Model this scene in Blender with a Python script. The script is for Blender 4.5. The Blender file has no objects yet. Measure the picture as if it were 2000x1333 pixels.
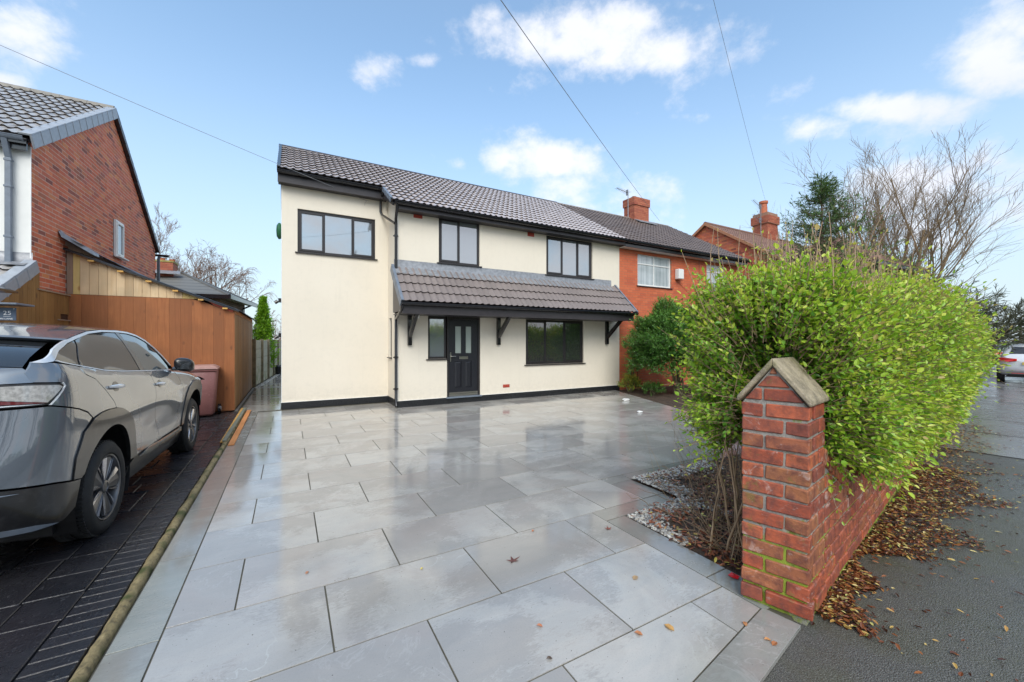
import bpy, bmesh, math, random
import numpy as np
from mathutils import Vector, Matrix, noise
from mathutils.geometry import delaunay_2d_cdt

random.seed(7)
RNG = np.random.default_rng(11)
C = bpy.context.scene.collection
scene = bpy.context.scene
R = math.radians

# ------------------------------------------------------------ camera
cam_d = bpy.data.cameras.new("camera")
cam_d.sensor_width = 36.0
cam_d.lens = 14.0
cam_d.clip_start = 0.05
cam_d.clip_end = 3000
cam = bpy.data.objects.new("camera", cam_d)
cam.location = (0, 0, 1.55)
cam.rotation_euler = (R(90), 0, R(-29.3))
C.objects.link(cam)
scene.camera = cam

# ------------------------------------------------------------ exposure
scene.view_settings.view_transform = 'Standard'
scene.view_settings.look = 'None'
scene.view_settings.exposure = 0.86
scene.view_settings.gamma = 1.0
scene.view_settings.use_curve_mapping = False

# ------------------------------------------------------------ sun
SUN_EL, SUN_AZ = 42.0, 205.0       # azimuth measured clockwise from +Y: behind the camera, a little left
sl = bpy.data.lights.new("sun", 'SUN')
sl.energy = 1.35
sl.angle = R(38)
sl.color = (1.0, 0.95, 0.88)
sun = bpy.data.objects.new("sun", sl)
sd = Vector((math.sin(R(SUN_AZ)) * math.cos(R(SUN_EL)), math.cos(R(SUN_AZ)) * math.cos(R(SUN_EL)), math.sin(R(SUN_EL))))
sun.rotation_euler = (-sd).to_track_quat('-Z', 'Y').to_euler()
sun.location = sd * 50
C.objects.link(sun)

# ------------------------------------------------------------ world: Nishita sky with broken cloud
world = bpy.data.worlds.new("World")
scene.world = world
world.use_nodes = True
wn, wl = world.node_tree.nodes, world.node_tree.links
wn.clear()
def wnode(t, **k):
    n = wn.new(t)
    for a, b in k.items():
        setattr(n, a, b)
    return n
w_out = wnode('ShaderNodeOutputWorld')
w_bg = wnode('ShaderNodeBackground')
w_bg.inputs['Strength'].default_value = 0.15
wl.new(w_bg.outputs[0], w_out.inputs[0])
sky = wnode('ShaderNodeTexSky', sky_type='NISHITA')
sky.sun_disc = False
sky.sun_elevation = R(SUN_EL)
sky.sun_rotation = R(SUN_AZ)
sky.altitude = 60
sky.air_density = 1.0
sky.dust_density = 1.2
sky.ozone_density = 1.6
w_tc = wnode('ShaderNodeTexCoord')
w_dir = w_tc.outputs['Generated']
def wmath(op, a, b=None, c=None, clamp=False):
    n = wnode('ShaderNodeMath', operation=op)
    n.use_clamp = clamp
    for i, v in enumerate((a, b, c)):
        if v is None:
            continue
        if isinstance(v, (int, float)):
            n.inputs[i].default_value = v
        else:
            wl.new(v, n.inputs[i])
    return n.outputs[0]
CF, CR = Vector((math.sin(R(29.3)), math.cos(R(29.3)), 0)), Vector((math.cos(R(29.3)), -math.sin(R(29.3)), 0))
# clouds standing in the sky: (compass-and-height of the centre given as a point 777.8 m away, width, height, weight)
CLOUDS = [(1120, 70, 150, 42, 1.15), (1250, 105, 120, 44, 1.1), (1340, 110, 55, 26, .9), (1190, 45, 120, 30, 1.0), (985, 35, 60, 22, .7),
          (735, 128, 46, 26, .8), (828, 118, 30, 13, .8), (40, 60, 80, 50, 1.0), (75, 110, 65, 40, .95), (20, 165, 50, 30, .8),
          (1060, 312, 110, 30, 1.0), (900, 320, 24, 12, .8), (1120, 372, 120, 34, .8), (1180, 395, 100, 40, .7),
          (1925, 105, 85, 52, 1.1), (1990, 50, 50, 45, .9), (1745, 212, 110, 24, 1.0), (1600, 250, 60, 22, .8),
          (1500, 228, 180, 11, .5), (1850, 375, 150, 60, .95), (1960, 330, 80, 40, .9), (1780, 420, 160, 50, .8),
          (1330, 12, 60, 14, .6), (860, 78, 40, 16, .45), (600, 90, 60, 10, .3), (1420, 200, 200, 26, .42), (1000, 150, 160, 30, .40), (1700, 250, 160, 30, .5), (1390, 170, 50, 14, .5)]
total = None
for (u, v, wu, wv, wt) in CLOUDS:
    f_ = lambda a, b: (CF + CR * ((a - 1000) / 777.8) + Vector((0, 0, -(b - 666.5) / 777.8))).normalized()
    ctr = f_(u, v)
    J_ = np.array([f_(u + 1, v) - ctr, f_(u, v + 1) - ctr])          # how the direction turns along and across the cloud
    D_ = np.linalg.pinv(J_).T                                         # dual basis
    acc = None
    for row_, wsz in ((D_[0], 1.45 * wu), (D_[1], 1.55 * wv)):
        n3 = wnode('ShaderNodeVectorMath', operation='DOT_PRODUCT')
        wl.new(w_dir, n3.inputs[0]); n3.inputs[1].default_value = tuple(row_ / wsz)
        q_ = wmath('SUBTRACT', n3.outputs['Value'], float(np.dot(row_ / wsz, np.array(ctr))))
        q_ = wmath('MULTIPLY', q_, q_)
        acc = q_ if acc is None else wmath('ADD', acc, q_)
    fr_ = wnode('ShaderNodeVectorMath', operation='DOT_PRODUCT'); wl.new(w_dir, fr_.inputs[0]); fr_.inputs[1].default_value = ctr
    g = wmath('MULTIPLY', wmath('MULTIPLY', wmath('POWER', 2.718, wmath('MULTIPLY', acc, -0.8)), wt), wmath('GREATER_THAN', fr_.outputs['Value'], .3))
    total = g if total is None else wmath('MAXIMUM', total, g)
mp = wnode('ShaderNodeMapping')
mp.inputs['Scale'].default_value = (1, 1, 1.35)
wl.new(w_dir, mp.inputs['Vector'])
nz = wnode('ShaderNodeTexNoise')
nz.inputs['Scale'].default_value = 9.0
nz.inputs['Detail'].default_value = 9
nz.inputs['Roughness'].default_value = 0.62
wl.new(mp.outputs[0], nz.inputs['Vector'])
nz2 = wnode('ShaderNodeTexNoise')
nz2.inputs['Scale'].default_value = 2.3
nz2.inputs['Detail'].default_value = 5
wl.new(mp.outputs[0], nz2.inputs['Vector'])
# unseen broken cloud out of view, thickened to whiten and neutralise the ambient light
bd = wnode('ShaderNodeVectorMath', operation='DOT_PRODUCT')
wl.new(w_dir, bd.inputs[0]); bd.inputs[1].default_value = CF
behind = wnode('ShaderNodeMapRange'); behind.inputs['From Min'].default_value = 0.45; behind.inputs['From Max'].default_value = 0.1
wl.new(bd.outputs['Value'], behind.inputs['Value'])
general = wmath('MULTIPLY', behind.outputs[0], wmath('MULTIPLY', wmath('SUBTRACT', nz2.outputs['Fac'], 0.33, clamp=True), 4.2))
dens = wmath('MAXIMUM', total, general)
dens = wmath('ADD', dens, wmath('MULTIPLY', wmath('SUBTRACT', nz.outputs['Fac'], 0.52), 1.9))
mask = wnode('ShaderNodeMapRange', interpolation_type='SMOOTHSTEP')
mask.inputs['From Min'].default_value = 0.33; mask.inputs['From Max'].default_value = 1.02
mask.inputs['To Max'].default_value = 0.88
wl.new(dens, mask.inputs['Value'])
# clouds: white tops, slightly lilac-grey thicker parts
cc = wnode('ShaderNodeMix', data_type='RGBA')
cc.inputs['A'].default_value = (4.0, 4.02, 4.2, 1)
cc.inputs['B'].default_value = (3.4, 3.45, 3.8, 1)
cs = wnode('ShaderNodeMapRange'); cs.inputs['From Min'].default_value = 0.45; cs.inputs['From Max'].default_value = 0.75
wl.new(nz2.outputs['Fac'], cs.inputs['Value']); wl.new(cs.outputs[0], cc.inputs['Factor'])
# clear sky: Nishita, whitened towards the horizon by thin high cloud
sepd = wnode('ShaderNodeSeparateXYZ'); wl.new(w_dir, sepd.inputs[0])
tint = wnode('ShaderNodeMix', data_type='RGBA', blend_type='MULTIPLY'); tint.inputs['Factor'].default_value = 1
wl.new(sky.outputs[0], tint.inputs['A']); tint.inputs['B'].default_value = (.96, 1.15, 1.14, 1)
hz = wnode('ShaderNodeMapRange', interpolation_type='SMOOTHSTEP')
hz.inputs['From Min'].default_value = 0.62; hz.inputs['From Max'].default_value = -0.02
hz.inputs['To Min'].default_value = 0.14; hz.inputs['To Max'].default_value = 0.86
wl.new(sepd.outputs['Z'], hz.inputs['Value'])
hm = wnode('ShaderNodeMix', data_type='RGBA')
wl.new(hz.outputs[0], hm.inputs['Factor']); wl.new(tint.outputs['Result'], hm.inputs['A'])
hm.inputs['B'].default_value = (2.58, 2.92, 3.30, 1)
fm = wnode('ShaderNodeMix', data_type='RGBA')
wl.new(mask.outputs[0], fm.inputs['Factor']); wl.new(hm.outputs['Result'], fm.inputs['A']); wl.new(cc.outputs['Result'], fm.inputs['B'])
wl.new(fm.outputs['Result'], w_bg.inputs['Color'])

# ------------------------------------------------------------ helpers
def tagp(o, label=None, cat=None, group=None, kind=None):
    if label: o['label'] = label
    if cat: o['category'] = cat
    if group: o['group'] = group
    if kind: o['kind'] = kind
    return o

def empty(name, loc, label=None, cat=None, group=None):
    o = bpy.data.objects.new(name, None)
    o.location = loc
    o.empty_display_size = 0.3
    C.objects.link(o)
    return tagp(o, label, cat, group)

def base_inv(p):
    """inverse of the world transform of a parent, before the depsgraph has run"""
    m = Matrix.Identity(4)
    q = p
    chain = []
    while q is not None:
        chain.append(q); q = q.parent
    for q in reversed(chain):
        m = m @ (q.matrix_parent_inverse if q.parent else Matrix.Identity(4)) @ q.matrix_basis
    return m.inverted()

def link(o, parent=None):
    C.objects.link(o)
    if parent is not None:
        o.parent = parent
        o.matrix_parent_inverse = base_inv(parent)
    return o

def inst(name, mesh, parent, mat4, minv=None):
    o = bpy.data.objects.new(name, mesh)
    C.objects.link(o)
    o.parent = parent
    o.matrix_parent_inverse = minv if minv is not None else base_inv(parent)
    o.matrix_basis = mat4
    return o

class MB:
    def __init__(s):
        s.v = []; s.f = []; s.m = []; s.r = []; s.ms = []
        s.rnd = 0.0
    def mi(s, mat):
        if mat not in s.ms: s.ms.append(mat)
        return s.ms.index(mat)
    def face(s, idx, mat=None, r=None):
        s.f.append(idx); s.m.append(s.mi(mat) if mat is not None else 0); s.r.append(s.rnd if r is None else r)
    def poly(s, pts, mat=None):
        b = len(s.v); s.v += [tuple(p) for p in pts]; s.face(list(range(b, b + len(pts))), mat)
    def box(s, x0, x1, y0, y1, z0, z1, mat=None, M=None, skip=''):
        b = len(s.v)
        P = [(x0, y0, z0), (x1, y0, z0), (x1, y1, z0), (x0, y1, z0), (x0, y0, z1), (x1, y0, z1), (x1, y1, z1), (x0, y1, z1)]
        if M is not None: P = [tuple(M @ Vector(p)) for p in P]
        s.v += P
        for k, q in (('b', (0, 3, 2, 1)), ('t', (4, 5, 6, 7)), ('f', (0, 1, 5, 4)), ('r', (1, 2, 6, 5)), ('k', (2, 3, 7, 6)), ('l', (3, 0, 4, 7))):
            if k not in skip: s.face([b + i for i in q], mat)
    def prism(s, pts, off, mat=None):
        """closed polygon pts (3-D) swept by vector off"""
        b = len(s.v); n = len(pts); off = Vector(off)
        s.v += [tuple(p) for p in pts] + [tuple(Vector(p) + off) for p in pts]
        s.face(list(range(b + n - 1, b - 1, -1)), mat); s.face(list(range(b + n, b + 2 * n)), mat)
        for i in range(n):
            j = (i + 1) % n
            s.face([b + i, b + j, b + n + j, b + n + i], mat)
    def tube(s, pts, rad, n=8, mat=None, cap=True, closed=False):
        pts = [Vector(p) for p in pts]
        if not hasattr(rad, '__len__'): rad = [rad] * len(pts)
        b = len(s.v); prev = None
        for i, p in enumerate(pts):
            if i == 0: d = pts[1] - p
            elif i == len(pts) - 1: d = p - pts[i - 1]
            else: d = (pts[i + 1] - p).normalized() + (p - pts[i - 1]).normalized()
            d.normalize()
            if prev is None:
                a = Vector((0, 0, 1)) if abs(d.z) < .9 else Vector((1, 0, 0))
                x = d.cross(a).normalized()
            else:
                x = (prev - d * prev.dot(d)).normalized()
            prev = x; y = d.cross(x)
            for k in range(n):
                t = 2 * math.pi * k / n
                s.v.append(tuple(p + (x * math.cos(t) + y * math.sin(t)) * rad[i]))
        for i in range(len(pts) - 1):
            for k in range(n):
                a, c = b + i * n + k, b + i * n + (k + 1) % n
                s.face([a, c, c + n, a + n], mat)
        if cap:
            s.face([b + k for k in range(n)][::-1], mat)
            e = b + (len(pts) - 1) * n
            s.face([e + k for k in range(n)], mat)
    def lathe(s, prof, M, n=32, mat=None, closed=False):
        """prof: (radius, height) list spun about local Z, M places it"""
        b = len(s.v); m = len(prof)
        for k in range(n):
            t = 2 * math.pi * k / n
            for r, h in prof:
                s.v.append(tuple(M @ Vector((r * math.cos(t), r * math.sin(t), h))))
        for k in range(n):
            for i in range(m - 1 if not closed else m):
                j = (i + 1) % m
                a, c = b + k * m + i, b + ((k + 1) % n) * m + i
                a2, c2 = b + k * m + j, b + ((k + 1) % n) * m + j
                s.face([a, c, c2, a2], mat)
    def mesh(s, name, mat=None, smooth=False, bevel=0, rattr=False, autos=None):
        me = bpy.data.meshes.new(name)
        me.from_pydata(s.v, [], s.f)
        mats = s.ms if s.ms and s.ms[0] is not None else []
        if mat is not None: mats = [mat]
        for m_ in mats: me.materials.append(m_)
        if len(mats) > 1: me.polygons.foreach_set('material_index', s.m)
        if rattr:
            at = me.attributes.new('rnd', 'FLOAT', 'FACE')
            at.data.foreach_set('value', s.r)
        if bevel:
            bm = bmesh.new(); bm.from_mesh(me)
            bmesh.ops.bevel(bm, geom=[e for e in bm.edges if len(e.link_faces) == 2 and e.calc_face_angle(0) > .5], offset=bevel, segments=1, affect='EDGES', clamp_overlap=True)
            bm.to_mesh(me); bm.free()
        me.update()
        if smooth:
            me.polygons.foreach_set('use_smooth', [True] * len(me.polygons))
            if autos is not None: me.set_sharp_from_angle(angle=R(autos))
        return me
    def build(s, name, mat=None, parent=None, smooth=False, bevel=0, rattr=False, autos=None, **tags):
        me = s.mesh(name, mat, smooth, bevel, rattr, autos)
        o = bpy.data.objects.new(name, me)
        link(o, parent)
        return tagp(o, **tags)

def np_mesh(name, verts, faces, mat, smooth=False, attrs=None):
    """fast mesh from numpy arrays: faces is (n,k)"""
    me = bpy.data.meshes.new(name)
    nv, (nf, k) = len(verts), faces.shape
    me.vertices.add(nv); me.vertices.foreach_set('co', np.asarray(verts, np.float32).ravel())
    me.loops.add(nf * k); me.loops.foreach_set('vertex_index', faces.astype(np.int32).ravel())
    me.polygons.add(nf); me.polygons.foreach_set('loop_start', np.arange(0, nf * k, k, dtype=np.int32))
    me.polygons.foreach_set('loop_total', np.full(nf, k, np.int32))
    me.polygons.foreach_set('use_smooth', np.full(nf, bool(smooth)))
    for n_, vals in (attrs or {}).items():
        at = me.attributes.new(n_, 'FLOAT', 'FACE'); at.data.foreach_set('value', np.asarray(vals, np.float32))
    me.materials.append(mat)
    me.update(calc_edges=True)
    return me

# ------------------------------------------------------------ materials
class NT:
    def __init__(s, name):
        s.mat = bpy.data.materials.new(name); s.mat.use_nodes = True
        s.t = s.mat.node_tree; s.n = s.t.nodes; s.l = s.t.links
        s.b = s.n['Principled BSDF']
    def node(s, t, **k):
        n = s.n.new(t)
        for a, b in k.items(): setattr(n, a, b)
        return n
    def set(s, sock, v):
        if v is None: return
        if hasattr(v, 'node'): s.l.new(v, sock)
        else:
            try: sock.default_value = v
            except Exception: sock.default_value = (*v, 1)
    def coord(s, kind='Object', scale=None, add=None):
        c = s.node('ShaderNodeTexCoord').outputs[kind] if kind != 'World' else s.node('ShaderNodeNewGeometry').outputs['Position']
        if scale is not None:
            m = s.node('ShaderNodeVectorMath', operation='MULTIPLY'); s.l.new(c, m.inputs[0]); m.inputs[1].default_value = scale if hasattr(scale, '__len__') else (scale,) * 3
            c = m.outputs[0]
        if add is not None:
            m = s.node('ShaderNodeVectorMath', operation='ADD'); s.l.new(c, m.inputs[0]); s.l.new(add, m.inputs[1]); c = m.outputs[0]
        return c
    def noise(s, vec, scale=5, detail=4, rough=.5, dist=0, out='Fac'):
        n = s.node('ShaderNodeTexNoise'); s.l.new(vec, n.inputs['Vector'])
        n.inputs['Scale'].default_value = scale; n.inputs['Detail'].default_value = detail
        n.inputs['Roughness'].default_value = rough; n.inputs['Distortion'].default_value = dist
        return n.outputs[out]
    def ramp(s, fac, stops):
        n = s.node('ShaderNodeValToRGB'); s.l.new(fac, n.inputs[0])
        e = n.color_ramp.elements
        while len(e) < len(stops): e.new(.5)
        for i, (p, c) in enumerate(stops):
            e[i].position = p; e[i].color = (*c, 1) if hasattr(c, '__len__') else (c, c, c, 1)
        return n.outputs[0]
    def rng(s, v, a, b, c=0, d=1, smooth=False):
        n = s.node('ShaderNodeMapRange'); s.l.new(v, n.inputs['Value'])
        if smooth: n.interpolation_type = 'SMOOTHSTEP'
        for k, x in (('From Min', a), ('From Max', b), ('To Min', c), ('To Max', d)): n.inputs[k].default_value = x
        return n.outputs[0]
    def mix(s, fac, a, b, mode='MIX'):
        n = s.node('ShaderNodeMix', data_type='RGBA', blend_type=mode)
        s.set(n.inputs['Factor'], fac); s.set(n.inputs['A'], a); s.set(n.inputs['B'], b)
        return n.outputs['Result']
    def math(s, op, a, b=None, clamp=False):
        n = s.node('ShaderNodeMath', operation=op); n.use_clamp = clamp
        s.set(n.inputs[0], a); s.set(n.inputs[1], b)
        return n.outputs[0]
    def rand(s):
        """one random number per object, or per piece where pieces are joined (face attribute rnd)"""
        a = s.node('ShaderNodeObjectInfo').outputs['Random']
        b = s.node('ShaderNodeAttribute', attribute_name='rnd').outputs['Fac']
        return s.math('FRACT', s.math('ADD', a, b))
    def attr(s, name): return s.node('ShaderNodeAttribute', attribute_name=name).outputs['Fac']
    def bump(s, h, strength=.3, dist=.01):
        n = s.node('ShaderNodeBump'); s.l.new(h, n.inputs['Height'])
        n.inputs['Strength'].default_value = strength; n.inputs['Distance'].default_value = dist
        s.l.new(n.outputs[0], s.b.inputs['Normal'])
    def P(s, **k):
        for a, v in k.items(): s.set(s.b.inputs[a.replace('_', ' ')], v)
        return s.mat

def simple(name, col, rough=.5, var=.12, scale=6, bump=0, bscale=60, metal=0, spec=.5, coat=0, kind='Object', bdist=.004):
    t = NT(name)
    c = t.coord(kind)
    n = t.noise(c, scale, 6, .6)
    hi = tuple(min(1, x * (1 + var)) for x in col); lo = tuple(x * (1 - var) for x in col)
    t.P(Base_Color=t.ramp(n, [(.3, lo), (.7, hi)]), Roughness=rough, Metallic=metal, Specular_IOR_Level=spec, Coat_Weight=coat)
    if bump: t.bump(t.noise(c, bscale, 5, .6), bump, bdist)
    return t.mat

def mat_brick(name, cols, dirt=.25, rough=.75):
    t = NT(name)
    r = t.rand()
    st = [(i / max(1, len(cols) - 1) * .98 + .01, c) for i, c in enumerate(cols)]
    base = t.ramp(r, st)
    w = t.coord('World')
    n = t.noise(w, 28, 5, .65); n2 = t.noise(w, 2.2, 4, .6)
    c = t.mix(t.rng(n, .35, .7, 0, dirt), base, tuple(x * .45 for x in cols[0]))
    c = t.mix(t.rng(n2, .45, .75, 0, dirt), c, tuple(x * .6 for x in cols[-1]))
    t.P(Base_Color=c, Roughness=rough)
    t.bump(t.noise(w, 160, 5, .7), .35, .003)
    return t.mat

MAT = {}
def build_materials():
    M = MAT
    M['brick_left'] = mat_brick('brick red weathered', [(.62, .145, .07), (.70, .175, .08), (.54, .13, .075), (.76, .23, .10), (.62, .17, .11), (.24, .07, .055), (.62, .20, .09), (.56, .12, .06), (.70, .26, .10)], dirt=.12)
    M['brick_bright'] = mat_brick('brick bright red', [(.55, .125, .05), (.62, .15, .06), (.50, .11, .05), (.66, .17, .07), (.57, .13, .055)], dirt=.18)
    M['brick_far'] = mat_brick('brick orange red', [(.40, .11, .06), (.48, .15, .08), (.33, .08, .05), (.52, .17, .09)])
    M['brick_brown'] = mat_brick('brick brown', [(.20, .10, .06), (.27, .13, .08), (.16, .08, .055)])
    M['brick_black'] = mat_brick('brick painted black', [(.018, .019, .022), (.024, .025, .028)], dirt=.1, rough=.35)
    M['mortar_left'] = simple('mortar pale red', (.66, .47, .38), .9, .15, 8, .3, 120, kind='World')
    M['mortar'] = simple('mortar grey', (.30, .25, .20), .9, .2, 8, .3, 120, kind='World')
    M['mortar_red'] = simple('mortar reddish', (.34, .19, .13), .9, .15, 8, .3, 120, kind='World')
    # render walls
    t = NT('cream render'); w = t.coord('World')
    n = t.noise(w, .9, 5, .6); n2 = t.noise(w, 9, 5, .6)
    c = t.mix(t.rng(n, .35, .75, 0, .6), (.79, .72, .605), (.74, .67, .555))
    c = t.mix(t.rng(n2, .5, .8, 0, .3), c, (.67, .615, .525))
    sz = t.node('ShaderNodeSeparateXYZ'); t.l.new(w, sz.inputs[0])
    splash = t.math('MULTIPLY', t.rng(sz.outputs['Z'], .62, .16, 0, 1), t.rng(t.noise(w, 11, 6, .7), .40, .66))
    c = t.mix(t.math('MULTIPLY', splash, .22), c, (.42, .38, .31))
    streak = t.noise(t.coord('World', (9, 9, .55)), 1.5, 5, .65)
    c = t.mix(t.rng(streak, .55, .78, 0, .12), c, (.52, .48, .40))
    t.P(Base_Color=c, Roughness=.9, Specular_IOR_Level=.25); t.bump(t.noise(w, 330, 3, .7), .5, .003); M['render'] = t.mat
    M['white_render'] = simple('white render', (.80, .80, .77), .85, .05, 3, .2, 200, kind='World')
    # frames and trims
    M['frame'] = simple('anthracite frame', (.026, .023, .024), .38, .12, 20, .08, 200)
    M['black_plastic'] = simple('black gutter plastic', (.010, .010, .013), .22, .2, 10, coat=.3)
    M['dark_trim'] = simple('dark brown fascia', (.034, .029, .032), .4, .15, 8)
    M['door'] = simple('black door skin', (.014, .015, .020), .38, .2, 30, .15, 90)
    M['steel'] = simple('brushed steel', (.55, .53, .48), .28, .06, 40, metal=1)
    M['white_upvc'] = simple('white window plastic', (.78, .78, .76), .35, .05, 10)
    M['slate_light'] = simple('light slate trim', (.33, .36, .40), .4, .12, 12)
    M['slate_trim'] = simple('slate grey trim', (.16, .19, .235), .4, .12, 12)
    M['lead'] = simple('lead flashing', (.27, .28, .30), .45, .25, 14, .3, 30, metal=.25, kind='World')
    # glass
    t = NT('window glass'); w = t.coord('World')
    t.P(Base_Color=(.20, .225, .25), Roughness=.02, IOR=3.8, Specular_Tint=(.96, .98, 1.0)); t.bump(t.noise(w, 1.3, 1, .4), .04, .05); M['glass'] = t.mat
    t = NT('window glass dark room'); w = t.coord('World')
    t.P(Base_Color=(.035, .04, .035), Roughness=.02, IOR=2.5); t.bump(t.noise(w, 1.3, 1, .4), .04, .05); M['glass_dark'] = t.mat
    t = NT('frosted glass'); t.P(Base_Color=(.33, .38, .35), Roughness=.28, IOR=1.9); t.bump(t.noise(t.coord('World'), 160, 2), .1, .002); M['frosted'] = t.mat
    t = NT('glass over pale blinds'); w = t.coord('World', (30, 1, 1))
    n = t.noise(w, .5, 2, .5)
    t.P(Base_Color=t.ramp(n, [(.35, (.33, .38, .40)), (.65, (.52, .57, .59))]), Roughness=.05, IOR=2.0); M['blinds'] = t.mat
    # roof tiles
    def tile(name, a, b, rough, var2, spots=0):
        t = NT(name); r = t.rand(); w = t.coord('World')
        c = t.ramp(r, [(0, a), (.5, tuple((x + y) / 2 for x, y in zip(a, b))), (1, b)])
        n = t.noise(w, 22, 6, .65)
        c = t.mix(t.rng(n, .4, .75, 0, .5), c, var2)
        if spots:
            c = t.mix(t.rng(t.noise(w, 60, 2, .5), .66, .72, 0, spots), c, (.30, .29, .25))
        t.P(Base_Color=c, Roughness=t.rng(n, .3, .8, rough, rough + .12), Coat_Weight=(.45 if rough < .3 else 0), Coat_Roughness=.15, Coat_IOR=1.7, IOR=1.6)
        t.bump(t.noise(w, 260, 3, .6), .08, .002)
        return t.mat
    M['tile_new'] = tile('new brown tile wet', (.50, .42, .385), (.58, .49, .45), .28, (.43, .355, .325))  # base colour lightened to carry the pale sky reflection on the tiles
    M['tile_canopy'] = tile('canopy tile brown', (.20, .168, .158), (.24, .20, .188), .38, (.17, .14, .132))
    M['tile_old'] = tile('old brown tile', (.115, .082, .066), (.16, .115, .092), .42, (.085, .065, .052), .5)
    M['tile_left'] = tile('grey brown tile wet', (.44, .41, .385), (.56, .53, .50), .26, (.34, .32, .30), .2)
    M['ridge_new'] = simple('dark ridge tile', (.045, .035, .034), .35, .15, 12, coat=.4)
    M['tile_nose_shade'] = simple('tile nose shade', (.018, .013, .012), .5, .2, 20)  # near-black nose faces paint in the shadow gap under each tile row
    M['tile_far'] = tile('rust tile', (.20, .10, .07), (.25, .13, .09), .6, (.12, .08, .06), .5)
    M['tile_slate'] = tile('grey flat tile', (.10, .10, .095), (.14, .135, .125), .45, (.08, .08, .075), .3)
    M['terracotta'] = simple('terracotta', (.50, .15, .07), .7, .15, 10)
    M['felt_grey'] = simple('ridge mortar grey', (.26, .24, .21), .7, .2, 8, kind='World')
    M['vent_red'] = simple('air brick red', (.42, .06, .035), .6, .1, 20)

build_materials()
# ------------------------------------------------------------ ground
SD = Vector((math.cos(R(9.5)), math.sin(R(9.5)), 0))      # direction of the street
SN = Vector((-SD.y, SD.x, 0))                             # towards the houses
def clip(poly, px, py, nx, ny):
    """keep the side of the line through (px,py) towards which (nx,ny) points"""
    out = []
    n = len(poly)
    for i in range(n):
        a, b = poly[i], poly[(i + 1) % n]
        da = (a[0] - px) * nx + (a[1] - py) * ny; db = (b[0] - px) * nx + (b[1] - py) * ny
        if da >= 0: out.append(a)
        if (da >= 0) != (db >= 0):
            t = da / (da - db); out.append((a[0] + (b[0] - a[0]) * t, a[1] + (b[1] - a[1]) * t))
    return out
def area(p):
    return abs(sum(p[i][0] * p[(i + 1) % len(p)][1] - p[(i + 1) % len(p)][0] * p[i][1] for i in range(len(p)))) / 2
def rect(x0, x1, y0, y1): return [(x0, y0), (x1, y0), (x1, y1), (x0, y1)]

# materials of the ground
t = NT('garden soil'); w = t.coord('World')
t.P(Base_Color=t.ramp(t.noise(w, 9, 8, .7), [(.3, (.035, .024, .017)), (.7, (.12, .08, .055))]), Roughness=.8)
t.bump(t.noise(w, 30, 8, .7), .8, .04); MAT['soil'] = t.mat
t = NT('rough grass ground'); w = t.coord('World')
t.P(Base_Color=t.ramp(t.noise(w, 3, 8, .7), [(.3, (.035, .055, .02)), (.7, (.08, .10, .04))]), Roughness=.9)
t.bump(t.noise(w, 40, 6, .7), .8, .03); MAT['ground'] = t.mat
t = NT('wet asphalt'); w = t.coord('World')
n_f = t.noise(w, 190, 3, .7); n_m = t.noise(w, 1.1, 5, .6); n_s = t.noise(w, 7, 6, .65)
vor = t.node('ShaderNodeTexVoronoi'); t.l.new(w, vor.inputs['Vector']); vor.inputs['Scale'].default_value = 130
c = t.mix(t.rng(n_f, .45, .72, 0, .8), (.05, .05, .047), (.28, .27, .25))
c = t.mix(t.rng(t.noise(w, 1.9, 5, .65), .46, .66, 0, .65), c, (.085, .085, .055))      # moss and silt film
c = t.mix(t.rng(t.noise(w, 260, 2, .5), .60, .68, 0, .8), c, (.33, .32, .29))
c = t.mix(t.rng(t.noise(w, 200, 3, .6), .42, .34, 0, .85), c, (.012, .012, .012))
t.P(Base_Color=c, Roughness=t.rng(n_m, .38, .62, .2, .5, True), IOR=1.5)
t.bump(t.math('ADD', t.math('MULTIPLY', vor.outputs['Distance'], -1.1), t.math('MULTIPLY', n_s, .3)), .6, .004); MAT['asphalt'] = t.mat
t = NT('wet concrete footway'); w = t.coord('World')
c = t.mix(t.rng(t.noise(w, 60, 4, .7), .4, .7), (.15, .15, .15), (.24, .235, .225))
t.P(Base_Color=c, Roughness=t.rng(t.noise(w, 1.5, 4), .35, .65, .1, .35)); t.bump(t.noise(w, 90, 4), .25, .004); MAT['footway'] = t.mat
MAT['grout'] = simple('dark joint', (.085, .078, .055), .75, .6, 3, .3, 90, kind='World')
MAT['kerbstone'] = simple('kerbstone', (.22, .215, .20), .5, .2, 10, .3, 80, kind='World')

def sheet(name, pts, z, mat, kind='structure', parent=None):
    m = MB(); m.poly([(x, y, z) for x, y in pts]); return m.build(name, mat, parent, kind=kind)

g_ = MB()
g_.poly([(-900, -900, -.06), (1200, -900, -.06), (1200, 1200, -.06), (-900, 1200, -.06)])
g_.build('ground', MAT['ground'], kind='structure')

def P2(a, b): v = SD * a + SN * b; return (v.x, v.y)
# footpath: asphalt, runs along the street; its houseward edge is the line of the wall
f_off = .70                                            # offset of the wall line from the camera along SN
sheet('footpath', [P2(-12, -1.45), P2(60, -1.45), P2(60, 1.6), P2(-12, 1.6)], -.026, MAT['asphalt'])
road = sheet('road', [P2(-60, -7.2), P2(200, -7.2), P2(200, -1.55), P2(-60, -1.55)], -.13 + .08, MAT['asphalt'])
kerbp = empty('kerb', (0, -1.5, 0)); kerbp['kind'] = 'structure'
ks = MB(); ks.box(-.45, .45, -.06, .06, -.12, 0.0); ksm = ks.mesh('kerbstone', MAT['kerbstone'], bevel=.012)
kinv = base_inv(kerbp)
for i in range(50):
    p = SD * (-10 + .92 * i) + SN * (-1.5)
    inst('kerbstone', ksm, kerbp, Matrix.Translation((p.x, p.y, -.018)) @ Matrix.Rotation(R(9.5), 4, 'Z'), kinv)
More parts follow.
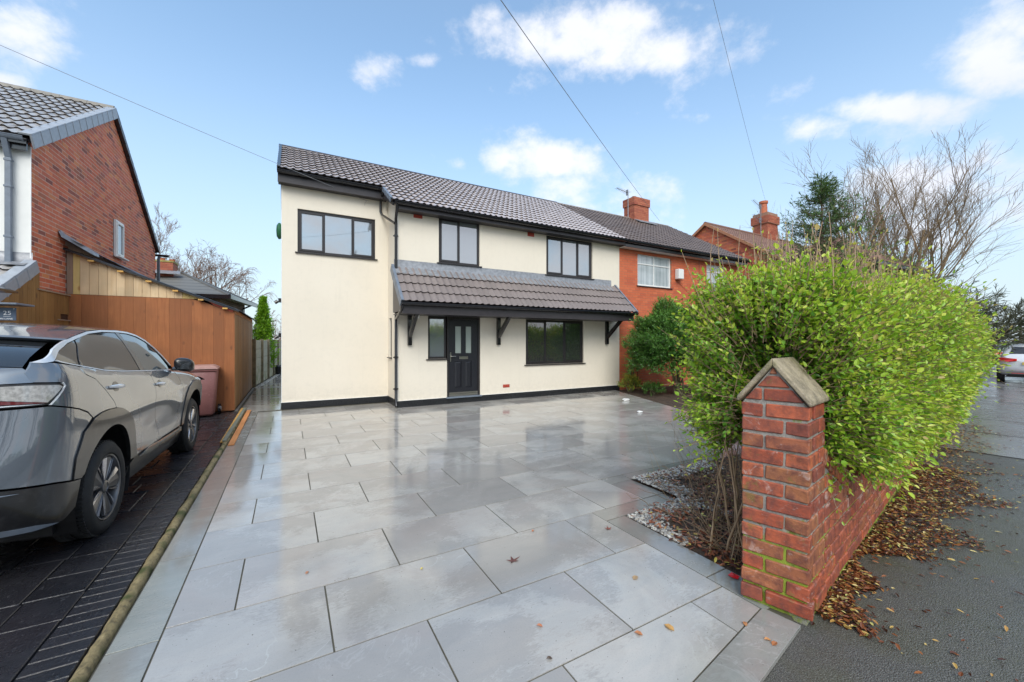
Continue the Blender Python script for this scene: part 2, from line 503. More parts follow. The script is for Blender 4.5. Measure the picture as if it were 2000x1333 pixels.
# pale concrete bays of the footpath further along, with their joints
fw = empty('pavement', (14, 2, 0)); fw['kind'] = 'structure'
finv = base_inv(fw)
a = 8.6; k = 0
rr = random.Random(5)
while a < 46:
    L = 1.9 if a < 20 else 2.6
    for (b0, b1) in ((-1.42, -.42), (-.40, .62)):
        q = MB(); q.poly([(*P2(a + .012, b0 + .01), 0), (*P2(a + L - .012, b0 + .01), 0), (*P2(a + L - .012, b1 - .01), 0), (*P2(a + .012, b1 - .01), 0)])
        me = q.mesh('pavement_slab', MAT['footway'])
        inst('pavement_slab', me, fw, Matrix.Translation((0, 0, -.018 + rr.uniform(-.003, .003))), finv)
    a += L

# ---- paving slabs of the front drive
def mat_slab(name, base, warm, wet=1.0):
    t = NT(name)
    oi = t.node('ShaderNodeObjectInfo')
    r = oi.outputs['Random']
    off = t.node('ShaderNodeCombineXYZ'); t.l.new(t.math('MULTIPLY', r, 37.0), off.inputs[0]); t.l.new(t.math('MULTIPLY', r, 91.0), off.inputs[1])
    w0 = t.coord('World')
    w = t.coord('World', add=off.outputs[0])
    big = t.noise(w, 1.6, 6, .62, .8)
    st = t.coord('World', (1.2, 4.5, 1), off.outputs[0])
    streak = t.noise(st, 2.2, 6, .65, .6)
    c = t.mix(t.rng(streak, .33, .68), base, warm)
    c = t.mix(t.rng(big, .42, .66, 0, .55), c, tuple(x * .72 for x in base))
    c = t.mix(t.math('MULTIPLY', r, .35), c, (.34, .325, .31))
    # pale veins
    vn = t.noise(w, 1.9, 5, .55, 1.6)
    vein = t.math('SUBTRACT', 1.0, t.math('MULTIPLY', t.math('ABSOLUTE', t.math('SUBTRACT', vn, .5)), 75.0), True)
    vm = t.rng(t.noise(w, .8, 2), .5, .62)
    c = t.mix(t.math('MULTIPLY', t.math('MULTIPLY', vein, vm), .34), c, (.60, .60, .58))
    fine = t.noise(w0, 120, 3, .7)
    c = t.mix(t.rng(fine, .5, .8, 0, .22), c, (.13, .13, .125))
    c = t.mix(t.rng(t.noise(w0, 75, 1, .5), .755, .775, 0, .9), c, (.05, .04, .03))
    # film of rain: smooth where it lies, duller where the stone shows through
    film = t.noise(w, 1.1, 5, .6, .5)
    tex = t.noise(t.coord('World', (14, 40, 1)), 1.6, 4, .7, 1.2)
    wetm = t.math('ADD', t.math('ADD', film, t.math('MULTIPLY', t.math('SUBTRACT', r, .5), .10)), t.math('MULTIPLY', t.math('SUBTRACT', tex, .5), .28))
    rough = t.rng(wetm, .33, .50, .24 / wet, .055 / wet, True)
    dark = t.rng(wetm, .45, .53, 0, .34, True)
    c = t.mix(dark, c, (.20, .18, .165))
    c = t.mix(t.rng(t.noise(w, .9, 4, .6, 1.0), .52, .70, 0, .35), c, (.36, .30, .27))
    t.P(Base_Color=c, Roughness=rough, IOR=1.7)
    t.bump(t.math('ADD', t.math('MULTIPLY', fine, .25), tex), .05, .004)
    return t.mat
MAT['slab'] = mat_slab('grey porcelain slab wet', (.43, .425, .40), (.49, .465, .425))
MAT['slab_edge'] = mat_slab('green grey border slab', (.26, .275, .25), (.31, .315, .285), .8)

BX = lambda y: 6.8 + .365 * (y - 3.4)
drive = MB()
drive.poly([(x, y, -.0055) for x, y in [(-.80, .72), (2.40, 1.115), (2.60, 1.30), (2.60, 2.59), (3.335, 2.60), (3.335, 3.24), (BX(3.24), 3.24), (BX(9.36), 9.36), (2.2, 9.36), (2.2, 10.42), (-.12, 10.42), (-.12, 24), (-1.05, 24), (-1.05, 10.4), (-.80, 10.4)]])
drive_o = drive.build('driveway', MAT['grout'], kind='structure')
J = .0045
slab_mesh_cache = {}
def slab(poly, mat, th=.005, tilt=.0016):
    if len(poly) < 3 or area(poly) < .004: return
    cx = sum(p[0] for p in poly) / len(poly); cy = sum(p[1] for p in poly) / len(poly)
    key = (tuple((round(p[0] - cx, 3), round(p[1] - cy, 3)) for p in poly), mat.name)
    me = slab_mesh_cache.get(key)
    if me is None:
        m = MB(); m.prism([(p[0] - cx, p[1] - cy, -.022) for p in poly], (0, 0, .022), mat)
        me = m.mesh('paving_slab', bevel=.0007)
        slab_mesh_cache[key] = me
    M = Matrix.Translation((cx, cy, random.uniform(-.0008, .0008))) @ Matrix.Rotation(random.uniform(-tilt, tilt), 4, 'X') @ Matrix.Rotation(random.uniform(-tilt, tilt), 4, 'Y')
    return inst('paving_slab', me, drive_o, M, IDENT)
IDENT = Matrix.Identity(4)
PX0, PY0 = -.583, 1.545
BX = lambda y: 6.8 + .365 * (y - 3.4)
def street_in(p): return clip(p, 1.595 + .0, 1.180, -SD.y, SD.x)
for k in range(-3, 14):
    y0, y1 = PY0 + .62 * k, PY0 + .62 * (k + 1)
    off = .20 if k % 2 == 1 else -.27      # k=2 is the row 2.785-3.405
    xs = [PX0]
    x = off + .943 * (-1 if off > 0 else 0)
    x = off
    while x < 10:
        if x > PX0 + .05: xs.append(x)
        x += .943
    for i in range(len(xs) - 1):
        p = rect(xs[i] + J, xs[i + 1] - J, y0 + J, y1 - J)
        cx = (xs[i] + xs[i + 1]) / 2
        p = street_in(p)
        if not p: continue
        pieces = [p]
        if y1 <= 2.8:                       # left of the planted bed
            pieces = [clip(p, 2.385 if y0 < 2.1 else 2.385, 0, -1, 0)]
        elif k == 2:
            pieces = [clip(p, 3.05 - J, 0, -1, 0)]
        if y1 > 3.5:
            pieces = [clip(p, BX(3.4), 3.4, -1, .365)]
            if y1 > 9.3:                    # against the house fronts
                a_ = clip(pieces[0], 2.20, 0, -1, 0); b_ = clip(pieces[0], 2.20 + .005, 0, 1, 0)
                a_ = clip(a_, 0, 10.395, 0, -1) if a_ else a_; b_ = clip(b_, 0, 9.345, 0, -1) if b_ else b_
                pieces = [a_, b_]
            if y1 > 10.0:
                pieces = [clip(q, 0, 10.395, 0, -1) for q in pieces if q]
        for q in pieces:
            if q: slab(q, MAT['slab'])
# border strip beside the kerb
for k in range(-3, 9):
    p = clip(rect(-.795 + J, PX0 - J, 2.695 + .95 * k + J, 2.695 + .95 * (k + 1) - J), 0, 10.38, 0, -1)
    p = clip(p, 0, .3, 0, 1) if p else p
    if p: slab(p, MAT['slab_edge'])
# border round the planted bed
for p in (rect(2.39 + J, 2.60, 1.655 + J, 2.59), rect(2.39 + J, 2.60, 1.29, 1.655 - J),
          rect(2.385 + J, 3.31, 2.595 + J, 2.785 - J), rect(3.05, 3.335, 2.785 + J, 3.235),
          rect(3.05, 3.36 - J, 3.24, 3.405 - J), rect(3.36 + J, 4.30 - J, 3.24, 3.405 - J), rect(4.30 + J, 5.25 - J, 3.24, 3.405 - J), rect(5.25 + J, 6.2 - J, 3.24, 3.405 - J), rect(6.2 + J, 6.9, 3.24, 3.405 - J)):
    slab(p, MAT['slab_edge'])
# row along the street
SL = [-2.1, -1.2, -.3, .62, 1.56, 2.56]
def on_street(x, b):        # x coordinate -> point on line parallel to street, b = offset from inner line
    q = Vector((1.595, 1.180, 0)) + SD * (x - 1.595) / SD.x + SN * b
    return (q.x, q.y)
for i in range(len(SL) - 1):
    x0, x1 = SL[i] + J, SL[i + 1] - J
    if i == 4: x1 = 2.405
    slab([on_street(x0, -.195), on_street(x1, -.195), on_street(x1, -J * 2), on_street(x0, -J * 2)], MAT['slab_edge'])
# side passage beside the house
yy = 10.42
while yy < 23.5:
    slab(rect(-.93 + max(0, (yy - 15.5) * .075), -.16, yy + J, yy + .60 - J), MAT['slab'])
    yy += .60

# ---- left neighbour's printed concrete drive
t = NT('black printed concrete wet'); w = t.coord('World')
oi = t.node('ShaderNodeObjectInfo').outputs['Random']
sc = t.noise(t.coord('World', (9, 3, 1)), 6, 6, .75, 1.5)
c = t.mix(t.math('MULTIPLY', oi, .6), (.014, .014, .017), (.026, .025, .029))
c = t.mix(t.rng(sc, .58, .78, 0, .6), c, (.19, .19, .195))
c = t.mix(t.rng(t.noise(w, 1.2, 4), .5, .75, 0, .4), c, (.045, .035, .04))
t.P(Base_Color=c, Roughness=t.rng(t.noise(w, 3, 5, .6), .35, .65, .13, .42))
t.bump(t.math('ADD', t.noise(w, 18, 6, .65), t.math('MULTIPLY', t.noise(w, 120, 3, .7), .2)), .5, .014); MAT['print'] = t.mat
t = NT('printed concrete joint'); w = t.coord('World')
t.P(Base_Color=t.ramp(t.noise(w, 14, 5, .7), [(.55, (.008, .008, .009)), (.78, (.07, .07, .07))]), Roughness=.5); MAT['print_joint'] = t.mat
nd = MB(); nd.poly([(x, y, -.017) for x, y in [(-9, 0.2), (-.875, 0.2), (-.875, 10.9), (-9, 10.9)]])
nd_o = nd.build('neighbour_driveway', MAT['print_joint'], kind='structure')
blk = {}
def block(x0, x1, y0, y1, name='paving_block', z=0.0, j=.004):
    L, W = round(x1 - x0 - 2 * j, 2), round(y1 - y0 - 2 * j, 2)
    key = (L, W)
    if key not in blk:
        m = MB(); m.box(-L / 2, L / 2, -W / 2, W / 2, -.02, 0, skip='b'); blk[key] = m.mesh(name, MAT['print'], bevel=.004)
    M = Matrix.Translation(((x0 + x1) / 2, (y0 + y1) / 2, z + random.uniform(-.002, .002))) @ Matrix.Rotation(random.uniform(-.006, .006), 4, 'X') @ Matrix.Rotation(random.uniform(-.006, .006), 4, 'Y')
    inst(name, blk[key], nd_o, M, IDENT)
rr = random.Random(3)
y = .9; row = 0
while y < 10.6:
    h = rr.choice((.30, .42, .30, .56))
    x = -1.10; first = True
    while x > -3.7:
        L = rr.choice((.28, .44, .60, .60)) * (.6 if first and row % 2 else 1); first = False
        x1 = max(-3.95, x - L)
        if h > .4 and rr.random() < .4:
            block(x1, x, y, y + h / 2); block(x1, x, y + h / 2, y + h)
        else: block(x1, x, y, y + h)
        x = x1
    y += h; row += 1
y = 1.0
while y < 10.5:
    block(-1.095, -.88, y, y + .094, 'edging_block', .002, .0022)
    y += .0945
# mossy concrete haunch between the two drives
t = NT('mossy haunching'); w = t.coord('World')
c = t.ramp(t.noise(w, 20, 7, .7), [(.3, (.08, .065, .035)), (.5, (.27, .21, .10)), (.72, (.42, .33, .17))])
c = t.mix(t.rng(t.noise(w, 5, 5), .52, .62), c, (.07, .08, .02))
t.P(Base_Color=c, Roughness=.75); t.bump(t.noise(w, 60, 6, .7), 1.0, .012); MAT['haunch'] = t.mat
hb = MB()
prof = [(-.042, -.03), (-.04, .004), (-.028, .024), (-.006, .032), (.018, .028), (.033, .012), (.036, -.03)]
N = 190
for i in range(N + 1):
    yy = .4 + i * (10.5 - .4) / N
    for j_, (px, pz) in enumerate(prof):
        d = noise.noise(Vector((yy * 9, j_ * 2.3, 0))) * .010 + noise.noise(Vector((yy * 28, j_ * 1.3, 5))) * .006
        hb.v.append((-.835 + px * (.84 + d * 14), yy, pz + (d if 0 < j_ < 6 else 0)))
k = len(prof)
for i in range(N):
    for j_ in range(k - 1):
        a = i * k + j_
        hb.face([a, a + 1, a + k + 1, a + k][::-1])
hb.build('drive_kerb', MAT['haunch'], smooth=True, kind='structure')
# planted bed by the wall: earth with a slightly humped surface; boundary bed along the neighbour
def earth(name, poly, z0, amp, step=.12):
    xs = [p[0] for p in poly]; ys = [p[1] for p in poly]
    pts = []
    x = min(xs)
    while x < max(xs):
        y = min(ys)
        while y < max(ys):
            pts.append((x + random.uniform(-.3, .3) * step, y + random.uniform(-.3, .3) * step)); y += step
        x += step
    n = len(poly)
    vs = [Vector(p) for p in poly] + [Vector(p) for p in pts]
    r = delaunay_2d_cdt(vs, [], [list(range(n))], 1, 1e-5)
    V = []
    for p in r[0]:
        dist = min(((p.x - q[0]) ** 2 + (p.y - q[1]) ** 2) ** .5 for q in poly)
        e = min(1, min(abs(_seg(p, poly[i], poly[(i + 1) % n])) for i in range(n)) / .3)
        V.append((p.x, p.y, z0 + e * (amp * (.6 + .8 * noise.noise(Vector((p.x * 2, p.y * 2, 0))) + .3 * noise.noise(Vector((p.x * 9, p.y * 9, 3)))))))
    me = bpy.data.meshes.new(name); me.from_pydata(V, [], [list(f) for f in r[2]]); me.materials.append(MAT['soil'])
    me.polygons.foreach_set('use_smooth', [True] * len(me.polygons))
    o = bpy.data.objects.new(name, me); C.objects.link(o); o['kind'] = 'structure'
    return o
def _seg(p, a, b):
    a = Vector(a); b = Vector(b); d = b - a; t = max(0, min(1, (p - a).dot(d) / d.dot(d)))
    return (p - a - d * t).length
BED = [(2.605, 1.30), (2.605, 2.592), (3.34, 2.61), (3.34, 3.238), (6.95, 3.238), (9.3, 3.3), (9.3, 2.27), (2.62, 1.20)]
earth('flower_bed', BED, -.014, .05)
BED2 = [(BX(3.4) + .02, 3.25), (BX(9.3) + .02, 9.33), (9.9, 9.33), (17.9, 9.33), (17.9, 3.7), (9.3, 2.27), (9.3, 3.2)]
earth('garden_soil', BED2, -.012, .07, .3)
# ------------------------------------------------------------ building helpers
TW, TG = .31, .318            # cover width and gauge of a roof tile
def tile_mesh(mat, amp=.026, th=.020):
    if mat.name in ('new brown tile wet', 'canopy tile brown', 'grey brown tile wet'): th = .028
    m = MB(); L = TG + .055
    prof = []
    for wv in range(2):
        for fx, fz in ((0, .08), (.22, .0), (.45, .22), (.62, .85), (.76, 1.0), (.90, .62)):
            prof.append(((wv + fx) * TW / 2, fz * amp))
    prof.append((TW, .08 * amp))
    n = len(prof)
    # local x across, y up the slope, z out of the slope; nose at y=0 raised by th
    prof = [(x, z) for x, z in prof]
    for (y, dz) in ((0, th + .008), (L, .004)):
        for x, z in prof: m.v.append((x, y, z + dz))
    for x, z in prof: m.v.append((x, .0, z + .004))
    for i in range(n - 1):
        m.face([i, i + 1, n + i + 1, n + i], mat); m.face([2 * n + i, 2 * n + i + 1, i + 1, i], MAT['tile_nose_shade'])
    me = m.mesh('roof_tile', None, smooth=True, autos=40)
    return me
TILE_CACHE = {}
def tiled_roof(parent, org, xdir, updir, region, mat, near=300, cols=None, rows=None, camd=None, stuffname='roof_tiles'):
    """org: lower left corner on the roof plane; region(i, j, c, r) -> bool"""
    if mat.name not in TILE_CACHE: TILE_CACHE[mat.name] = tile_mesh(mat)
    me = TILE_CACHE[mat.name]
    x = Vector(xdir).normalized(); u = Vector(updir).normalized(); n = x.cross(u)
    B = Matrix((x, u, n)).transposed().to_4x4()
    items = []
    for j in range(rows):
        for i in range(cols):
            p = Vector(org) + x * (i * TW) + u * (j * TG)
            if region is None or region(p, i, j): items.append(p)
    items.sort(key=lambda p: (p - cam.location).length)
    inv = base_inv(parent)
    rt = random.Random(17)
    def mtx(p):
        return Matrix.Translation(p + n * rt.uniform(-.002, .002)) @ B @ Matrix.Rotation(rt.uniform(-.006, .006), 4, 'Z') @ Matrix.Rotation(rt.uniform(-.004, .004), 4, 'X')
    for p in items[:near]: inst('roof_tile', me, parent, mtx(p), inv)
    if len(items) > near:
        base = np.empty(len(me.vertices) * 3, np.float32); me.vertices.foreach_get('co', base); base = base.reshape(-1, 3)
        fl = np.array([list(pl.vertices) for pl in me.polygons])
        V, Fc, A = [], [], []
        for q, p in enumerate(items[near:]):
            M = np.array(mtx(p)); V.append(base @ M[:3, :3].T + M[:3, 3]); Fc.append(fl + q * len(base)); A.append(np.full(len(fl), rt.random()))
        mm = np_mesh(stuffname, np.concatenate(V), np.concatenate(Fc), mat, True, {'rnd': np.concatenate(A)})
        mm.materials.append(MAT['tile_nose_shade']); mi_ = np.empty(len(me.polygons), np.int32); me.polygons.foreach_get('material_index', mi_); mm.polygons.foreach_set('material_index', np.tile(mi_, len(V)))
        mm.set_sharp_from_angle(angle=R(40))
        o = bpy.data.objects.new(stuffname, mm); link(o, parent); o['kind'] = 'stuff'

def frame_from(x, z):
    x = Vector(x).normalized(); z = Vector(z).normalized(); y = z.cross(x)
    return Matrix((x, y, z)).transposed().to_4x4()

BH = .0800; BL = .2325
BRICK_CACHE = {}
def brick_mesh(mat):
    if mat.name not in BRICK_CACHE:
        m = MB(); m.box(-.5, .5, -.5, .5, -.5, .5)
        BRICK_CACHE[mat.name] = m.mesh('brick', mat)
    return BRICK_CACHE[mat.name]
def bricks(parent, org, along, courses, spans, mat, near=300, proud=.006, depth=.03, z0=0, name='brick', keep=None, j=.010, stuffname='bricks', bh=BH, bl=BL, seed=1):
    """org point on wall face at along=0,z=0; outward normal = along x up.  spans(zc)-> list of (a,b)"""
    al = Vector(along).normalized(); n = al.cross(Vector((0, 0, 1)))
    items = []
    rb = random.Random(seed)
    for c in range(courses):
        zc = z0 + (c + .5) * bh
        for (a, b) in spans(zc):
            s = math.floor(a / bl - 1) * bl + (bl / 2 if c % 2 else 0)
            while s < b:
                x0, x1 = max(a, s + j / 2), min(b, s + bl - j / 2)
                if x1 - x0 > .035:
                    items.append(((x0 + x1) / 2, zc, x1 - x0, proud + rb.uniform(-.0018, .0018)))
                s += bl
    O = Vector(org)
    pos = lambda it: O + al * it[0] + Vector((0, 0, it[1]))
    if keep: items = [it for it in items if keep(pos(it))]
    items.sort(key=lambda it: (pos(it) - cam.location).length)
    me = brick_mesh(mat); inv = base_inv(parent)
    B = Matrix((al, -n, Vector((0, 0, 1)))).transposed().to_4x4()
    def mtx(it):
        return Matrix.Translation(pos(it) + n * (it[3] - depth / 2)) @ B @ Matrix.Diagonal((it[2], depth, bh - j, 1))
    for it in items[:near]: inst(name, me, parent, mtx(it), inv)
    if len(items) > near:
        base = np.array([(x, y, z) for x in (-.5, .5) for y in (-.5, .5) for z in (-.5, .5)])
        fl = np.array([(0, 4, 5, 1), (1, 5, 7, 3), (0, 2, 6, 4), (4, 6, 7, 5), (0, 1, 3, 2)])
        V, Fc, A = [], [], []
        for q, it in enumerate(items[near:]):
            M = np.array(mtx(it)); V.append(base @ M[:3, :3].T + M[:3, 3]); Fc.append(fl + q * 8); A.append(np.full(5, rb.random()))
        mm = np_mesh(stuffname, np.concatenate(V), np.concatenate(Fc), mat, False, {'rnd': np.concatenate(A)})
        o = bpy.data.objects.new(stuffname, mm); link(o, parent); o['kind'] = 'stuff'

def wall_panel(mb, x0, x1, z0, z1, y, holes, mat=None, deep=.12, axis='x', sgn=-1):
    """flat wall in plane y (axis x) or plane x (axis y) with rectangular holes that get reveals; sgn: outward sign"""
    xs = sorted({x0, x1, *[h[0] for h in holes], *[h[1] for h in holes]}); zs = sorted({z0, z1, *[h[2] for h in holes], *[h[3] for h in holes]})
    xs = [x for x in xs if x0 <= x <= x1]; zs = [z for z in zs if z0 <= z <= z1]
    P = (lambda a, z, d=0: (a, y - sgn * d, z)) if axis == 'x' else (lambda a, z, d=0: (y - sgn * d, a, z))
    flip = (axis == 'x') != (sgn < 0)
    def q(pts):
        mb.poly(pts[::-1] if flip else pts, mat)
    for i in range(len(xs) - 1):
        for j_ in range(len(zs) - 1):
            cx, cz = (xs[i] + xs[i + 1]) / 2, (zs[j_] + zs[j_ + 1]) / 2
            if any(h[0] < cx < h[1] and h[2] < cz < h[3] for h in holes): continue
            q([P(xs[i], zs[j_]), P(xs[i + 1], zs[j_]), P(xs[i + 1], zs[j_ + 1]), P(xs[i], zs[j_ + 1])])
    for h in holes:
        a, b, c, d = h
        q([P(a, c), P(a, d), P(a, d, deep), P(a, c, deep)]); q([P(b, d), P(b, c), P(b, c, deep), P(b, d, deep)])
        q([P(b, c), P(a, c), P(a, c, deep), P(b, c, deep)]); q([P(a, d), P(b, d), P(b, d, deep), P(a, d, deep)])

def window(parent, x0, x1, z0, z1, y, lights, fm, gm, sill=None, axis='x', sgn=-1, fw=.055, inset=.04, name='window', sillmat=None, transom=None, sashw=.032):
    """lights: list of (fraction0, fraction1, opens) across the width; outward is sgn along the normal"""
    D = (lambda a, b, d0, d1, c, d: (min(a, b), max(a, b), min(y - sgn * d0, y - sgn * d1), max(y - sgn * d0, y - sgn * d1), c, d)) if axis == 'x' else \
        (lambda a, b, d0, d1, c, d: (min(y - sgn * d0, y - sgn * d1), max(y - sgn * d0, y - sgn * d1), min(a, b), max(a, b), c, d))
    f = MB()
    i0, i1 = inset, inset + .06
    f.box(*D(x0, x0 + fw, i0, i1, z0, z1)); f.box(*D(x1 - fw, x1, i0, i1, z0, z1))
    f.box(*D(x0 + fw, x1 - fw, i0, i1, z0, z0 + fw)); f.box(*D(x0 + fw, x1 - fw, i0, i1, z1 - fw, z1))
    W = x1 - x0 - 2 * fw
    cuts = [x0 + fw + W * l[1] for l in lights[:-1]]
    mw = fw * .55
    for c in cuts: f.box(*D(c - mw / 2, c + mw / 2, i0 + .001, i1 - .001, z0 + fw, z1 - fw))
    if transom: f.box(*D(x0 + fw, x1 - fw, i0 + .002, i1 - .002, transom - .02, transom + .02))
    o = f.build(name, fm, parent, bevel=.003)
    for l in lights:
        a = x0 + fw + W * l[0] + (mw / 2 if l[0] > 0 else 0); b = x0 + fw + W * l[1] - (mw / 2 if l[1] < 1 else 0)
        zr = [(z0 + fw, z1 - fw)] if not (transom and len(l) > 3 and l[3]) else [(z0 + fw, transom - .02), (transom + .02, z1 - fw)]
        if transom and not (len(l) > 3 and l[3]): zr = [(z0 + fw, transom - .02), (transom + .02, z1 - fw)]
        for (c, d) in zr:
            if l[2]:
                s = MB(); k = i0 - .014
                s.box(*D(a - .012, a + sashw, k, i1 - .01, c - .012, d + .012)); s.box(*D(b - sashw, b + .012, k, i1 - .01, c - .012, d + .012))
                s.box(*D(a + sashw, b - sashw, k, i1 - .01, c - .012, c + sashw)); s.box(*D(a + sashw, b - sashw, k, i1 - .01, d - sashw, d + .012))
                s.build('sash', fm, o, bevel=.003)
                p = MB(); p.box(*D(a + sashw - .004, b - sashw + .004, i0 + .012, i0 + .018, c + sashw - .004, d - sashw + .004)); p.build('pane', gm, o)
            else:
                p = MB(); p.box(*D(a - .003, b + .003, i0 + .02, i0 + .026, c - .003, d + .003)); p.build('pane', gm, o)
    if sill:
        s = MB(); s.box(*D(x0 - .05, x1 + .05, -.045, i0 + .02, z0 - .028, z0 - .001)); s.build('sill', sillmat or fm, o, bevel=.004)
    return o

def half_gutter(parent, p0, p1, r=.055, mat=None, name='gutter'):
    """half-round gutter between two points, open side up"""
    m = MB(); p0 = Vector(p0); p1 = Vector(p1); d = (p1 - p0).normalized(); s = d.cross(Vector((0, 0, 1))).normalized()
    ring = []
    for k in range(9):
        t = math.pi * k / 8
        ring.append((math.cos(t) * r, -math.sin(t) * r))
    for k in range(8, -1, -1):
        t = math.pi * k / 8
        ring.append((math.cos(t) * (r - .006), -math.sin(t) * (r - .006)))
    # bead on the lips
    n = len(ring)
    for p in (p0, p1):
        for a, b in ring: m.v.append(tuple(p + s * a + Vector((0, 0, b))))
    for k in range(n):
        m.face([k, (k + 1) % n, n + (k + 1) % n, n + k])
    for b in (0, n):
        for k in range(8):
            m.face([b + k, b + k + 1, b + n - 2 - k, b + n - 1 - k])
    m.tube([p0 + s * r, p1 + s * r], .007, 6); m.tube([p0 - s * r, p1 - s * r], .007, 6)
    L = (p1 - p0).length; q = 0.5
    while q < L:                       # union clips
        for (a, b) in ((-1, 1),):
            c = p0 + d * q
            B = Matrix((d, s, Vector((0, 0, 1)))).transposed().to_4x4()
            pr = []
            for k in range(9):
                t = math.pi * k / 8; pr.append((math.cos(t) * (r + .006), -math.sin(t) * (r + .006)))
            b0 = len(m.v)
            for e in (-.045, .045):
                for a_, z_ in pr: m.v.append(tuple(c + d * e + s * a_ + Vector((0, 0, z_))))
            for k in range(8): m.face([b0 + k, b0 + k + 1, b0 + 9 + k + 1, b0 + 9 + k])
        q += 2.0
    return m.build(name, mat, parent, smooth=True, autos=40)

ROOF_S = .60                                     # rise per metre of the long roof that both houses share
roofz = lambda y: 4.70 + (y - 9.05) * ROOF_S
UP = Vector((0, 1, ROOF_S)).normalized()
TSTEP = UP.y * TG

# ================================================================ the cream house
house = empty('rendered_house', (5.5, 12, 0), 'cream rendered semi-detached house with black windows, canopy and tiled roof', 'house')
W = MB()
winF = [(3.198, 4.294, 3.468, 4.60), (6.36, 8.05, 3.435, 4.55), (5.682, 7.709, .898, 2.15), (2.929, 3.408, 1.114, 2.155), (3.408, 4.309, .16, 2.155)]
wall_panel(W, 2.21, 9.15, .158, 4.62, 9.35, winF)
winE = [(.18, 1.90, 3.60, 4.60)]
wall_panel(W, -.14, 2.21, .158, 5.18, 10.40, winE)
winS = [(9.978, 10.264, 1.15, 2.12)]
wall_panel(W, 9.35, 10.40, .158, 4.62, 2.21, winS, axis='y', sgn=-1)
W.poly([(2.21, 10.40, 4.62), (2.21, 9.35, 4.62), (2.21, 9.35, 4.80), (2.21, 10.13, 5.2), (2.21, 10.40, 5.2)])
wall_panel(W, 10.40, 16.4, .158, 5.2, -.14, [], axis='y', sgn=-1)
W.poly([(-.14, 10.40, 5.2), (-.14, 16.4, 5.2), (-.14, 12.85, 6.9)][::-1])
W.poly([(-.14, 16.4, .158), (9.15, 16.4, .158), (9.15, 16.4, 5.0), (-.14, 16.4, 5.0)][::-1])
W.build('wall', MAT['render'], house)
# corner beads
for (x, y, z1) in ((2.213, 9.353, 4.6), (-.137, 10.403, 5.15)):
    b = MB(); b.box(x - .006, x + .006, y - .006, y + .006, .16, z1); b.build('corner_bead', MAT['white_upvc'], house)
# plinth of black painted bricks
pl = MB(); wall_panel(pl, 2.205, 9.155, -.02, .155, 9.352, []); wall_panel(pl, -.135, 2.21, -.02, .155, 10.402, []); wall_panel(pl, 9.35, 10.4, -.02, .155, 2.212, [], axis='y')
wall_panel(pl, 10.40, 16.4, -.02, .158, -.139, [], axis='y')
plo = pl.build('plinth', MAT['brick_black'], house)
bricks(plo, (2.205, 9.352, -.005), (1, 0, 0), 2, lambda z: [(0, 6.95)], MAT['brick_black'], proud=.010, seed=3)
bricks(plo, (-.135, 10.402, -.005), (1, 0, 0), 2, lambda z: [(0, 2.345)], MAT['brick_black'], proud=.010, seed=4)
bricks(plo, (2.212, 10.402, -.005), (0, -1, 0), 2, lambda z: [(.0, 1.04)], MAT['brick_black'], proud=.010, seed=5)
cap = MB(); cap.box(2.19, 9.155, 9.325, 9.36, .155, .163); cap.box(-.15, 2.19, 10.375, 10.41, .155, .163); cap.build('bead_trim', MAT['white_upvc'], plo)
# windows
F, G = MAT['frame'], MAT['glass']
window(house, .18, 1.90, 3.60, 4.60, 10.40, [(0, .315, True), (.315, .70, False), (.70, 1, True)], F, G, True)
window(house, 3.198, 4.294, 3.468, 4.60, 9.35, [(0, .5, True), (.5, 1, False)], F, G, True)
window(house, 6.36, 8.05, 3.435, 4.55, 9.35, [(0, .34, True), (.34, .68, False), (.68, 1, True)], F, G, True)
window(house, 5.682, 7.709, .898, 2.15, 9.35, [(0, .33, True), (.33, .665, False), (.665, 1, True)], F, MAT['glass_dark'], True)
window(house, 2.929, 3.405, 1.114, 2.15, 9.35, [(0, 1, False)], F, G, True)
window(house, 9.978, 10.264, 1.15, 2.12, 2.21, [(0, 1, False)], F, G, True, axis='y', sgn=-1)
# door
d = MB(); x0, x1, z0, z1 = 3.412, 4.305, .165, 2.150
d.box(x0, x0 + .055, 9.37, 9.44, z0, z1); d.box(x1 - .055, x1, 9.37, 9.44, z0, z1); d.box(x0 + .055, x1 - .055, 9.37, 9.44, z1 - .055, z1)
df = d.build('door_frame', F, house, bevel=.004)
d = MB()
a0, a1, c0, c1 = x0 + .060, x1 - .060, z0 + .075, z1 - .06
yb, yf = 9.43, 9.392
lw = a1 - a0
colx = [a0, a0 + lw * .20, a0 + lw * .44, a0 + lw * .565, a0 + lw * .80, a1]
rowz = [c0, c0 + .13, c0 + .80, c0 + .99, c1 - .16, c1]
d.box(colx[0], colx[1], yf, yb, c0, c1); d.box(colx[4], colx[5], yf, yb, c0, c1); d.box(colx[2], colx[3], yf, yb, rowz[1], rowz[4])
d.box(colx[1], colx[4], yf, yb, rowz[0], rowz[1]); d.box(colx[1], colx[4], yf, yb, rowz[4], rowz[5])
for (a, b) in ((colx[1], colx[2]), (colx[3], colx[4])): d.box(a, b, yf, yb, rowz[2], rowz[3])
door = d.build('front_door', MAT['door'], house)
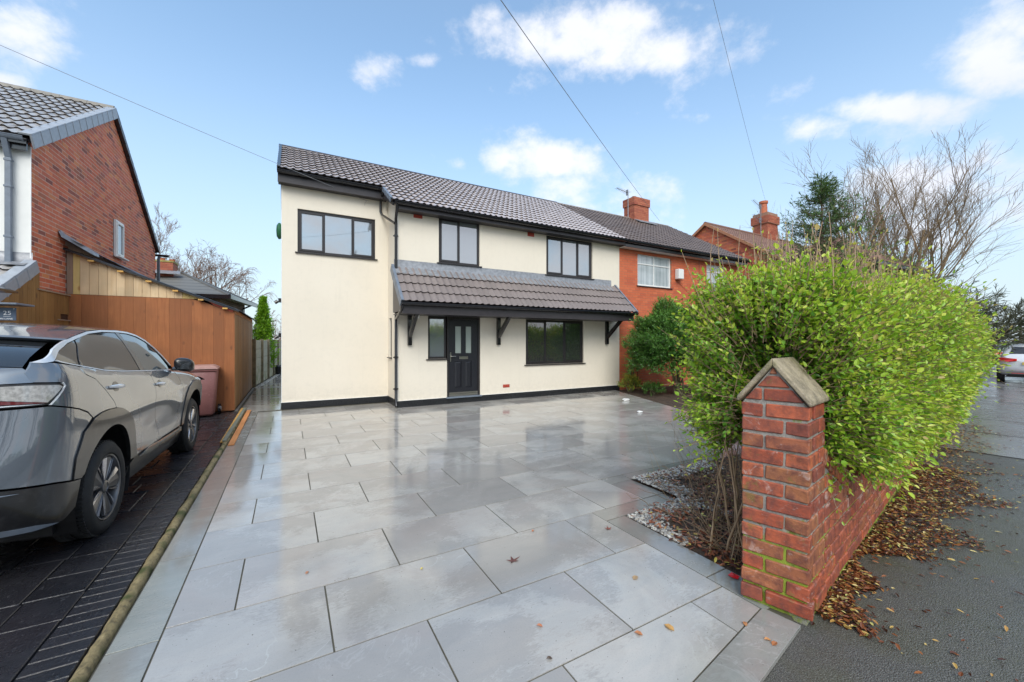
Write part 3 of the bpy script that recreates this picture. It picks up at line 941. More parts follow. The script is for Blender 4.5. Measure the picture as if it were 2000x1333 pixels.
for (a, b) in ((colx[1], colx[2]), (colx[3], colx[4])):
    p = MB(); p.box(a, b, yf + .018, yf + .03, rowz[1], rowz[2]); q = .045
    # raised field with sloping edges
    zz0, zz1 = rowz[1], rowz[2]; o_ = [(a + .012, zz0 + .012), (b - .012, zz0 + .012), (b - .012, zz1 - .012), (a + .012, zz1 - .012)]; i_ = [(a + q, zz0 + q), (b - q, zz0 + q), (b - q, zz1 - q), (a + q, zz1 - q)]
    for k in range(4):
        m_ = (k + 1) % 4
        p.poly([(o_[k][0], yf + .0178, o_[k][1]), (o_[m_][0], yf + .0178, o_[m_][1]), (i_[m_][0], yf + .002, i_[m_][1]), (i_[k][0], yf + .002, i_[k][1])])
    p.poly([(i_[k][0], yf + .002, i_[k][1]) for k in range(4)])
    p.build('door_panel', MAT['door'], door)
    g = MB(); g.box(a + .012, b - .012, yf + .012, yf + .018, rowz[3] + .012, rowz[4] - .012); g.build('pane', MAT['frosted'], door)
    t_ = MB(); zz0, zz1 = rowz[3], rowz[4]
    t_.box(a, a + .014, yf - .004, yf + .012, zz0, zz1); t_.box(b - .014, b, yf - .004, yf + .012, zz0, zz1); t_.box(a + .014, b - .014, yf - .004, yf + .012, zz0, zz0 + .014); t_.box(a + .014, b - .014, yf - .004, yf + .012, zz1 - .014, zz1)
    t_.build('glazing_bead', MAT['door'], door)
h = MB(); h.box(a0 + .028, a0 + .058, yf - .012, yf - .0005, c0 + .80, c0 + 1.03); h.tube([(a0 + .043, yf - .012, c0 + .93), (a0 + .043, yf - .055, c0 + .93), (a0 + .06, yf - .062, c0 + .93), (a0 + .165, yf - .062, c0 + .93)], .009, 8)
h.build('handle', MAT['steel'], door, bevel=.002)
h = MB(); h.box(a0 + lw * .36, a0 + lw * .36 + .235, yf - .012, yf - .0005, c0 + .85, c0 + .925); h.build('letterbox', MAT['steel'], door, bevel=.008)
h = MB(); h.box(a0 + .0, a1, yf - .03, yf - .001, c0 - .002, c0 + .028); h.build('weatherbar', MAT['steel'], door)
th = MB(); th.box(x0 - .03, x1 + .03, 9.30, 9.42, .128, .164); th.build('threshold', MAT['slate_trim'], house, bevel=.006)
th = MB(); th.box(x0 + .056, x1 - .056, 9.372, 9.43, .166, .232); th.build('sill', MAT['steel'], house, bevel=.006)
# air bricks
def air_brick(x0, x1, z0, z1, y=9.35, rows=4):
    v = MB(); v.box(x0, x1, y - .006, y + .02, z0, z1)
    hh = (z1 - z0 - .02) / rows
    for r_ in range(rows): v.box(x0 + .01, x1 - .01, y - .013, y - .0065, z0 + .012 + hh * r_, z0 + .012 + hh * (r_ + .55))
    v.build('air_brick', MAT['vent_red'], house)
air_brick(2.575, 2.79, 4.47, 4.61); air_brick(5.735, 5.95, 4.44, 4.60); air_brick(4.97, 5.17, .31, .392, rows=2)
# roof
RX0 = -.235
roof = MB()
roof.prism([(RX0 + .03, 10.16, roofz(10.16) - .03), (RX0 + .03, 12.85, roofz(12.85) - .03), (RX0 + .03, 16.6, roofz(12.85) - .03 - 3.75 * ROOF_S), (RX0 + .03, 16.6, roofz(12.85) - .1 - 3.75 * ROOF_S), (RX0 + .03, 12.85, roofz(12.85) - .14), (RX0 + .03, 10.16, roofz(10.16) - .10)], (2.34, 0, 0))
roof.prism([(2.04, 9.10, roofz(9.10) - .035), (2.04, 12.85, roofz(12.85) - .035), (2.04, 16.6, roofz(12.85) - .035 - 3.75 * ROOF_S), (2.04, 16.6, roofz(12.85) - .105 - 3.75 * ROOF_S), (2.04, 12.85, roofz(12.85) - .145), (2.04, 9.10, roofz(9.10) - .105)], (7.09, 0, 0))
roof_o = roof.build('roof', MAT['black_plastic'], house)
ncol = 30
tw0 = 9.13 - ncol * TW
r_rows = int((12.85 - 9.03) / TSTEP) + 1
def regA(p, i, j):
    return p.y < 12.80 and (p.x > 1.95 or p.y > 10.0)
tiled_roof(roof_o, (tw0 , 9.03, roofz(9.03)), (1, 0, 0), UP, regA, MAT['tile_new'], 300, ncol, r_rows)
# ridge, verges, step
rg = MB()
for i in range(21):
    xx = RX0 + i * .45
    rg.tube([(xx, 12.87, roofz(12.85) - .035), (xx + .446, 12.87, roofz(12.85) - .035)], .105, 12)
rg.build('ridge_tiles', MAT['ridge_new'], roof_o, smooth=True, autos=40, kind='stuff')
def verge(parent, x, y0, y1, w=.06, mat=None, n=None, zf=roofz, drop=.16, s=1, up=UP):
    """dry verge: overlapping caps up the slope"""
    y = y0
    mt = mat
    d = Vector(up).normalized(); nn = Vector((1, 0, 0)).cross(d)
    if nn.z < 0: nn = -nn
    inv = base_inv(parent)
    m = MB(); L = TG + .03
    # outer side plate and top lip, local: x across, y along the slope, z out
    m.box(-w / 2, w / 2, 0, L, .035, .062); m.box(-w / 2, -w / 2 + .012, 0, L, -drop, .0349) if s > 0 else m.box(w / 2 - .012, w / 2, 0, L, -drop, .0349)
    m.box(-w / 2 - .004 if s > 0 else w / 2 - .016, -w / 2 + .016 if s > 0 else w / 2 + .004, -.006, .02, -drop - .004, .066)
    me = m.mesh('verge_cap', mt, bevel=.003)
    B = Matrix((Vector((1, 0, 0)), d, nn)).transposed().to_4x4()
    while (y < y1 if y1 > y0 else y > y1):
        inst('verge_cap', me, parent, Matrix.Translation((x, y, zf(y))) @ B @ Matrix.Rotation(.012, 4, 'X'), inv)
        y += d.y * TG
verge(roof_o, RX0 + .045, 10.10, 12.6, mat=MAT['black_plastic'], drop=.05)
verge(roof_o, 1.995, 9.03, 9.80, mat=MAT['slate_trim'], drop=.04)
# fascias, soffits, gutters
f = MB(); f.box(2.14, 9.14, 9.085, 9.11, 4.54, 4.69); fo = f.build('fascia', MAT['dark_trim'], house)
f = MB(); f.box(2.15, 9.14, 9.1105, 9.349, 4.545, 4.56); f.build('soffit', MAT['dark_trim'], house)
f = MB(); f.box(-.21, 2.17, 10.19, 10.215, 5.075, 5.31); f.build('fascia', MAT['dark_trim'], house)
f = MB(); f.box(-.20, 2.16, 10.2155, 10.399, 5.08, 5.10); f.build('soffit', MAT['dark_trim'], house)
f = MB(); f.prism([(2.05, 9.11, 4.60), (2.05, 10.19, 5.10), (2.05, 10.19, roofz(10.19) - .05), (2.05, 9.11, roofz(9.11) - .05)], (.03, 0, 0)); f.build('bargeboard', MAT['dark_trim'], house)
gm = MAT['black_plastic']
half_gutter(house, (2.06, 9.02, 4.675), (9.13, 9.02, 4.675), .058, gm)
half_gutter(house, (-.22, 10.125, 5.305), (2.12, 10.125, 5.305), .058, gm)
# downpipes
dp = MB(); dp.tube([(2.12, 9.03, 4.62), (2.12, 9.05, 4.52), (2.150, 9.27, 4.36), (2.158, 9.30, 4.22), (2.158, 9.30, .12), (2.158, 9.25, .045)], .034, 12)
for z in (3.95, 2.75, 1.15, .42): dp.tube([(2.158, 9.30, z), (2.158, 9.30, z + .05)], .043, 12)
for z in (3.95, 1.15, .42): dp.box(2.10, 2.216, 9.325, 9.349, z + .012, z + .035)
dp.build('downpipe', gm, house, smooth=True, autos=40)
dp = MB(); dp.tube([(2.02, 10.12, 5.25), (2.02, 10.15, 5.18), (2.02, 10.33, 5.06), (2.02, 10.35, 4.98), (2.02, 10.35, 4.80), (2.05, 10.33, 4.72), (2.14, 9.50, 4.33), (2.150, 9.36, 4.27)], .031, 12)
dp.build('downpipe', gm, house, smooth=True, autos=40)
gr = MB(); gr.box(2.02, 2.26, 9.16, 9.345, -.012, .004); gr.build('drain_cover', MAT['kerbstone'], house)
# small things on the walls
m = MB(); m.box(2.165, 2.185, 10.33, 10.36, 4.86, 4.93); m.build('cable_clip', MAT['steel'], house)
al = MB(); al.lathe([(0, 0), (.13, .0), (.15, .03), (.15, .06), (.10, .10), (0, .11)], Matrix.Translation((-.145, 10.9, 4.15)) @ Matrix.Rotation(R(-90), 4, 'Y') @ Matrix.Scale(1.3, 4, (1, 0, 0)), 12)
MAT['alarm'] = simple('alarm green', (.02, .13, .06), .35)
al.build('alarm_box', MAT['alarm'], house, smooth=True, autos=40)
for yz in ((13.5, 2.72), (13.5, 1.7)):
    m = MB(); m.box(-.26, -.14, yz[0] - .05, yz[0] + .05, yz[1] - .04, yz[1] + .08); m.tube([(-.27, yz[0], yz[1]), (-.35, yz[0], yz[1] - .06)], .05, 10); m.build('wall_lamp', gm, house)

# ---- canopy over the door
cany = lambda y: 2.385 + (y - 8.46) * .96
CUP = Vector((0, 1, .96)).normalized()
cp = MB(); cp.prism([(2.10, 8.52, 2.335), (2.10, 9.349, cany(9.349) - .04), (2.10, 9.349, 2.20), (2.10, 8.52, 2.20)], (6.77, 0, 0))
canopy = cp.build('canopy', MAT['dark_trim'], house)
tiled_roof(canopy, (2.125, 8.455, 2.385), (1, 0, 0), CUP, lambda p, i, j: p.y < 9.20, MAT['tile_canopy'], 300, 22, 4)
verge(canopy, 2.09, 8.45, 9.18, mat=MAT['slate_trim'], zf=cany, up=CUP, drop=.12)
verge(canopy, 8.965, 8.45, 9.18, mat=MAT['slate_trim'], zf=cany, up=CUP, s=-1, drop=.10)
fl = MB()
N = 110
rows_ = [(9.343, 3.44), (9.338, 3.285), (9.325, 3.255), (9.16, cany(9.16) + .075), (9.135, cany(9.135) + .066)]
for i in range(N + 1):
    xx = 2.12 + i * (8.80 - 2.12) / N
    for j_, (yy, zz) in enumerate(rows_):
        wob = .014 * abs(math.sin(math.pi * (xx - 2.125) / (TW / 2))) * (j_ >= 3) + .004 * noise.noise(Vector((xx * 5, j_, 0)))
        fl.v.append((xx, yy - (.02 * noise.noise(Vector((xx * 3, 7, 0))) if j_ == 4 else 0), zz - .012 * (j_ >= 3) + wob))
for i in range(N):
    for j_ in range(4):
        a = i * 5 + j_; fl.face([a, a + 1, a + 6, a + 5])
fl.build('lead_flashing', MAT['lead'], canopy, smooth=True)
f = MB(); f.box(2.10, 8.90, 8.495, 8.519, 2.135, 2.345); f.build('fascia', MAT['dark_trim'], canopy)
f = MB(); f.box(2.11, 8.86, 8.5195, 9.348, 2.150, 2.168); f.build('soffit', MAT['dark_trim'], canopy)
half_gutter(canopy, (2.07, 8.43, 2.365), (8.97, 8.43, 2.365), .056, gm)
m = MB(); m.tube([(2.09, 8.43, 2.31), (2.09, 8.50, 2.22), (2.14, 9.10, 2.10), (2.155, 9.26, 2.06)], .032, 10); m.build('downpipe', gm, canopy, smooth=True, autos=40)
for bx in (2.475, 4.82, 8.595):
    b = MB(); b.box(bx - .045, bx + .045, 9.27, 9.349, 1.45, 2.149)
    b.prism([(bx - .035, 9.269, 1.62), (bx - .035, 9.269, 1.76), (bx - .035, 8.80, 2.149), (bx - .035, 8.66, 2.149)], (.07, 0, 0))
    b.build('bracket', MAT['black_plastic'], canopy)
m = MB(); m.lathe([(0, -.05), (.03, -.045), (.045, -.02), (.045, .02), (.05, .03), (0, .035)], Matrix.Translation((2.56, 8.95, 2.112)), 12)
m.build('camera_dome', MAT['white_upvc'], canopy, smooth=True)

# ================================================================ the attached red brick half
nb = empty('brick_house', (12.3, 12, 0), 'bright red brick house attached to the cream house, with white windows', 'house', None)
W = MB()
hN = [(9.955, 11.585, 3.37, 4.43), (13.52, 14.63, 3.44, 4.42)]
wall_panel(W, 9.151, 15.45, -.02, 4.62, 9.351, hN)
wall_panel(W, 9.351, 16.4, -.02, 4.7, 15.45, [], axis='y', sgn=1)
W.poly([(15.45, 9.35, 4.7), (15.45, 16.4, 4.7), (15.45, 12.85, 6.9)])
W.build('wall', MAT['mortar_red'], nb)
def sp_n(zc):
    out = [(0.005, 6.30)]
    for h in hN:
        if h[2] - .005 < zc < h[3] + .005:
            nw = []
            for (a, b) in out:
                if h[0] - 9.15 > a and h[1] - 9.15 < b: nw += [(a, h[0] - 9.15), (h[1] - 9.15, b)]
                else: nw.append((a, b))
            out = nw
    return out
bricks(nb, (9.15, 9.351, 0), (1, 0, 0), 58, sp_n, MAT['brick_bright'], 300, stuffname='brickwork', seed=9, j=.009, proud=.004)
bricks(nb, (15.45, 9.351, 0), (0, 1, 0), 58, lambda z: [(0, 7)], MAT['brick_bright'], 0, stuffname='brickwork', seed=10, j=.009, proud=.004)
WF, WG = MAT['white_upvc'], MAT['blinds']
window(nb, 9.955, 11.585, 3.37, 4.43, 9.351, [(0, .5, False), (.5, 1, False)], WF, WG, True, transom=4.10, sillmat=MAT['dark_trim'])
window(nb, 13.52, 14.63, 3.44, 4.42, 9.351, [(0, 1, False)], WF, WG, True, transom=4.15, sillmat=MAT['white_upvc'])
rf = MB()
rf.prism([(9.14, 9.10, roofz(9.10) - .03), (9.14, 12.85, roofz(12.85) - .03), (9.14, 16.6, roofz(12.85) - .03 - 3.75 * ROOF_S), (9.14, 16.6, roofz(12.85) - .1 - 3.75 * ROOF_S), (9.14, 12.85, roofz(12.85) - .14), (9.14, 9.10, roofz(9.10) - .10)], (6.48, 0, 0))
rf_o = rf.build('roof', MAT['dark_trim'], nb)
tiled_roof(rf_o, (9.135, 9.03, roofz(9.03)), (1, 0, 0), UP, lambda p, i, j: p.y < 12.8, MAT['tile_old'], 300, 21, r_rows)
rg = MB()
for i in range(15):
    xx = 9.16 + i * .435; rg.tube([(xx, 12.87, roofz(12.85) - .045), (xx + .43, 12.87, roofz(12.85) - .045)], .10, 12)
rg.build('ridge_tiles', MAT['felt_grey'], rf_o, smooth=True, autos=40, kind='stuff')
f = MB(); f.box(9.15, 15.68, 9.085, 9.11, 4.50, 4.68); f.build('fascia', MAT['black_plastic'], nb)
f = MB(); f.box(9.15, 15.64, 9.1105, 9.350, 4.505, 4.52); f.build('soffit', MAT['white_upvc'], nb)
half_gutter(nb, (9.16, 9.02, 4.665), (15.72, 9.02, 4.665), .058, gm)
# chimney on the ridge
ch = MB(); ch.box(13.16, 14.06, 12.55, 13.15, 6.7, 7.52); ch.box(13.12, 14.10, 12.51, 13.19, 7.52, 7.86)
cho = ch.build('chimney', MAT['mortar_red'], rf_o)
for (O_, al_, L_, c0_, n_) in (((13.16, 12.55, 6.72), (1, 0, 0), .90, 0, 10), ((13.12, 12.51, 7.52), (1, 0, 0), .98, 0, 4)):
    bricks(cho, O_, al_, n_, lambda z, L=L_: [(0, L)], MAT['brick_far'], 120, seed=12)
for (O_, L_, n_) in (((13.16, 13.15, 6.72), .60, 10), ((13.12, 13.19, 7.52), .68, 4)):
    bricks(cho, O_, (0, -1, 0), n_, lambda z, L=L_: [(0, L)], MAT['brick_far'], 120, seed=13)
pt = MB(); pt.lathe([(.10, 0), (.09, .12), (.10, .13), (0, .13)], Matrix.Translation((13.45, 12.85, 7.86)), 12); pt.build('chimney_pot', MAT['terracotta'], cho, smooth=True, autos=40)
fl = MB(); fl.box(13.08, 14.30, 12.45, 12.52, 6.72, 6.80); fl.prism([(13.10, 12.48, 6.83), (14.18, 12.48, 6.83), (14.18, 12.16, 6.66), (13.10, 12.16, 6.66)], (0, 0, .035)); fl.build('lead_flashing', MAT['lead'], cho)
# boiler flue guard, cable
fg = MB(); fg.box(11.76, 12.02, 9.16, 9.345, 3.70, 4.05); fg.build('vent_box', MAT['white_upvc'], nb, bevel=.02)
cb = MB(); cb.tube([(13.08, 9.342, 4.5), (13.08, 9.342, .2)], .006, 5); cb.tube([(9.95, 9.342, 2.6), (9.95, 9.342, .2)], .006, 5); cb.tube([(11.8, 9.342, 3.69), (12.6, 9.342, 3.2), (13.08, 9.342, 3.15)], .004, 5); cb.build('cable', MAT['black_plastic'], nb)
# ================================================================ left neighbour: number 25
lh = empty('gabled_house', (-6.9, 13, 0), 'red brick gable-ended house with white rendered front and dark tiled roof, behind the grey car', 'house')
LX = -3.68; LY0, LY1, LYR = 9.53, 16.5, 12.96
lroof = lambda y: 4.86 + (y - 9.42) * .625 if y <= LYR else 4.86 + (LYR - 9.42) * .625 - (y - LYR) * .715
W = MB()
W.poly([(LX, LY0, -.02), (LX, LY1, -.02), (LX, LY1, 4.45), (LX, LYR, 6.98), (LX, LY0, 4.84)])
W.build('wall', MAT['mortar_left'], lh)
W = MB(); wall_panel(W, -10.5, LX - .001, -.02, 4.75, LY0, [(-6.6, -4.9, 3.2, 4.3)])
W.build('rendered_wall', MAT['white_render'], lh)
window(lh, -6.6, -4.9, 3.2, 4.3, LY0, [(0, .5, True), (.5, 1, False)], MAT['frame'], MAT['glass'], True)
wn_l = (13.05, 13.60, 3.60, 4.50)
def sp_l(zc):
    top = zc + BH / 2
    if top < 4.70: a, b = .012, LY1 - LY0
    else:
        a = max(0, (top - 4.80) / .625 + 9.42 - LY0 + .02); b = (LYR + (4.86 + (LYR - 9.42) * .625 - top - .06) / .715) - LY0
    if top > 4.42: b = min(b, (LYR + (4.86 + (LYR - 9.42) * .625 - top - .06) / .715) - LY0)
    out = [(a, b)] if b - a > .1 else []
    h0, h1 = wn_l[0] - LY0, wn_l[1] - LY0
    if wn_l[2] < zc < wn_l[3] and out: out = [(a, h0), (h1, b)]
    return out
shroof = lambda x: 3.36 + (x + 3.68) * (-1.09 / 2.64)
def keep_l(p):
    if p.y > 10.72 and p.z < 3.42: return False
    if p.y < 10.72 and p.z < 2.36: return False
    return True
bricks(lh, (LX, LY0, 0), (0, 1, 0), 90, sp_l, MAT['brick_left'], 300, keep=keep_l, stuffname='brickwork', seed=21, proud=.0025, j=.014)
# soldier edge of the corner seen on the front
f = MB(); f.box(LX - .001, LX + .012, LY0 - .012, LY0, 2.85, 4.72); f.build('corner_bead', MAT['white_upvc'], lh)
f = MB(); f.box(LX + .0, LX + .008, wn_l[0], wn_l[1], wn_l[2] - .0, wn_l[3]); f.build('window_reveal', MAT['dark_trim'], lh)
window(lh, wn_l[0] + .01, wn_l[1] - .01, wn_l[2] + .01, wn_l[3] - .01, LX + .095, [(0, 1, True)], WF, MAT['glass'], True, axis='y', sgn=1)
rf = MB()
th = .09
for (ya, yb) in ((9.36, LYR), (LYR, 16.62)):
    rf.prism([(-10.6, ya, lroof(ya) - .03), (-10.6, yb, lroof(yb) - .03), (-10.6, yb, lroof(yb) - .03 - th), (-10.6, ya, lroof(ya) - .03 - th)], (10.6 + LX + .02, 0, 0))
lro = rf.build('roof', MAT['black_plastic'], lh)
UPL = Vector((0, 1, .625)).normalized()
rowsL = int((LYR - 9.36) / (UPL.y * TG)) + 1
tiled_roof(lro, (LX + .03 - 22 * TW, 9.34, lroof(9.36) - .01), (1, 0, 0), UPL, lambda p, i, j: p.y < LYR - .05, MAT['tile_left'], 300, 22, rowsL)
def lcap(x, y0, y1, n_, mat):
    m = MB(); m.box(-.07, .07, 0, TG + .02, .03, .055); m.box(.055, .072, 0, TG + .02, -.17, .0299); m.box(-.075, .077, -.008, .016, .028, .062); m.box(.05, .078, -.008, .016, -.172, .0279)
    me = m.mesh('verge_cap', mat, bevel=.004)
    sl = (lroof(y1) - lroof(y0)) / (y1 - y0)
    d = Vector((0, 1, sl)).normalized(); nn = Vector((1, 0, 0)).cross(d)
    B = Matrix((Vector((1, 0, 0)), d, nn)).transposed().to_4x4(); inv = base_inv(lro)
    for k in range(n_):
        y = y0 + (y1 - y0) * k / n_
        inst('verge_cap', me, lro, Matrix.Translation((x, y, lroof(y))) @ B @ Matrix.Rotation(.014, 4, 'X'), inv)
lcap(LX + .02, 9.34, LYR, 13, MAT['slate_light'])
m = MB(); 
for k in range(12):
    y = LYR + (16.62 - LYR) * k / 12; y2 = LYR + (16.62 - LYR) * (k + .97) / 12
    m.prism([(LX - .05, y, lroof(y) + .03), (LX - .05, y2, lroof(y2) + .045), (LX - .05, y2, lroof(y2) - .10), (LX - .05, y, lroof(y) - .12)], (.14, 0, 0))
m.build('verge_boards', MAT['dark_trim'], lro, kind='stuff')
rg = MB()
for i in range(15):
    xx = LX + .06 - (i + 1) * .45; rg.tube([(xx, LYR, lroof(LYR) - .02), (xx + .444, LYR, lroof(LYR) - .02)], .11, 12)
rg.build('ridge_tiles', MAT['felt_grey'], lro, smooth=True, autos=40, kind='stuff')
half_gutter(lh, (-10.5, 9.36, 4.80), (LX + .0, 9.36, 4.80), .06, MAT['slate_trim'])
f = MB(); f.box(-10.5, LX, 9.42, 9.445, 4.62, 4.80); f.build('fascia', MAT['black_plastic'], lh)
half_gutter(lh, (-6, 16.72, 4.32), (LX + .30, 16.72, 4.32), .06, MAT['black_plastic'])
m = MB(); m.tube([(LX + .06, 16.72, 4.28), (LX + .06, 16.60, 4.15), (LX + .06, 16.58, 0)], .04, 8); m.build('downpipe', MAT['black_plastic'], lh, smooth=True, autos=40)
m = MB()      # square downpipe on the white front
for (a, b, c, d, e, g) in ((-3.93, -3.86, 9.44, 9.50, 2.70, 4.48),): m.box(a, b, c, d, e, g)
m.prism([(-3.93, 9.44, 4.48), (-3.93, 9.50, 4.48), (-3.93, 9.40, 4.74), (-3.93, 9.33, 4.74)], (.07, 0, 0))
for z in (4.42, 4.0, 3.2, 2.78): m.box(-3.94, -3.85, 9.432, 9.508, z, z + .035)
m.build('downpipe', MAT['slate_trim'], lh, bevel=.005)
# lower porch roof with slate verge, boarded side
pz = lambda y: 2.80 + (y - 9.50) * .56
pr_up = Vector((0, 1, .56)).normalized()
pb = MB(); pb.prism([(-7.5, 8.1, pz(8.1) - .03), (-7.5, 9.52, pz(9.52) - .03), (-7.5, 9.52, pz(9.52) - .2), (-7.5, 8.1, pz(8.1) - .14)], (7.5 + LX + .01, 0, 0))
po = pb.build('porch_roof', MAT['dark_trim'], lh)
tiled_roof(po, (LX + .0 - 10 * TW, 8.08, pz(8.08)), (1, 0, 0), pr_up, lambda p, i, j: p.y < 9.3, MAT['tile_left'], 60, 10, 5)
m = MB(); m.box(-.07, .07, 0, TG + .02, .03, .055); m.box(.055, .072, 0, TG + .02, -.15, .0299); m.box(-.075, .077, -.008, .016, .028, .062); m.box(.05, .078, -.008, .016, -.152, .0279)
me = m.mesh('verge_cap', MAT['slate_light'], bevel=.004); nn = Vector((1, 0, 0)).cross(pr_up); B = Matrix((Vector((1, 0, 0)), pr_up, nn)).transposed().to_4x4(); inv = base_inv(po)
for k in range(5):
    y = 8.08 + k * .29
    inst('verge_cap', me, po, Matrix.Translation((LX + .01, y, pz(y))) @ B @ Matrix.Rotation(.02, 4, 'X'), inv)
m = MB()
N = 30
for i in range(N + 1):
    x = -7.4 + i * (LX + .03 + 7.4) / N
    for (y, z) in ((9.522, 2.99), (9.515, 2.84), (9.38, 2.80), (9.25, 2.745)): m.v.append((x, y, z + .02 * noise.noise(Vector((x * 4, y * 3, 0)))))
for i in range(N):
    for k in range(3): a = i * 4 + k; m.face([a, a + 1, a + 5, a + 4])
m.build('lead_flashing', MAT['lead'], po, smooth=True)

# boards -----------------------------------------------------------------
def mat_wood(name, a, b, knot=(.1, .04, .015), rough=.6, axis=2):
    t = NT(name); r = t.node('ShaderNodeObjectInfo').outputs['Random']
    off = t.node('ShaderNodeCombineXYZ')
    for k in range(3): t.l.new(t.math('MULTIPLY', r, 17.0 + 9 * k), off.inputs[k])
    sc = [26, 26, 26]; sc[axis] = 1.6
    w = t.coord('World', tuple(sc), off.outputs[0]); g = t.noise(w, 1.0, 6, .65, .7)
    c = t.mix(t.rng(g, .32, .68), a, b)
    c = t.mix(t.math('MULTIPLY', r, .75), c, tuple(x * .62 for x in a))
    sk = [7, 7, 7]; sk[axis] = 3.2
    k = t.node('ShaderNodeTexVoronoi'); t.l.new(t.coord('World', tuple(sk), off.outputs[0]), k.inputs['Vector']); k.inputs['Scale'].default_value = .8
    c = t.mix(t.rng(k.outputs['Distance'], .06, .17, .85, 0), c, knot)
    n = t.noise(t.coord('World'), 2.4, 4)
    c = t.mix(t.rng(n, .4, .7, 0, .5), c, tuple(x * .5 for x in b))
    t.P(Base_Color=c, Roughness=rough); t.bump(g, .25, .004)
    return t.mat
MAT['wood_brown'] = mat_wood('stained fence board', (.30, .095, .027), (.42, .15, .045), (.13, .042, .014))
MAT['wood_olive'] = mat_wood('weathered board', (.31, .15, .045), (.42, .23, .075), (.11, .05, .02))
MAT['wood_new'] = mat_wood('new larch board', (.70, .48, .26), (.82, .62, .38), (.28, .13, .05))
MAT['wood_yellow'] = mat_wood('yellow pine board', (.66, .47, .16), (.74, .55, .22), (.4, .2, .06))
MAT['wood_grey'] = mat_wood('sawn grey board', (.38, .26, .18), (.46, .33, .23), (.2, .1, .06))
MAT['wood_orange'] = mat_wood('orange batten', (.62, .24, .07), (.70, .30, .10), (.3, .1, .03), axis=1)
MAT['wood_amber'] = mat_wood('amber batten', (.66, .36, .08), (.74, .43, .12), (.3, .1, .03), axis=1)
MAT['wood_green'] = mat_wood('green treated batten', (.17, .18, .13), (.24, .25, .19), (.1, .1, .06), axis=1)
bs = empty('board_screen', (LX + .05, 9.3, 0), 'tall weathered brown vertical board screen under the slate-edged porch roof', 'screen')
y = 7.9; rb = random.Random(2); k = 0
while y < 10.66:
    wd = .118
    y1 = min(y + wd, 10.69)
    ztop = lambda q: min(pz(q) - .10, 9) if q < 9.60 else 2.40
    z0 = 0.02
    m = MB(); x0 = LX + .03 + rb.uniform(0, .003)
    zt0, zt1 = ztop(y), ztop(y1 - .004)
    if y < 9.6 <= y1: zt1 = zt0
    if y < 9.5 and y1 > 9.5: pass
    zb = 2.05 if (y > 10.30) else z0
    m.prism([(x0, y + .002, zb), (x0, y1 - .002, zb), (x0, y1 - .002, zt1), (x0, y + .002, zt0)], (.02, 0, 0))
    m.build('board', MAT['wood_olive'], bs)
    if zb > 1:
        m = MB(); m.box(x0, x0 + .02, y + .002, y1 - .002, z0, 1.93); m.build('board', MAT['wood_olive'], bs)
    y = y1
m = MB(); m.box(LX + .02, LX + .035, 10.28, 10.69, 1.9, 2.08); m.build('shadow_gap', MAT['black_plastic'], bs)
m = MB(); m.box(LX + .05, LX + .075, 10.26, 10.70, 1.925, 1.945); m.build('ledge', MAT['wood_grey'], bs)
m = MB(); m.box(LX + .052, LX + .075, 9.60, 10.70, 2.40, 2.425); m.build('top_rail', MAT['wood_grey'], bs)

# porch post with cap, and the number plaque
pp = empty('porch_post', (-3.35, 8.05, 0), 'slate blue post with two flat caps at the left edge, beside the board screen', 'post')
m = MB(); m.box(-3.62, -3.46, 8.0, 8.14, 0, 2.22); m.build('post', MAT['slate_trim'], pp, bevel=.006)
m = MB(); m.box(-3.95, -3.30, 7.80, 8.25, 2.215, 2.245); m.prism([(-3.95, 7.80, 2.2455), (-3.30, 7.80, 2.2455), (-3.36, 7.86, 2.275), (-3.95, 7.86, 2.275)], (0, .33, 0)); m.build('post_cap', MAT['black_plastic'], pp)
m = MB(); m.box(-3.95, -3.13, 7.78, 8.22, 2.03, 2.055); m.build('shelf', MAT['slate_trim'], pp, bevel=.004)
sg = empty('number_plaque', (-3.45, 7.98, 1.9), 'slate blue house number plaque reading 25 at the left edge', 'sign')
MAT['plaque'] = simple('plaque slate', (.075, .11, .165), .45, .08)
MAT['letter'] = simple('white lettering', (.85, .85, .85), .5, .02)
m = MB(); m.box(-3.62, -3.206, 7.955, 7.972, 1.826, 1.998); m.build('board', MAT['plaque'], sg, bevel=.002)
def text(s, loc, size, parent, mat=None, name='lettering', rot=(R(90), 0, 0), align='CENTER', ext=.002):
    cu = bpy.data.curves.new(name, 'FONT'); cu.body = s; cu.size = size; cu.extrude = ext; cu.align_x = align; cu.resolution_u = 3
    o = bpy.data.objects.new(name, cu); o.location = loc; o.rotation_euler = rot
    me = bpy.data.meshes.new_from_object(o); bpy.data.objects.remove(o)
    me.materials.clear(); me.materials.append(mat or MAT['letter'])
    o2 = bpy.data.objects.new(name, me); C.objects.link(o2)
    o2.parent = parent; o2.matrix_parent_inverse = base_inv(parent)
    o2.matrix_basis = Matrix.Translation(loc) @ Matrix.Rotation(rot[2], 4, 'Z') @ Matrix.Rotation(rot[0], 4, 'X')
    return o2
text('25', (-3.283, 7.953, 1.900), .078, sg)
text('NEW NIXON LANE', (-3.232, 7.953, 1.838), .031, sg, align='RIGHT')
m = MB(); m.box(-3.318, -3.25, 7.951, 7.954, 1.878, 1.882); m.build('rule', MAT['letter'], sg)
m = MB(); m.tube([(-3.222, 7.955, 1.982), (-3.222, 7.949, 1.982)], .005, 8); m.build('screw', MAT['steel'], sg)

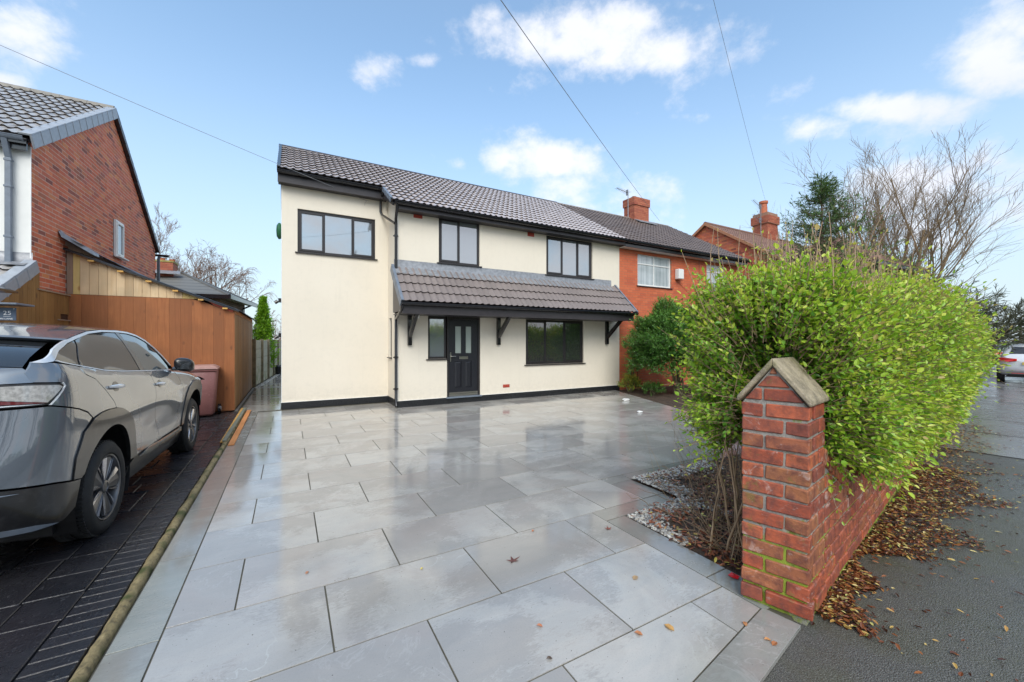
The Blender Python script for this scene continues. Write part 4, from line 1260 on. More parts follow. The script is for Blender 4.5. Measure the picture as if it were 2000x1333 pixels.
# ================================================================ timber lean-to (store) between the houses
st = empty('timber_store', (-2.3, 12.8, 0), 'brown boarded lean-to store with new pale boards under its sloping black roof', 'shed')
SY = 10.70
x = -3.655; rb = random.Random(8); k = 0
shz = lambda x: 3.30 + (x + 3.66) * (-1.03 / 2.62)
while x < -1.075:
    wd = .186 if k else .19
    x1 = min(x + wd, -1.046)
    m = MB(); y0 = SY + rb.uniform(0, .004)
    zt = lambda q: min(2.44, shz(q) - .10)
    m.prism([(x + .001, y0, .02), (x1 - .001, y0, .02), (x1 - .001, y0, zt(x1)), (x + .001, y0, zt(x))], (0, .022, 0))
    m.build('board', MAT['wood_brown'], st); x = x1; k += 1
x = -3.668; k = 0
while x < -1.47:
    wd = .088 if k == 0 else (.095 if k == 1 else .128)
    x1 = min(x + wd, -1.46)
    m = MB(); y0 = SY + .004 + rb.uniform(0, .003)
    m.prism([(x + .002, y0, 2.446), (x1 - .002, y0, 2.446), (x1 - .002, y0, max(2.45, shz(x1) - .045)), (x + .002, y0, shz(x) - .045)], (0, .02, 0))
    m.build('board', MAT['wood_grey'] if k == 0 else (MAT['wood_yellow'] if k in (1,) else (MAT['wood_yellow'] if (x > -2.0) else MAT['wood_new'])), st); x = x1; k += 1
m = MB(); m.prism([(-1.53, SY - .012, 2.425), (-1.42, SY - .012, 2.33), (-1.08, SY - .012, 2.185), (-1.05, SY - .012, 2.245), (-1.48, SY - .012, 2.435)], (0, .010, 0)); m.build('red_fillet', simple('red primer', (.55, .10, .06), .55), st)
y = SY + .024; k = 0
while y < 15.75:                         # side boards, along the passage
    y1 = min(y + .186, 15.8)
    m = MB(); x0 = -1.070 + rb.uniform(0, .004); m.box(x0, x0 + .022, y + .002, y1 - .002, .02, 2.16); m.build('board', MAT['wood_olive'], st); y = y1
m = MB(); m.box(-1.062, -1.046, SY + .03, 15.8, 2.165, 2.25); m.build('rail', MAT['wood_orange'], st)
m = MB(); m.box(-1.074, -1.042, SY - .002, SY + .022, .02, 2.28); m.build('corner_board', MAT['wood_brown'], st)
m = MB(); m.box(-1.09, -1.047, SY + .02, 15.8, -.01, .018); m.build('base_rail', MAT['black_plastic'], st)
m = MB(); m.box(-3.62, -1.10, SY + .06, 15.78, .0, 2.1); m.build('inner_frame', MAT['wood_brown'], st)
# corrugated bitumen roof running down towards the passage
N = 60; M_ = 26
rf = MB()
x0, x1 = -3.70, -.93
for i in range(N * 2 + 1):
    y = SY - .10 + i * (15.95 - SY + .10) / (N * 2)
    c = .016 * math.sin(y / .095 * 2 * math.pi / 1.0) if True else 0
    for j_ in range(M_ + 1):
        x = x0 + (x1 - x0) * j_ / M_; rf.v.append((x, y, shz(x) + c + (-.0 if j_ < M_ else -.01)))
for i in range(N * 2):
    for j_ in range(M_): a = i * (M_ + 1) + j_; rf.face([a, a + 1, a + M_ + 2, a + M_ + 1])
MAT['bitumen'] = simple('black bitumen sheet', (.014, .014, .016), .45, .3, 10, .3, 60)
rfo = rf.build('roof', MAT['bitumen'], st, smooth=True)
m = MB(); m.prism([(x0, SY - .10, shz(x0) - .045), (x1 - .03, SY - .10, shz(x1) - .04), (x1 - .03, SY - .10, shz(x1) - .006), (x0, SY - .10, shz(x0) - .008)], (0, .07, 0)); m.build('barge_board', MAT['bitumen'], rfo)
for k in range(6):
    xx = -3.35 + k * .42
    m = MB(); m.box(xx, xx + .09, SY - .115, SY - .031, shz(xx + .05) - .088, shz(xx + .09) - .042); m.build('rafter_end', MAT['wood_amber'], rfo)
m = MB()                                  # the lead soaker dressed up the gable brickwork
L = [(10.45, 3.50), (10.9, 3.46), (11.6, 3.45), (12.4, 3.43), (16, 3.42)]
for i, (y, z) in enumerate(L):
    m.v += [(LX + .012, y, z + .10 - (.02 * i if i < 3 else .06)), (LX + .05, y, z - .0), (LX + .30, y + .02, z - .14)]
for i in range(len(L) - 1):
    for j_ in range(2): a = i * 3 + j_; m.face([a, a + 1, a + 4, a + 3])
m.build('lead_flashing', MAT['lead'], rfo, smooth=True)
m = MB(); m.prism([(LX + .01, 10.40, 3.57), (LX + .05, 10.40, 3.46), (LX + .42, 10.55, 3.20), (LX + .40, 10.60, 3.26)], (0, .3, 0)); m.build('lead_soaker', MAT['lead'], rfo)

# ---- concrete post and panel fence along the passage
t = NT('mossy concrete panel'); w = t.coord('World')
c = t.mix(t.rng(t.noise(w, 12, 6, .6), .35, .7), (.50, .42, .29), (.64, .55, .41))
sz = t.node('ShaderNodeSeparateXYZ'); t.l.new(w, sz.inputs[0])
c = t.mix(t.math('MULTIPLY', t.rng(sz.outputs['Z'], .9, .0), t.rng(t.noise(w, 6, 5), .4, .6)), c, (.20, .20, .06))
t.P(Base_Color=c, Roughness=.85); t.bump(t.noise(w, 70, 5), .5, .01); MAT['conc_moss'] = t.mat
cf = empty('concrete_fence', (-.7, 19.5, 0), 'old concrete post and panel fence, moss stained, along the side passage', 'fence')
fx = lambda y: -1.03 + (y - 15.85) * .085
posts = [15.85 + 1.62 * k for k in range(8)]
pm = MB(); pm.box(-.06, .06, -.06, .06, 0, 1.62); pme = pm.mesh('post', simple('dark post', (.20, .17, .11), .85, .3, 8, .4, 60, kind='World'), bevel=.01)
inv = base_inv(cf)
for y in posts: inst('post', pme, cf, Matrix.Translation((fx(y) + .02, y, 0)), inv)
for y in posts[:-1]:
    for z in range(5):
        p = MB(); p.box(-.02, .02, 0, 1.50, 0, .305)
        me = p.mesh('panel', MAT['conc_moss'], bevel=.008)
        inst('panel', me, cf, Matrix.Translation((fx(y), y + .06, .02 + .312 * z)) @ Matrix.Rotation(-math.atan(.085), 4, 'Z'), inv)
# the black bin-like thing at the end of the passage
m = MB(); m.lathe([(0, 0), (.16, 0), (.19, .34), (.21, .36), (.16, .42), (0, .44)], Matrix.Translation((-.42, 21.6, 0)), 14)
tagp(m.build('plant_pot', MAT['black_plastic'], smooth=True, autos=40), label='small black pot at the far end of the side passage', cat='pot')

# ---- wheelie bin
t = NT('faded maroon plastic'); w = t.coord('World')
c = t.mix(t.rng(t.noise(w, 3, 6, .6), .35, .7), (.20, .08, .076), (.25, .11, .10))
c = t.mix(t.rng(t.noise(w, 25, 4), .6, .75, 0, .35), c, (.45, .26, .25))
t.P(Base_Color=c, Roughness=.5); MAT['bin'] = t.mat
MAT['bin_lid'] = simple('faded bin lid', (.40, .24, .21), .5, .15, 6)
wb = empty('wheelie_bin', (-1.58, 10.3, 0), 'maroon wheelie bin with a paler lid, in front of the brown boards', 'bin')
wb.rotation_euler = (0, 0, R(4))
def wpart(mb, name, mat, parent=wb, **k):
    me = mb.mesh(name, mat, **k); o = bpy.data.objects.new(name, me); C.objects.link(o); o.parent = parent; return o
def frustum(m, b0, b1, z0, z1, n=1):
    (x0, x1, y0, y1), (X0, X1, Y0, Y1) = b0, b1
    b = len(m.v)
    m.v += [(x0, y0, z0), (x1, y0, z0), (x1, y1, z0), (x0, y1, z0), (X0, Y0, z1), (X1, Y0, z1), (X1, Y1, z1), (X0, Y1, z1)]
    for q in ((0, 3, 2, 1), (4, 5, 6, 7), (0, 1, 5, 4), (1, 2, 6, 5), (2, 3, 7, 6), (3, 0, 4, 7)): m.face([b + i for i in q])
m = MB(); frustum(m, (-.235, .235, -.24, .24), (-.29, .29, -.33, .33), .03, .96); o = wpart(m, 'body', MAT['bin'], bevel=.045, smooth=True, autos=50)
m = MB(); frustum(m, (-.30, .30, -.345, .34), (-.305, .305, -.35, .35), .935, .975); wpart(m, 'rim', MAT['bin'], bevel=.012)
m = MB(); frustum(m, (-.31, .31, -.37, .35), (-.31, .31, -.37, .35), .978, 1.005); frustum(m, (-.30, .30, -.36, .34), (-.22, .22, -.24, .26), 1.0055, 1.055); lid = wpart(m, 'lid', MAT['bin_lid'], bevel=.012)
m = MB(); m.tube([(-.24, .37, .98), (.24, .37, .98)], .018, 10); [m.box(x - .02, x + .02, .33, .375, .95, 1.0) for x in (-.22, 0, .22)]; wpart(m, 'handle', MAT['bin'])
for s in (-1, 1):
    m = MB(); m.lathe([(.10, -.025), (.10, .025), (.07, .028), (.03, .02), (0, .02)], Matrix.Translation((s * .30, .26, .10)) @ Matrix.Rotation(s * R(90), 4, 'Y'), 20)
    wo = wpart(m, 'wheel', MAT['black_plastic'], smooth=True, autos=40)
    m = MB(); m.lathe([(.045, .0), (.045, .03), (0, .032)], Matrix.Translation((s * .30, .26, .10)) @ Matrix.Rotation(s * R(90), 4, 'Y'), 14); h = wpart(m, 'hub', MAT['white_upvc'], wo)
m = MB(); m.prism([(-.03, -.314, .62), (.10, -.314, .62), (.10, -.320, .69), (-.03, -.320, .69)], (0, .003, 0)); 
m = MB(); yl = lambda z: -(.24 + (z - .03) / .93 * .09) - .003
m.poly([(-.16, yl(.70), .70), (-.03, yl(.70), .70), (-.03, yl(.78), .78), (-.16, yl(.78), .78)]); wpart(m, 'label', MAT['letter'])
m = MB(); m.poly([(-.13, yl(.80), .80), (-.06, yl(.80), .80), (-.08, yl(.84), .84), (-.11, yl(.84), .84)]); wpart(m, 'emblem', MAT['bin_lid'])

# ---- three battens lying on the haunching
for (a, b, w_, h_, mt, lb, z) in (((-.868, 7.42), (-.895, 10.86), .075, .02, 'wood_amber', 'amber wooden batten lying nearest the black drive', .006),
                                  ((-.845, 7.36), (-.845, 10.67), .055, .024, 'wood_green', 'greenish grey batten between the two orange ones', .034),
                                  ((-.742, 7.17), (-.757, 10.48), .078, .02, 'wood_orange', 'orange wooden batten lying on the grey border slabs', .003)):
    A_ = Vector((*a, 0)); B_ = Vector((*b, 0)); d = B_ - A_
    m = MB(); m.box(-w_ / 2, w_ / 2, 0, d.length, 0, h_)
    o = m.build('batten', MAT[mt], bevel=.003); o.location = (a[0], a[1], z); o.rotation_euler = (R(.15), R(3 if mt != 'wood_orange' else 0), math.atan2(-d.x, d.y))
    tagp(o, label=lb, cat='batten', group='wooden battens between the drives')

# ---- white pebbles at the foot of the fence
ps = []
def pebble_field(name, n, region_fn, zfun, s0, s1, mats, seed, parent=None, flat=.65, kind='stuff'):
    rg_ = np.random.default_rng(seed)
    ico = bmesh.new(); bmesh.ops.create_icosphere(ico, subdivisions=1, radius=1); bv = np.array([v.co[:] for v in ico.verts]); bf = np.array([[v.index for v in f.verts] for f in ico.faces]); ico.free()
    V, Fc, A = [], [], []
    q = 0
    for i in range(n):
        p = region_fn(rg_)
        if p is None: continue
        s = rg_.uniform(s0, s1); sc = np.array([rg_.uniform(.7, 1.2), rg_.uniform(.6, 1.0), flat * rg_.uniform(.7, 1.1)]) * s
        v = bv * (1 + rg_.uniform(-.18, .18, (len(bv), 1))) * sc
        a, b2 = rg_.uniform(0, 6.28), rg_.uniform(-.5, .5)
        ca, sa = math.cos(a), math.sin(a); v = v @ np.array([[ca, sa, 0], [-sa, ca, 0], [0, 0, 1]])
        cb_, sb = math.cos(b2), math.sin(b2); v = v @ np.array([[1, 0, 0], [0, cb_, sb], [0, -sb, cb_]])
        v += np.array([p[0], p[1], zfun(p) + s * flat * rg_.uniform(.2, .9)])
        V.append(v); Fc.append(bf + q * len(bv)); A.append(np.full(len(bf), rg_.random())); q += 1
    me = np_mesh(name, np.concatenate(V), np.concatenate(Fc), mats, False, {'rnd': np.concatenate(A)})
    o = bpy.data.objects.new(name, me); link(o, parent); o['kind'] = kind
    return o
t = NT('white and grey pebbles'); r = t.rand()
c = t.ramp(r, [(0, (.56, .54, .49)), (.30, (.68, .66, .60)), (.44, (.28, .27, .26)), (.60, (.10, .10, .105)), (.74, (.44, .39, .32)), (.86, (.62, .58, .50)), (1, (.20, .17, .15))])
t.P(Base_Color=c, Roughness=.35); t.bump(t.noise(t.coord('World'), 90, 3), .2, .004); MAT['pebble'] = t.mat
def reg_f(g):
    y = g.uniform(15.6, 23); return (fx(y) + .06 + g.uniform(0, .14), y)
pebble_field('pebbles', 1500, reg_f, lambda p: -.01, .012, .026, MAT['pebble'], 4)
# timber/pebble edge: low concrete edging
m = MB(); m.prism([(-1.03, 10.7, -.01), (-.985, 10.7, -.01), (-.985, 10.7, .012), (-1.03, 10.7, .012)], (0, 4.9, 0)); m.build('path_edging', MAT['kerbstone'], kind='structure')

# ================================================================ house far behind on the left
bh = empty('bungalow', (-4.5, 20, 0), 'brown brick bungalow with grey hipped roof and orange chimney behind the store', 'house')
def bx_(x0, x1, y0, y1, z0, z1, nm, mt, par, **k):
    m = MB(); m.box(x0, x1, y0, y1, z0, z1); return m.build(nm, mt, par, **k)
AX, AY = (-.990, .141), (.141, .990)          # the bungalow stands a little askew
HA = (-1.94, 18.3); HLN, HWD, HZ = 7.0, 4.36, 3.28
def hp(a, b, z): return (HA[0] + AX[0] * a + AY[0] * b, HA[1] + AX[1] * a + AY[1] * b, z)
def hbox(a0, a1, b0, b1, z0, z1, nm, mt, par, **k):
    m = MB(); m.prism([hp(a0, b0, z0), hp(a0, b1, z0), hp(a1, b1, z0), hp(a1, b0, z0)], (0, 0, z1 - z0)); return m.build(nm, mt, par, **k)
t = NT('small brown brickwork'); w = t.coord('World')
bt = t.node('ShaderNodeTexBrick'); sw = t.node('ShaderNodeCombineXYZ'); sp_ = t.node('ShaderNodeSeparateXYZ'); t.l.new(w, sp_.inputs[0])
t.l.new(t.math('ADD', sp_.outputs[0], sp_.outputs[1]), sw.inputs[0]); t.l.new(sp_.outputs[2], sw.inputs[1]); t.l.new(sw.outputs[0], bt.inputs['Vector'])
bt.inputs['Scale'].default_value = 1; bt.inputs['Brick Width'].default_value = .2325; bt.inputs['Row Height'].default_value = .08; bt.inputs['Mortar Size'].default_value = .008
bt.inputs['Color1'].default_value = (.23, .11, .07, 1); bt.inputs['Color2'].default_value = (.15, .08, .055, 1); bt.inputs['Mortar'].default_value = (.33, .28, .23, 1)
t.P(Base_Color=bt.outputs['Color'], Roughness=.85); MAT['brickwork_far'] = t.mat
hbox(.4, HLN, .4, HWD - .4, 0, HZ - .02, 'wall', MAT['brickwork_far'], bh)
m = MB(); zr = 4.32; hw = HWD / 2
m.v = [hp(0, 0, HZ), hp(0, HWD, HZ), hp(HLN, HWD, HZ), hp(HLN, 0, HZ), hp(hw, hw, zr), hp(HLN - hw, hw, zr)]
for q in ((0, 4, 5, 3), (0, 1, 4), (1, 2, 5, 4), (2, 3, 5)): m.face(list(q))
t = NT('grey plain tiles far'); w = t.coord('World'); sp_ = t.node('ShaderNodeSeparateXYZ'); t.l.new(w, sp_.inputs[0])
fr = t.math('FRACT', t.math('MULTIPLY', sp_.outputs[2], 6.6))
c = t.mix(t.rng(fr, .0, .22, 1, 0), (.17, .165, .15), (.05, .05, .048)); t.P(Base_Color=c, Roughness=.5); MAT['roof_far'] = t.mat
ro = m.build('roof', MAT['roof_far'], bh)
hip = MB(); V_ = m.v
for (i, j_) in ((0, 4), (1, 4), (4, 5), (5, 3), (5, 2)): hip.tube([V_[i], V_[j_]], .055, 6)
hip.build('hip_tiles', MAT['tile_slate'], ro)
hbox(-.06, HLN, -.06, -.001, HZ - .14, HZ + .01, 'gutter', MAT['black_plastic'], bh); hbox(-.06, -.001, -.001, HWD, HZ - .14, HZ + .01, 'gutter', MAT['black_plastic'], bh)
hbox(.001, .399, .001, HWD - .01, HZ - .06, HZ - .03, 'soffit', MAT['white_upvc'], bh); hbox(.40, HLN - .01, .001, .399, HZ - .06, HZ - .03, 'soffit', MAT['white_upvc'], bh)
m = MB(); m.tube([hp(-.03, 3.3, HZ - .1), hp(.34, 3.3, HZ - .3), hp(.34, 3.3, .2)], .04, 6); m.build('downpipe', MAT['black_plastic'], bh)
CX0, CX1, CY0, CY1 = -4.86, -4.0, 20.35, 21.05
def stack_box(x0, x1, y0, y1, z0, z1, nm, mt, par):
    m = MB(); m.box(x0, x1, y0, y1, z0, z1); return m.build(nm, mt, par)
cy = stack_box(CX0, CX1, CY0, CY1, 3.6, 4.66, 'chimney', MAT['mortar_red'], ro)
bricks(cy, (CX0, CY0, 3.7), (1, 0, 0), 12, lambda z: [(0, CX1 - CX0)], MAT['brick_far'], 0, stuffname='brickwork', seed=30)
bricks(cy, (CX1, CY0, 3.7), (0, 1, 0), 12, lambda z: [(0, CY1 - CY0)], MAT['brick_far'], 0, stuffname='brickwork', seed=31)
stack_box(CX0 - .03, CX1 + .03, CY0 - .03, CY1 + .03, 4.66, 4.73, 'capping', simple('lichen mortar', (.33, .26, .08), .8, .3, 8), cy)
for (x, y) in ((-4.66, 20.5), (-4.40, 20.7), (-4.12, 20.9)):
    m = MB(); m.lathe([(.10, 0), (.09, .10), (.11, .13), (.08, .13), (.07, .05)], Matrix.Translation((x, y, 4.73)), 12); m.build('chimney_pot', MAT['terracotta'], cy, smooth=True, autos=40)
fl = MB(); fl.prism([(CX0 - .1, CY0 - .04, 4.30), (CX1 + .22, CY0 - .04, 4.30), (CX1 + .30, CY0 - .35, 4.16), (CX0 - .1, CY0 - .35, 4.16)], (0, 0, .03)); fl.build('lead_flashing', MAT['lead'], cy)

# ================================================================ houses further along on the right
fh = empty('end_gable_house', (21, 12, 0), 'red brick house with gable facing left and tall chimney, beyond the attached house', 'house')
GX = 18.0; gy0, gy1, gyr, gz0, gzr = 9.3, 15.6, 12.45, 5.22, 7.30
m = MB(); m.poly([(GX, gy0, 0), (GX, gy1, 0), (GX, gy1, gz0), (GX, gyr, gzr), (GX, gy0, gz0)][::-1]); m.poly([(GX, gy0, 0), (27, gy0, 0), (27, gy0, gz0), (GX, gy0, gz0)])
m.build('wall', MAT['mortar_red'], fh)
def sp_g(zc):
    top = zc + .05
    if top < gz0: return [(0, gy1 - gy0)]
    q = (top - gz0) / (gzr - gz0) * (gyr - gy0)
    return [(q, gy1 - gy0 - q)] if gy1 - gy0 - 2 * q > .2 else []
def sp_g2(zc):
    out = sp_g(zc)
    if 5.45 < zc < 6.35 and out: out = [(out[0][0], 3.45), (4.75, out[0][1])] if out[0][1] > 4.75 else [(out[0][0], 3.45)]
    return out
# brick gable facing -X: run the bond backwards so the normal points left
bricks(fh, (GX, gy1, 0), (0, -1, 0), 92, lambda z: [((gy1 - gy0) - b, (gy1 - gy0) - a) for a, b in sp_g2(z)][::-1], MAT['brick_left'], 0, keep=lambda p: p.z > 3.5, stuffname='brickwork', seed=33)
bricks(fh, (GX, gy0, 0), (1, 0, 0), 66, lambda z: [(0, 8.5)], MAT['brick_left'], 0, keep=lambda p: p.z > 3.5, stuffname='brickwork', seed=34)
window(fh, gy0 + 3.47, gy0 + 4.73, 5.46, 6.34, GX, [(0, .5, False), (.5, 1, False)], simple('brown timber frame', (.20, .10, .06), .5), MAT['glass'], True, axis='y', sgn=-1, inset=-.01)
froof = lambda y: gz0 + .10 + (y - gy0 + .25) * (gzr - gz0) / (gyr - gy0) - .1 if y < gyr else 0
UF = Vector((0, gyr - gy0, gzr - gz0)).normalized()
m = MB(); m.prism([(GX - .12, gy0 - .3, gz0 - .22), (GX - .12, gyr, gzr + .02), (GX - .12, gyr, gzr - .06), (GX - .12, gy0 - .3, gz0 - .30)], (9.4, 0, 0)); m.prism([(GX - .12, gyr, gzr + .02), (GX - .12, gy1 + .3, gz0 - .2), (GX - .12, gy1 + .3, gz0 - .28), (GX - .12, gyr, gzr - .06)], (9.4, 0, 0))
fro = m.build('roof', MAT['wood_grey'], fh)
tiled_roof(fro, (GX - .10, gy0 - .32, gz0 - .20), (1, 0, 0), UF, lambda p, i, j: p.y < gyr - .1, MAT['tile_far'], 0, 29, 13)
m = MB(); m.prism([(GX - .16, gy0 - .32, gz0 - .19), (GX - .16, gyr, gzr + .08), (GX - .16, gyr, gzr - .06), (GX - .16, gy0 - .32, gz0 - .31)], (.05, 0, 0)); m.prism([(GX - .16, gyr, gzr + .08), (GX - .16, gy1 + .3, gz0 - .16), (GX - .16, gy1 + .3, gz0 - .28), (GX - .16, gyr, gzr - .06)], (.05, 0, 0)); m.build('bargeboard', simple('dull orange board', (.42, .19, .10), .7), fro)
m = MB(); [m.tube([(GX - .12 + i * .45, gyr, gzr + .03), (GX + .32 + i * .45, gyr, gzr + .03)], .10, 8) for i in range(20)]; m.build('ridge_tiles', MAT['tile_far'], fro, kind='stuff')
CXa, CXb, CYa, CYb = 22.75, 23.75, 12.1, 12.9
m = MB(); m.box(CXa, CXb, CYa, CYb, 6.6, 8.0); m.box(CXa - .07, CXb + .07, CYa - .07, CYb + .07, 8.0, 8.45); m.box(CXa, CXb, CYa, CYb, 8.45, 8.6); cho = m.build('chimney', MAT['mortar_red'], fro)
for (x0, y0, L, n_, zz) in ((CXa, CYa, 1.0, 17, 6.65), (CXa - .07, CYa - .07, 1.14, 5, 8.02)):
    bricks(cho, (x0, y0, zz), (1, 0, 0), n_, lambda z, L=L: [(0, L)], MAT['brick_far'], 0, stuffname='brickwork', seed=35)
for (x0, y0, L, n_, zz) in ((CXa, CYb, .8, 17, 6.65), (CXa - .07, CYb + .07, .94, 5, 8.02)):
    bricks(cho, (x0, y0, zz), (0, -1, 0), n_, lambda z, L=L: [(0, L)], MAT['brick_far'], 0, stuffname='brickwork', seed=36)
m = MB(); m.lathe([(.20, 0), (.17, .55), (.22, .60), (.22, .72), (.16, .72), (.14, .3)], Matrix.Translation((23.1, 12.5, 8.6)), 14); m.build('chimney_pot', MAT['terracotta'], cho, smooth=True, autos=40)
m = MB(); m.box(CXa - .15, CXb + .3, CYa - .1, CYa - .02, 6.75, 6.9); m.prism([(CXa - .1, CYa - .05, 6.95), (CXb + .4, CYa - .05, 6.95), (CXb + .4, CYa - .6, 6.62), (CXa - .1, CYa - .6, 6.62)], (0, 0, .05)); m.build('lead_flashing', MAT['white_render'], cho)
# forward wing of that row
wg = empty('cross_wing_house', (25, 8, 0), 'rust-tiled wing of the far house, half hidden by the conifer', 'house')
m = MB(); m.box(22.3, 27.5, 7.6, 12, 0, 5.0); m.build('wall', MAT['brickwork_far'], wg)
m = MB(); m.v = [(21.9, 7.2, 5.0), (27.9, 7.2, 5.0), (27.9, 12.4, 5.0), (21.9, 12.4, 5.0), (24.2, 9.9, 6.75), (25.6, 9.9, 6.75)]
for q in ((0, 1, 5, 4), (1, 2, 5), (2, 3, 4, 5), (3, 0, 4)): m.face(list(q))
wr = m.build('roof', MAT['tile_far'], wg)
UW = Vector((0, 2.7, 1.75)).normalized()
tiled_roof(wr, (21.9, 7.2, 5.02), (1, 0, 0), UW, lambda p, i, j: p.x > 21.9 + (p.y - 7.2) * .85 and p.x < 27.6 - (p.y - 7.2) * .85, MAT['tile_far'], 0, 20, 10)
UW2 = Vector((2.3, 0, 1.75)).normalized()
tiled_roof(wr, (21.9, 12.4, 5.02), (0, -1, 0), UW2, lambda p, i, j: 7.3 + (p.x - 21.9) * 1.0 < p.y < 12.3 - (p.x - 21.9) * 1.0, MAT['tile_far'], 0, 17, 9)
m = MB(); [m.tube(q_, .10, 8) for q_ in ([(21.9, 7.2, 5.05), (24.2, 9.9, 6.82)], [(27.9, 7.2, 5.05), (25.6, 9.9, 6.82)], [(24.2, 9.9, 6.82), (25.6, 9.9, 6.82)], [(21.9, 12.4, 5.05), (24.2, 9.9, 6.82)])]; m.build('hip_tiles', MAT['tile_far'], wr)
m = MB(); m.box(21.85, 27.9, 7.12, 7.2, 4.86, 5.0); m.box(21.82, 21.9, 7.12, 12.4, 4.86, 5.0); m.build('gutter', MAT['black_plastic'], wg)
window(wg, 22.7, 24.0, 3.6, 4.6, 7.6, [(0, .5, False), (.5, 1, False)], WF, MAT['glass'], True, inset=-.01)

# ---- television aerials
def aerial(base, top, boom, nel, lab, boom2=None):
    a = empty('tv_aerial', base, lab, 'aerial', 'television aerials on the chimneys')
    m = MB(); m.tube([base, top], .018, 6); m.build('mast', MAT['lead'], a)
    def mk(zt, bm_):
        m = MB(); p = Vector(zt); q = p + Vector(bm_); m.tube([p, q], .012, 5)
        for k in range(nel):
            c = p.lerp(q, k / (nel - 1)); s = Vector(bm_).normalized().cross(Vector((0, 0, 1))) * (.17 - .08 * k / nel); m.tube([c - s, c + s], .006, 4)
        c = p.lerp(q, .08); m.box(c.x - .02, c.x + .02, c.y - .05, c.y + .05, c.z - .12, c.z + .12)
        m.build('yagi', MAT['lead'], a)
    mk(top, boom)
    if boom2: mk((top[0], top[1], top[2] - .75), boom2)
aerial((13.10, 12.85, 6.9), (13.10, 12.85, 8.10), (-.78, -.1, .04), 9, 'thin television aerial beside the chimney of the attached brick house')
aerial((22.65, 12.4, 6.9), (22.65, 12.4, 8.9), (-1.1, -.2, .15), 8, 'double television aerial beside the far tall chimney', (-1.2, -.3, .1))

# ---- telephone wires
def wire(pts, r, lab):
    m = MB(); m.tube(pts, r * .62, 5); tagp(m.build('overhead_wire', MAT['wire']), label=lab, cat='wire', group='telephone wires overhead')
MAT['wire'] = simple('grey cable', (.16, .16, .17), .5)
def sag(a, b, s, n=24):
    a, b = Vector(a), Vector(b); return [a.lerp(b, i / n) - Vector((0, 0, s * 4 * (i / n) * (1 - i / n))) for i in range(n + 1)]
MAT['wire'] = simple('grey cable', (.26, .27, .29), .5)
wire(sag((1.70, 10.385, 5.03), (-3.79, 9.01, 6.01), .02) + [Vector((-9.3, 7.65, 7.05))], .007, 'grey telephone wire running left from the cream extension wall')
wire(sag((2.36 - 3.8, 4.4 - 2.5, 5.84 - .38), (15.0, 12.75, 7.12), .10), .009, 'overhead telephone wire crossing the sky down to the attached house ridge')
wire(sag((7.44 - 3.4, 5 - 1.6, 8.41 + .0), (22.6, 11.9, 8.3), .25), .006, 'faint overhead wire at the right, running to the far chimney')
m = MB(); m.tube([(1.66, 10.385, 5.0), (1.66, 10.33, 4.98), (1.70, 10.33, 5.03), (1.74, 10.385, 5.03)], .006, 5); m.tube([(1.66, 10.39, 5.0), (1.64, 10.385, 4.90)], .004, 4); m.build('wire_hook', MAT['steel'], house)
# ================================================================ the grey car
t = NT('car paint grey'); w = t.coord('World')
fl_ = t.noise(w, 900, 1, .5)
dirt = t.noise(w, 1.5, 3, .5)
t.P(Base_Color=t.mix(t.rng(dirt, .45, .8, 0, .35), (.125, .145, .17), (.15, .17, .185)), Metallic=.3, Roughness=t.rng(dirt, .3, .75, .22, .36), Coat_Weight=1.0, Coat_Roughness=.03, Coat_IOR=1.9)
MAT['paint'] = t.mat
t = NT('satin black cladding'); w = t.coord('World')
t.P(Base_Color=t.mix(t.rng(t.noise(w, 14, 6, .7), .5, .75, 0, .35), (.012, .012, .013), (.07, .07, .07)), Roughness=.28, Coat_Weight=.4); MAT['clad'] = t.mat
MAT['car_black'] = simple('car black', (.004, .004, .005), .6, .1)
t = NT('tinted glass'); t.P(Base_Color=(.018, .020, .022), Roughness=.03, IOR=1.75); MAT['tint'] = t.mat
t = NT('clear car glass'); t.P(Base_Color=(.10, .12, .12), Roughness=.03, IOR=1.75); MAT['carglass'] = t.mat
MAT['satin_silver'] = simple('satin silver trim', (.74, .77, .80), .25, .02, metal=.35)
MAT['tyre'] = simple('tyre rubber', (.020, .020, .020), .75, .25, 20, .4, 120, kind='Object')
MAT['rim_dark'] = simple('wheel grey', (.13, .13, .135), .32, .05, metal=.6, coat=.5)
MAT['rim_bright'] = simple('machined alloy', (.70, .70, .72), .22, .03, metal=.95)
MAT['lens_red'] = simple('dark red lens', (.12, .008, .010), .12, .1, coat=1)
MAT['lens_clear'] = simple('smoked clear lens', (.34, .33, .31), .10, .35, 50, coat=1)
MAT['red_reflector'] = simple('red reflector', (.75, .02, .01), .2, .1, coat=1)

def hermite(x, P):
    if x <= P[0][0]: return P[0][1]
    if x >= P[-1][0]: return P[-1][1]
    n = len(P)
    for i in range(n - 1):
        if x <= P[i + 1][0]:
            (x0, y0), (x1, y1) = P[i], P[i + 1]
            h = x1 - x0; t_ = (x - x0) / h
            d = (y1 - y0) / h
            d0 = d if i == 0 else (y1 - P[i - 1][1]) / (x1 - P[i - 1][0])
            d1 = d if i == n - 2 else (P[i + 2][1] - y0) / (P[i + 2][0] - x0)
            t2, t3 = t_ * t_, t_ ** 3
            return y0 * (2 * t3 - 3 * t2 + 1) + d0 * h * (t3 - 2 * t2 + t_) + y1 * (-2 * t3 + 3 * t2) + d1 * h * (t3 - t2)
ZWP = [(.2, .84), (.35, .893), (.5, .912), (.7, .925), (.9, .934), (1.05, .932), (1.18, .917), (1.26, .90), (1.31, .878), (1.36, .835)]
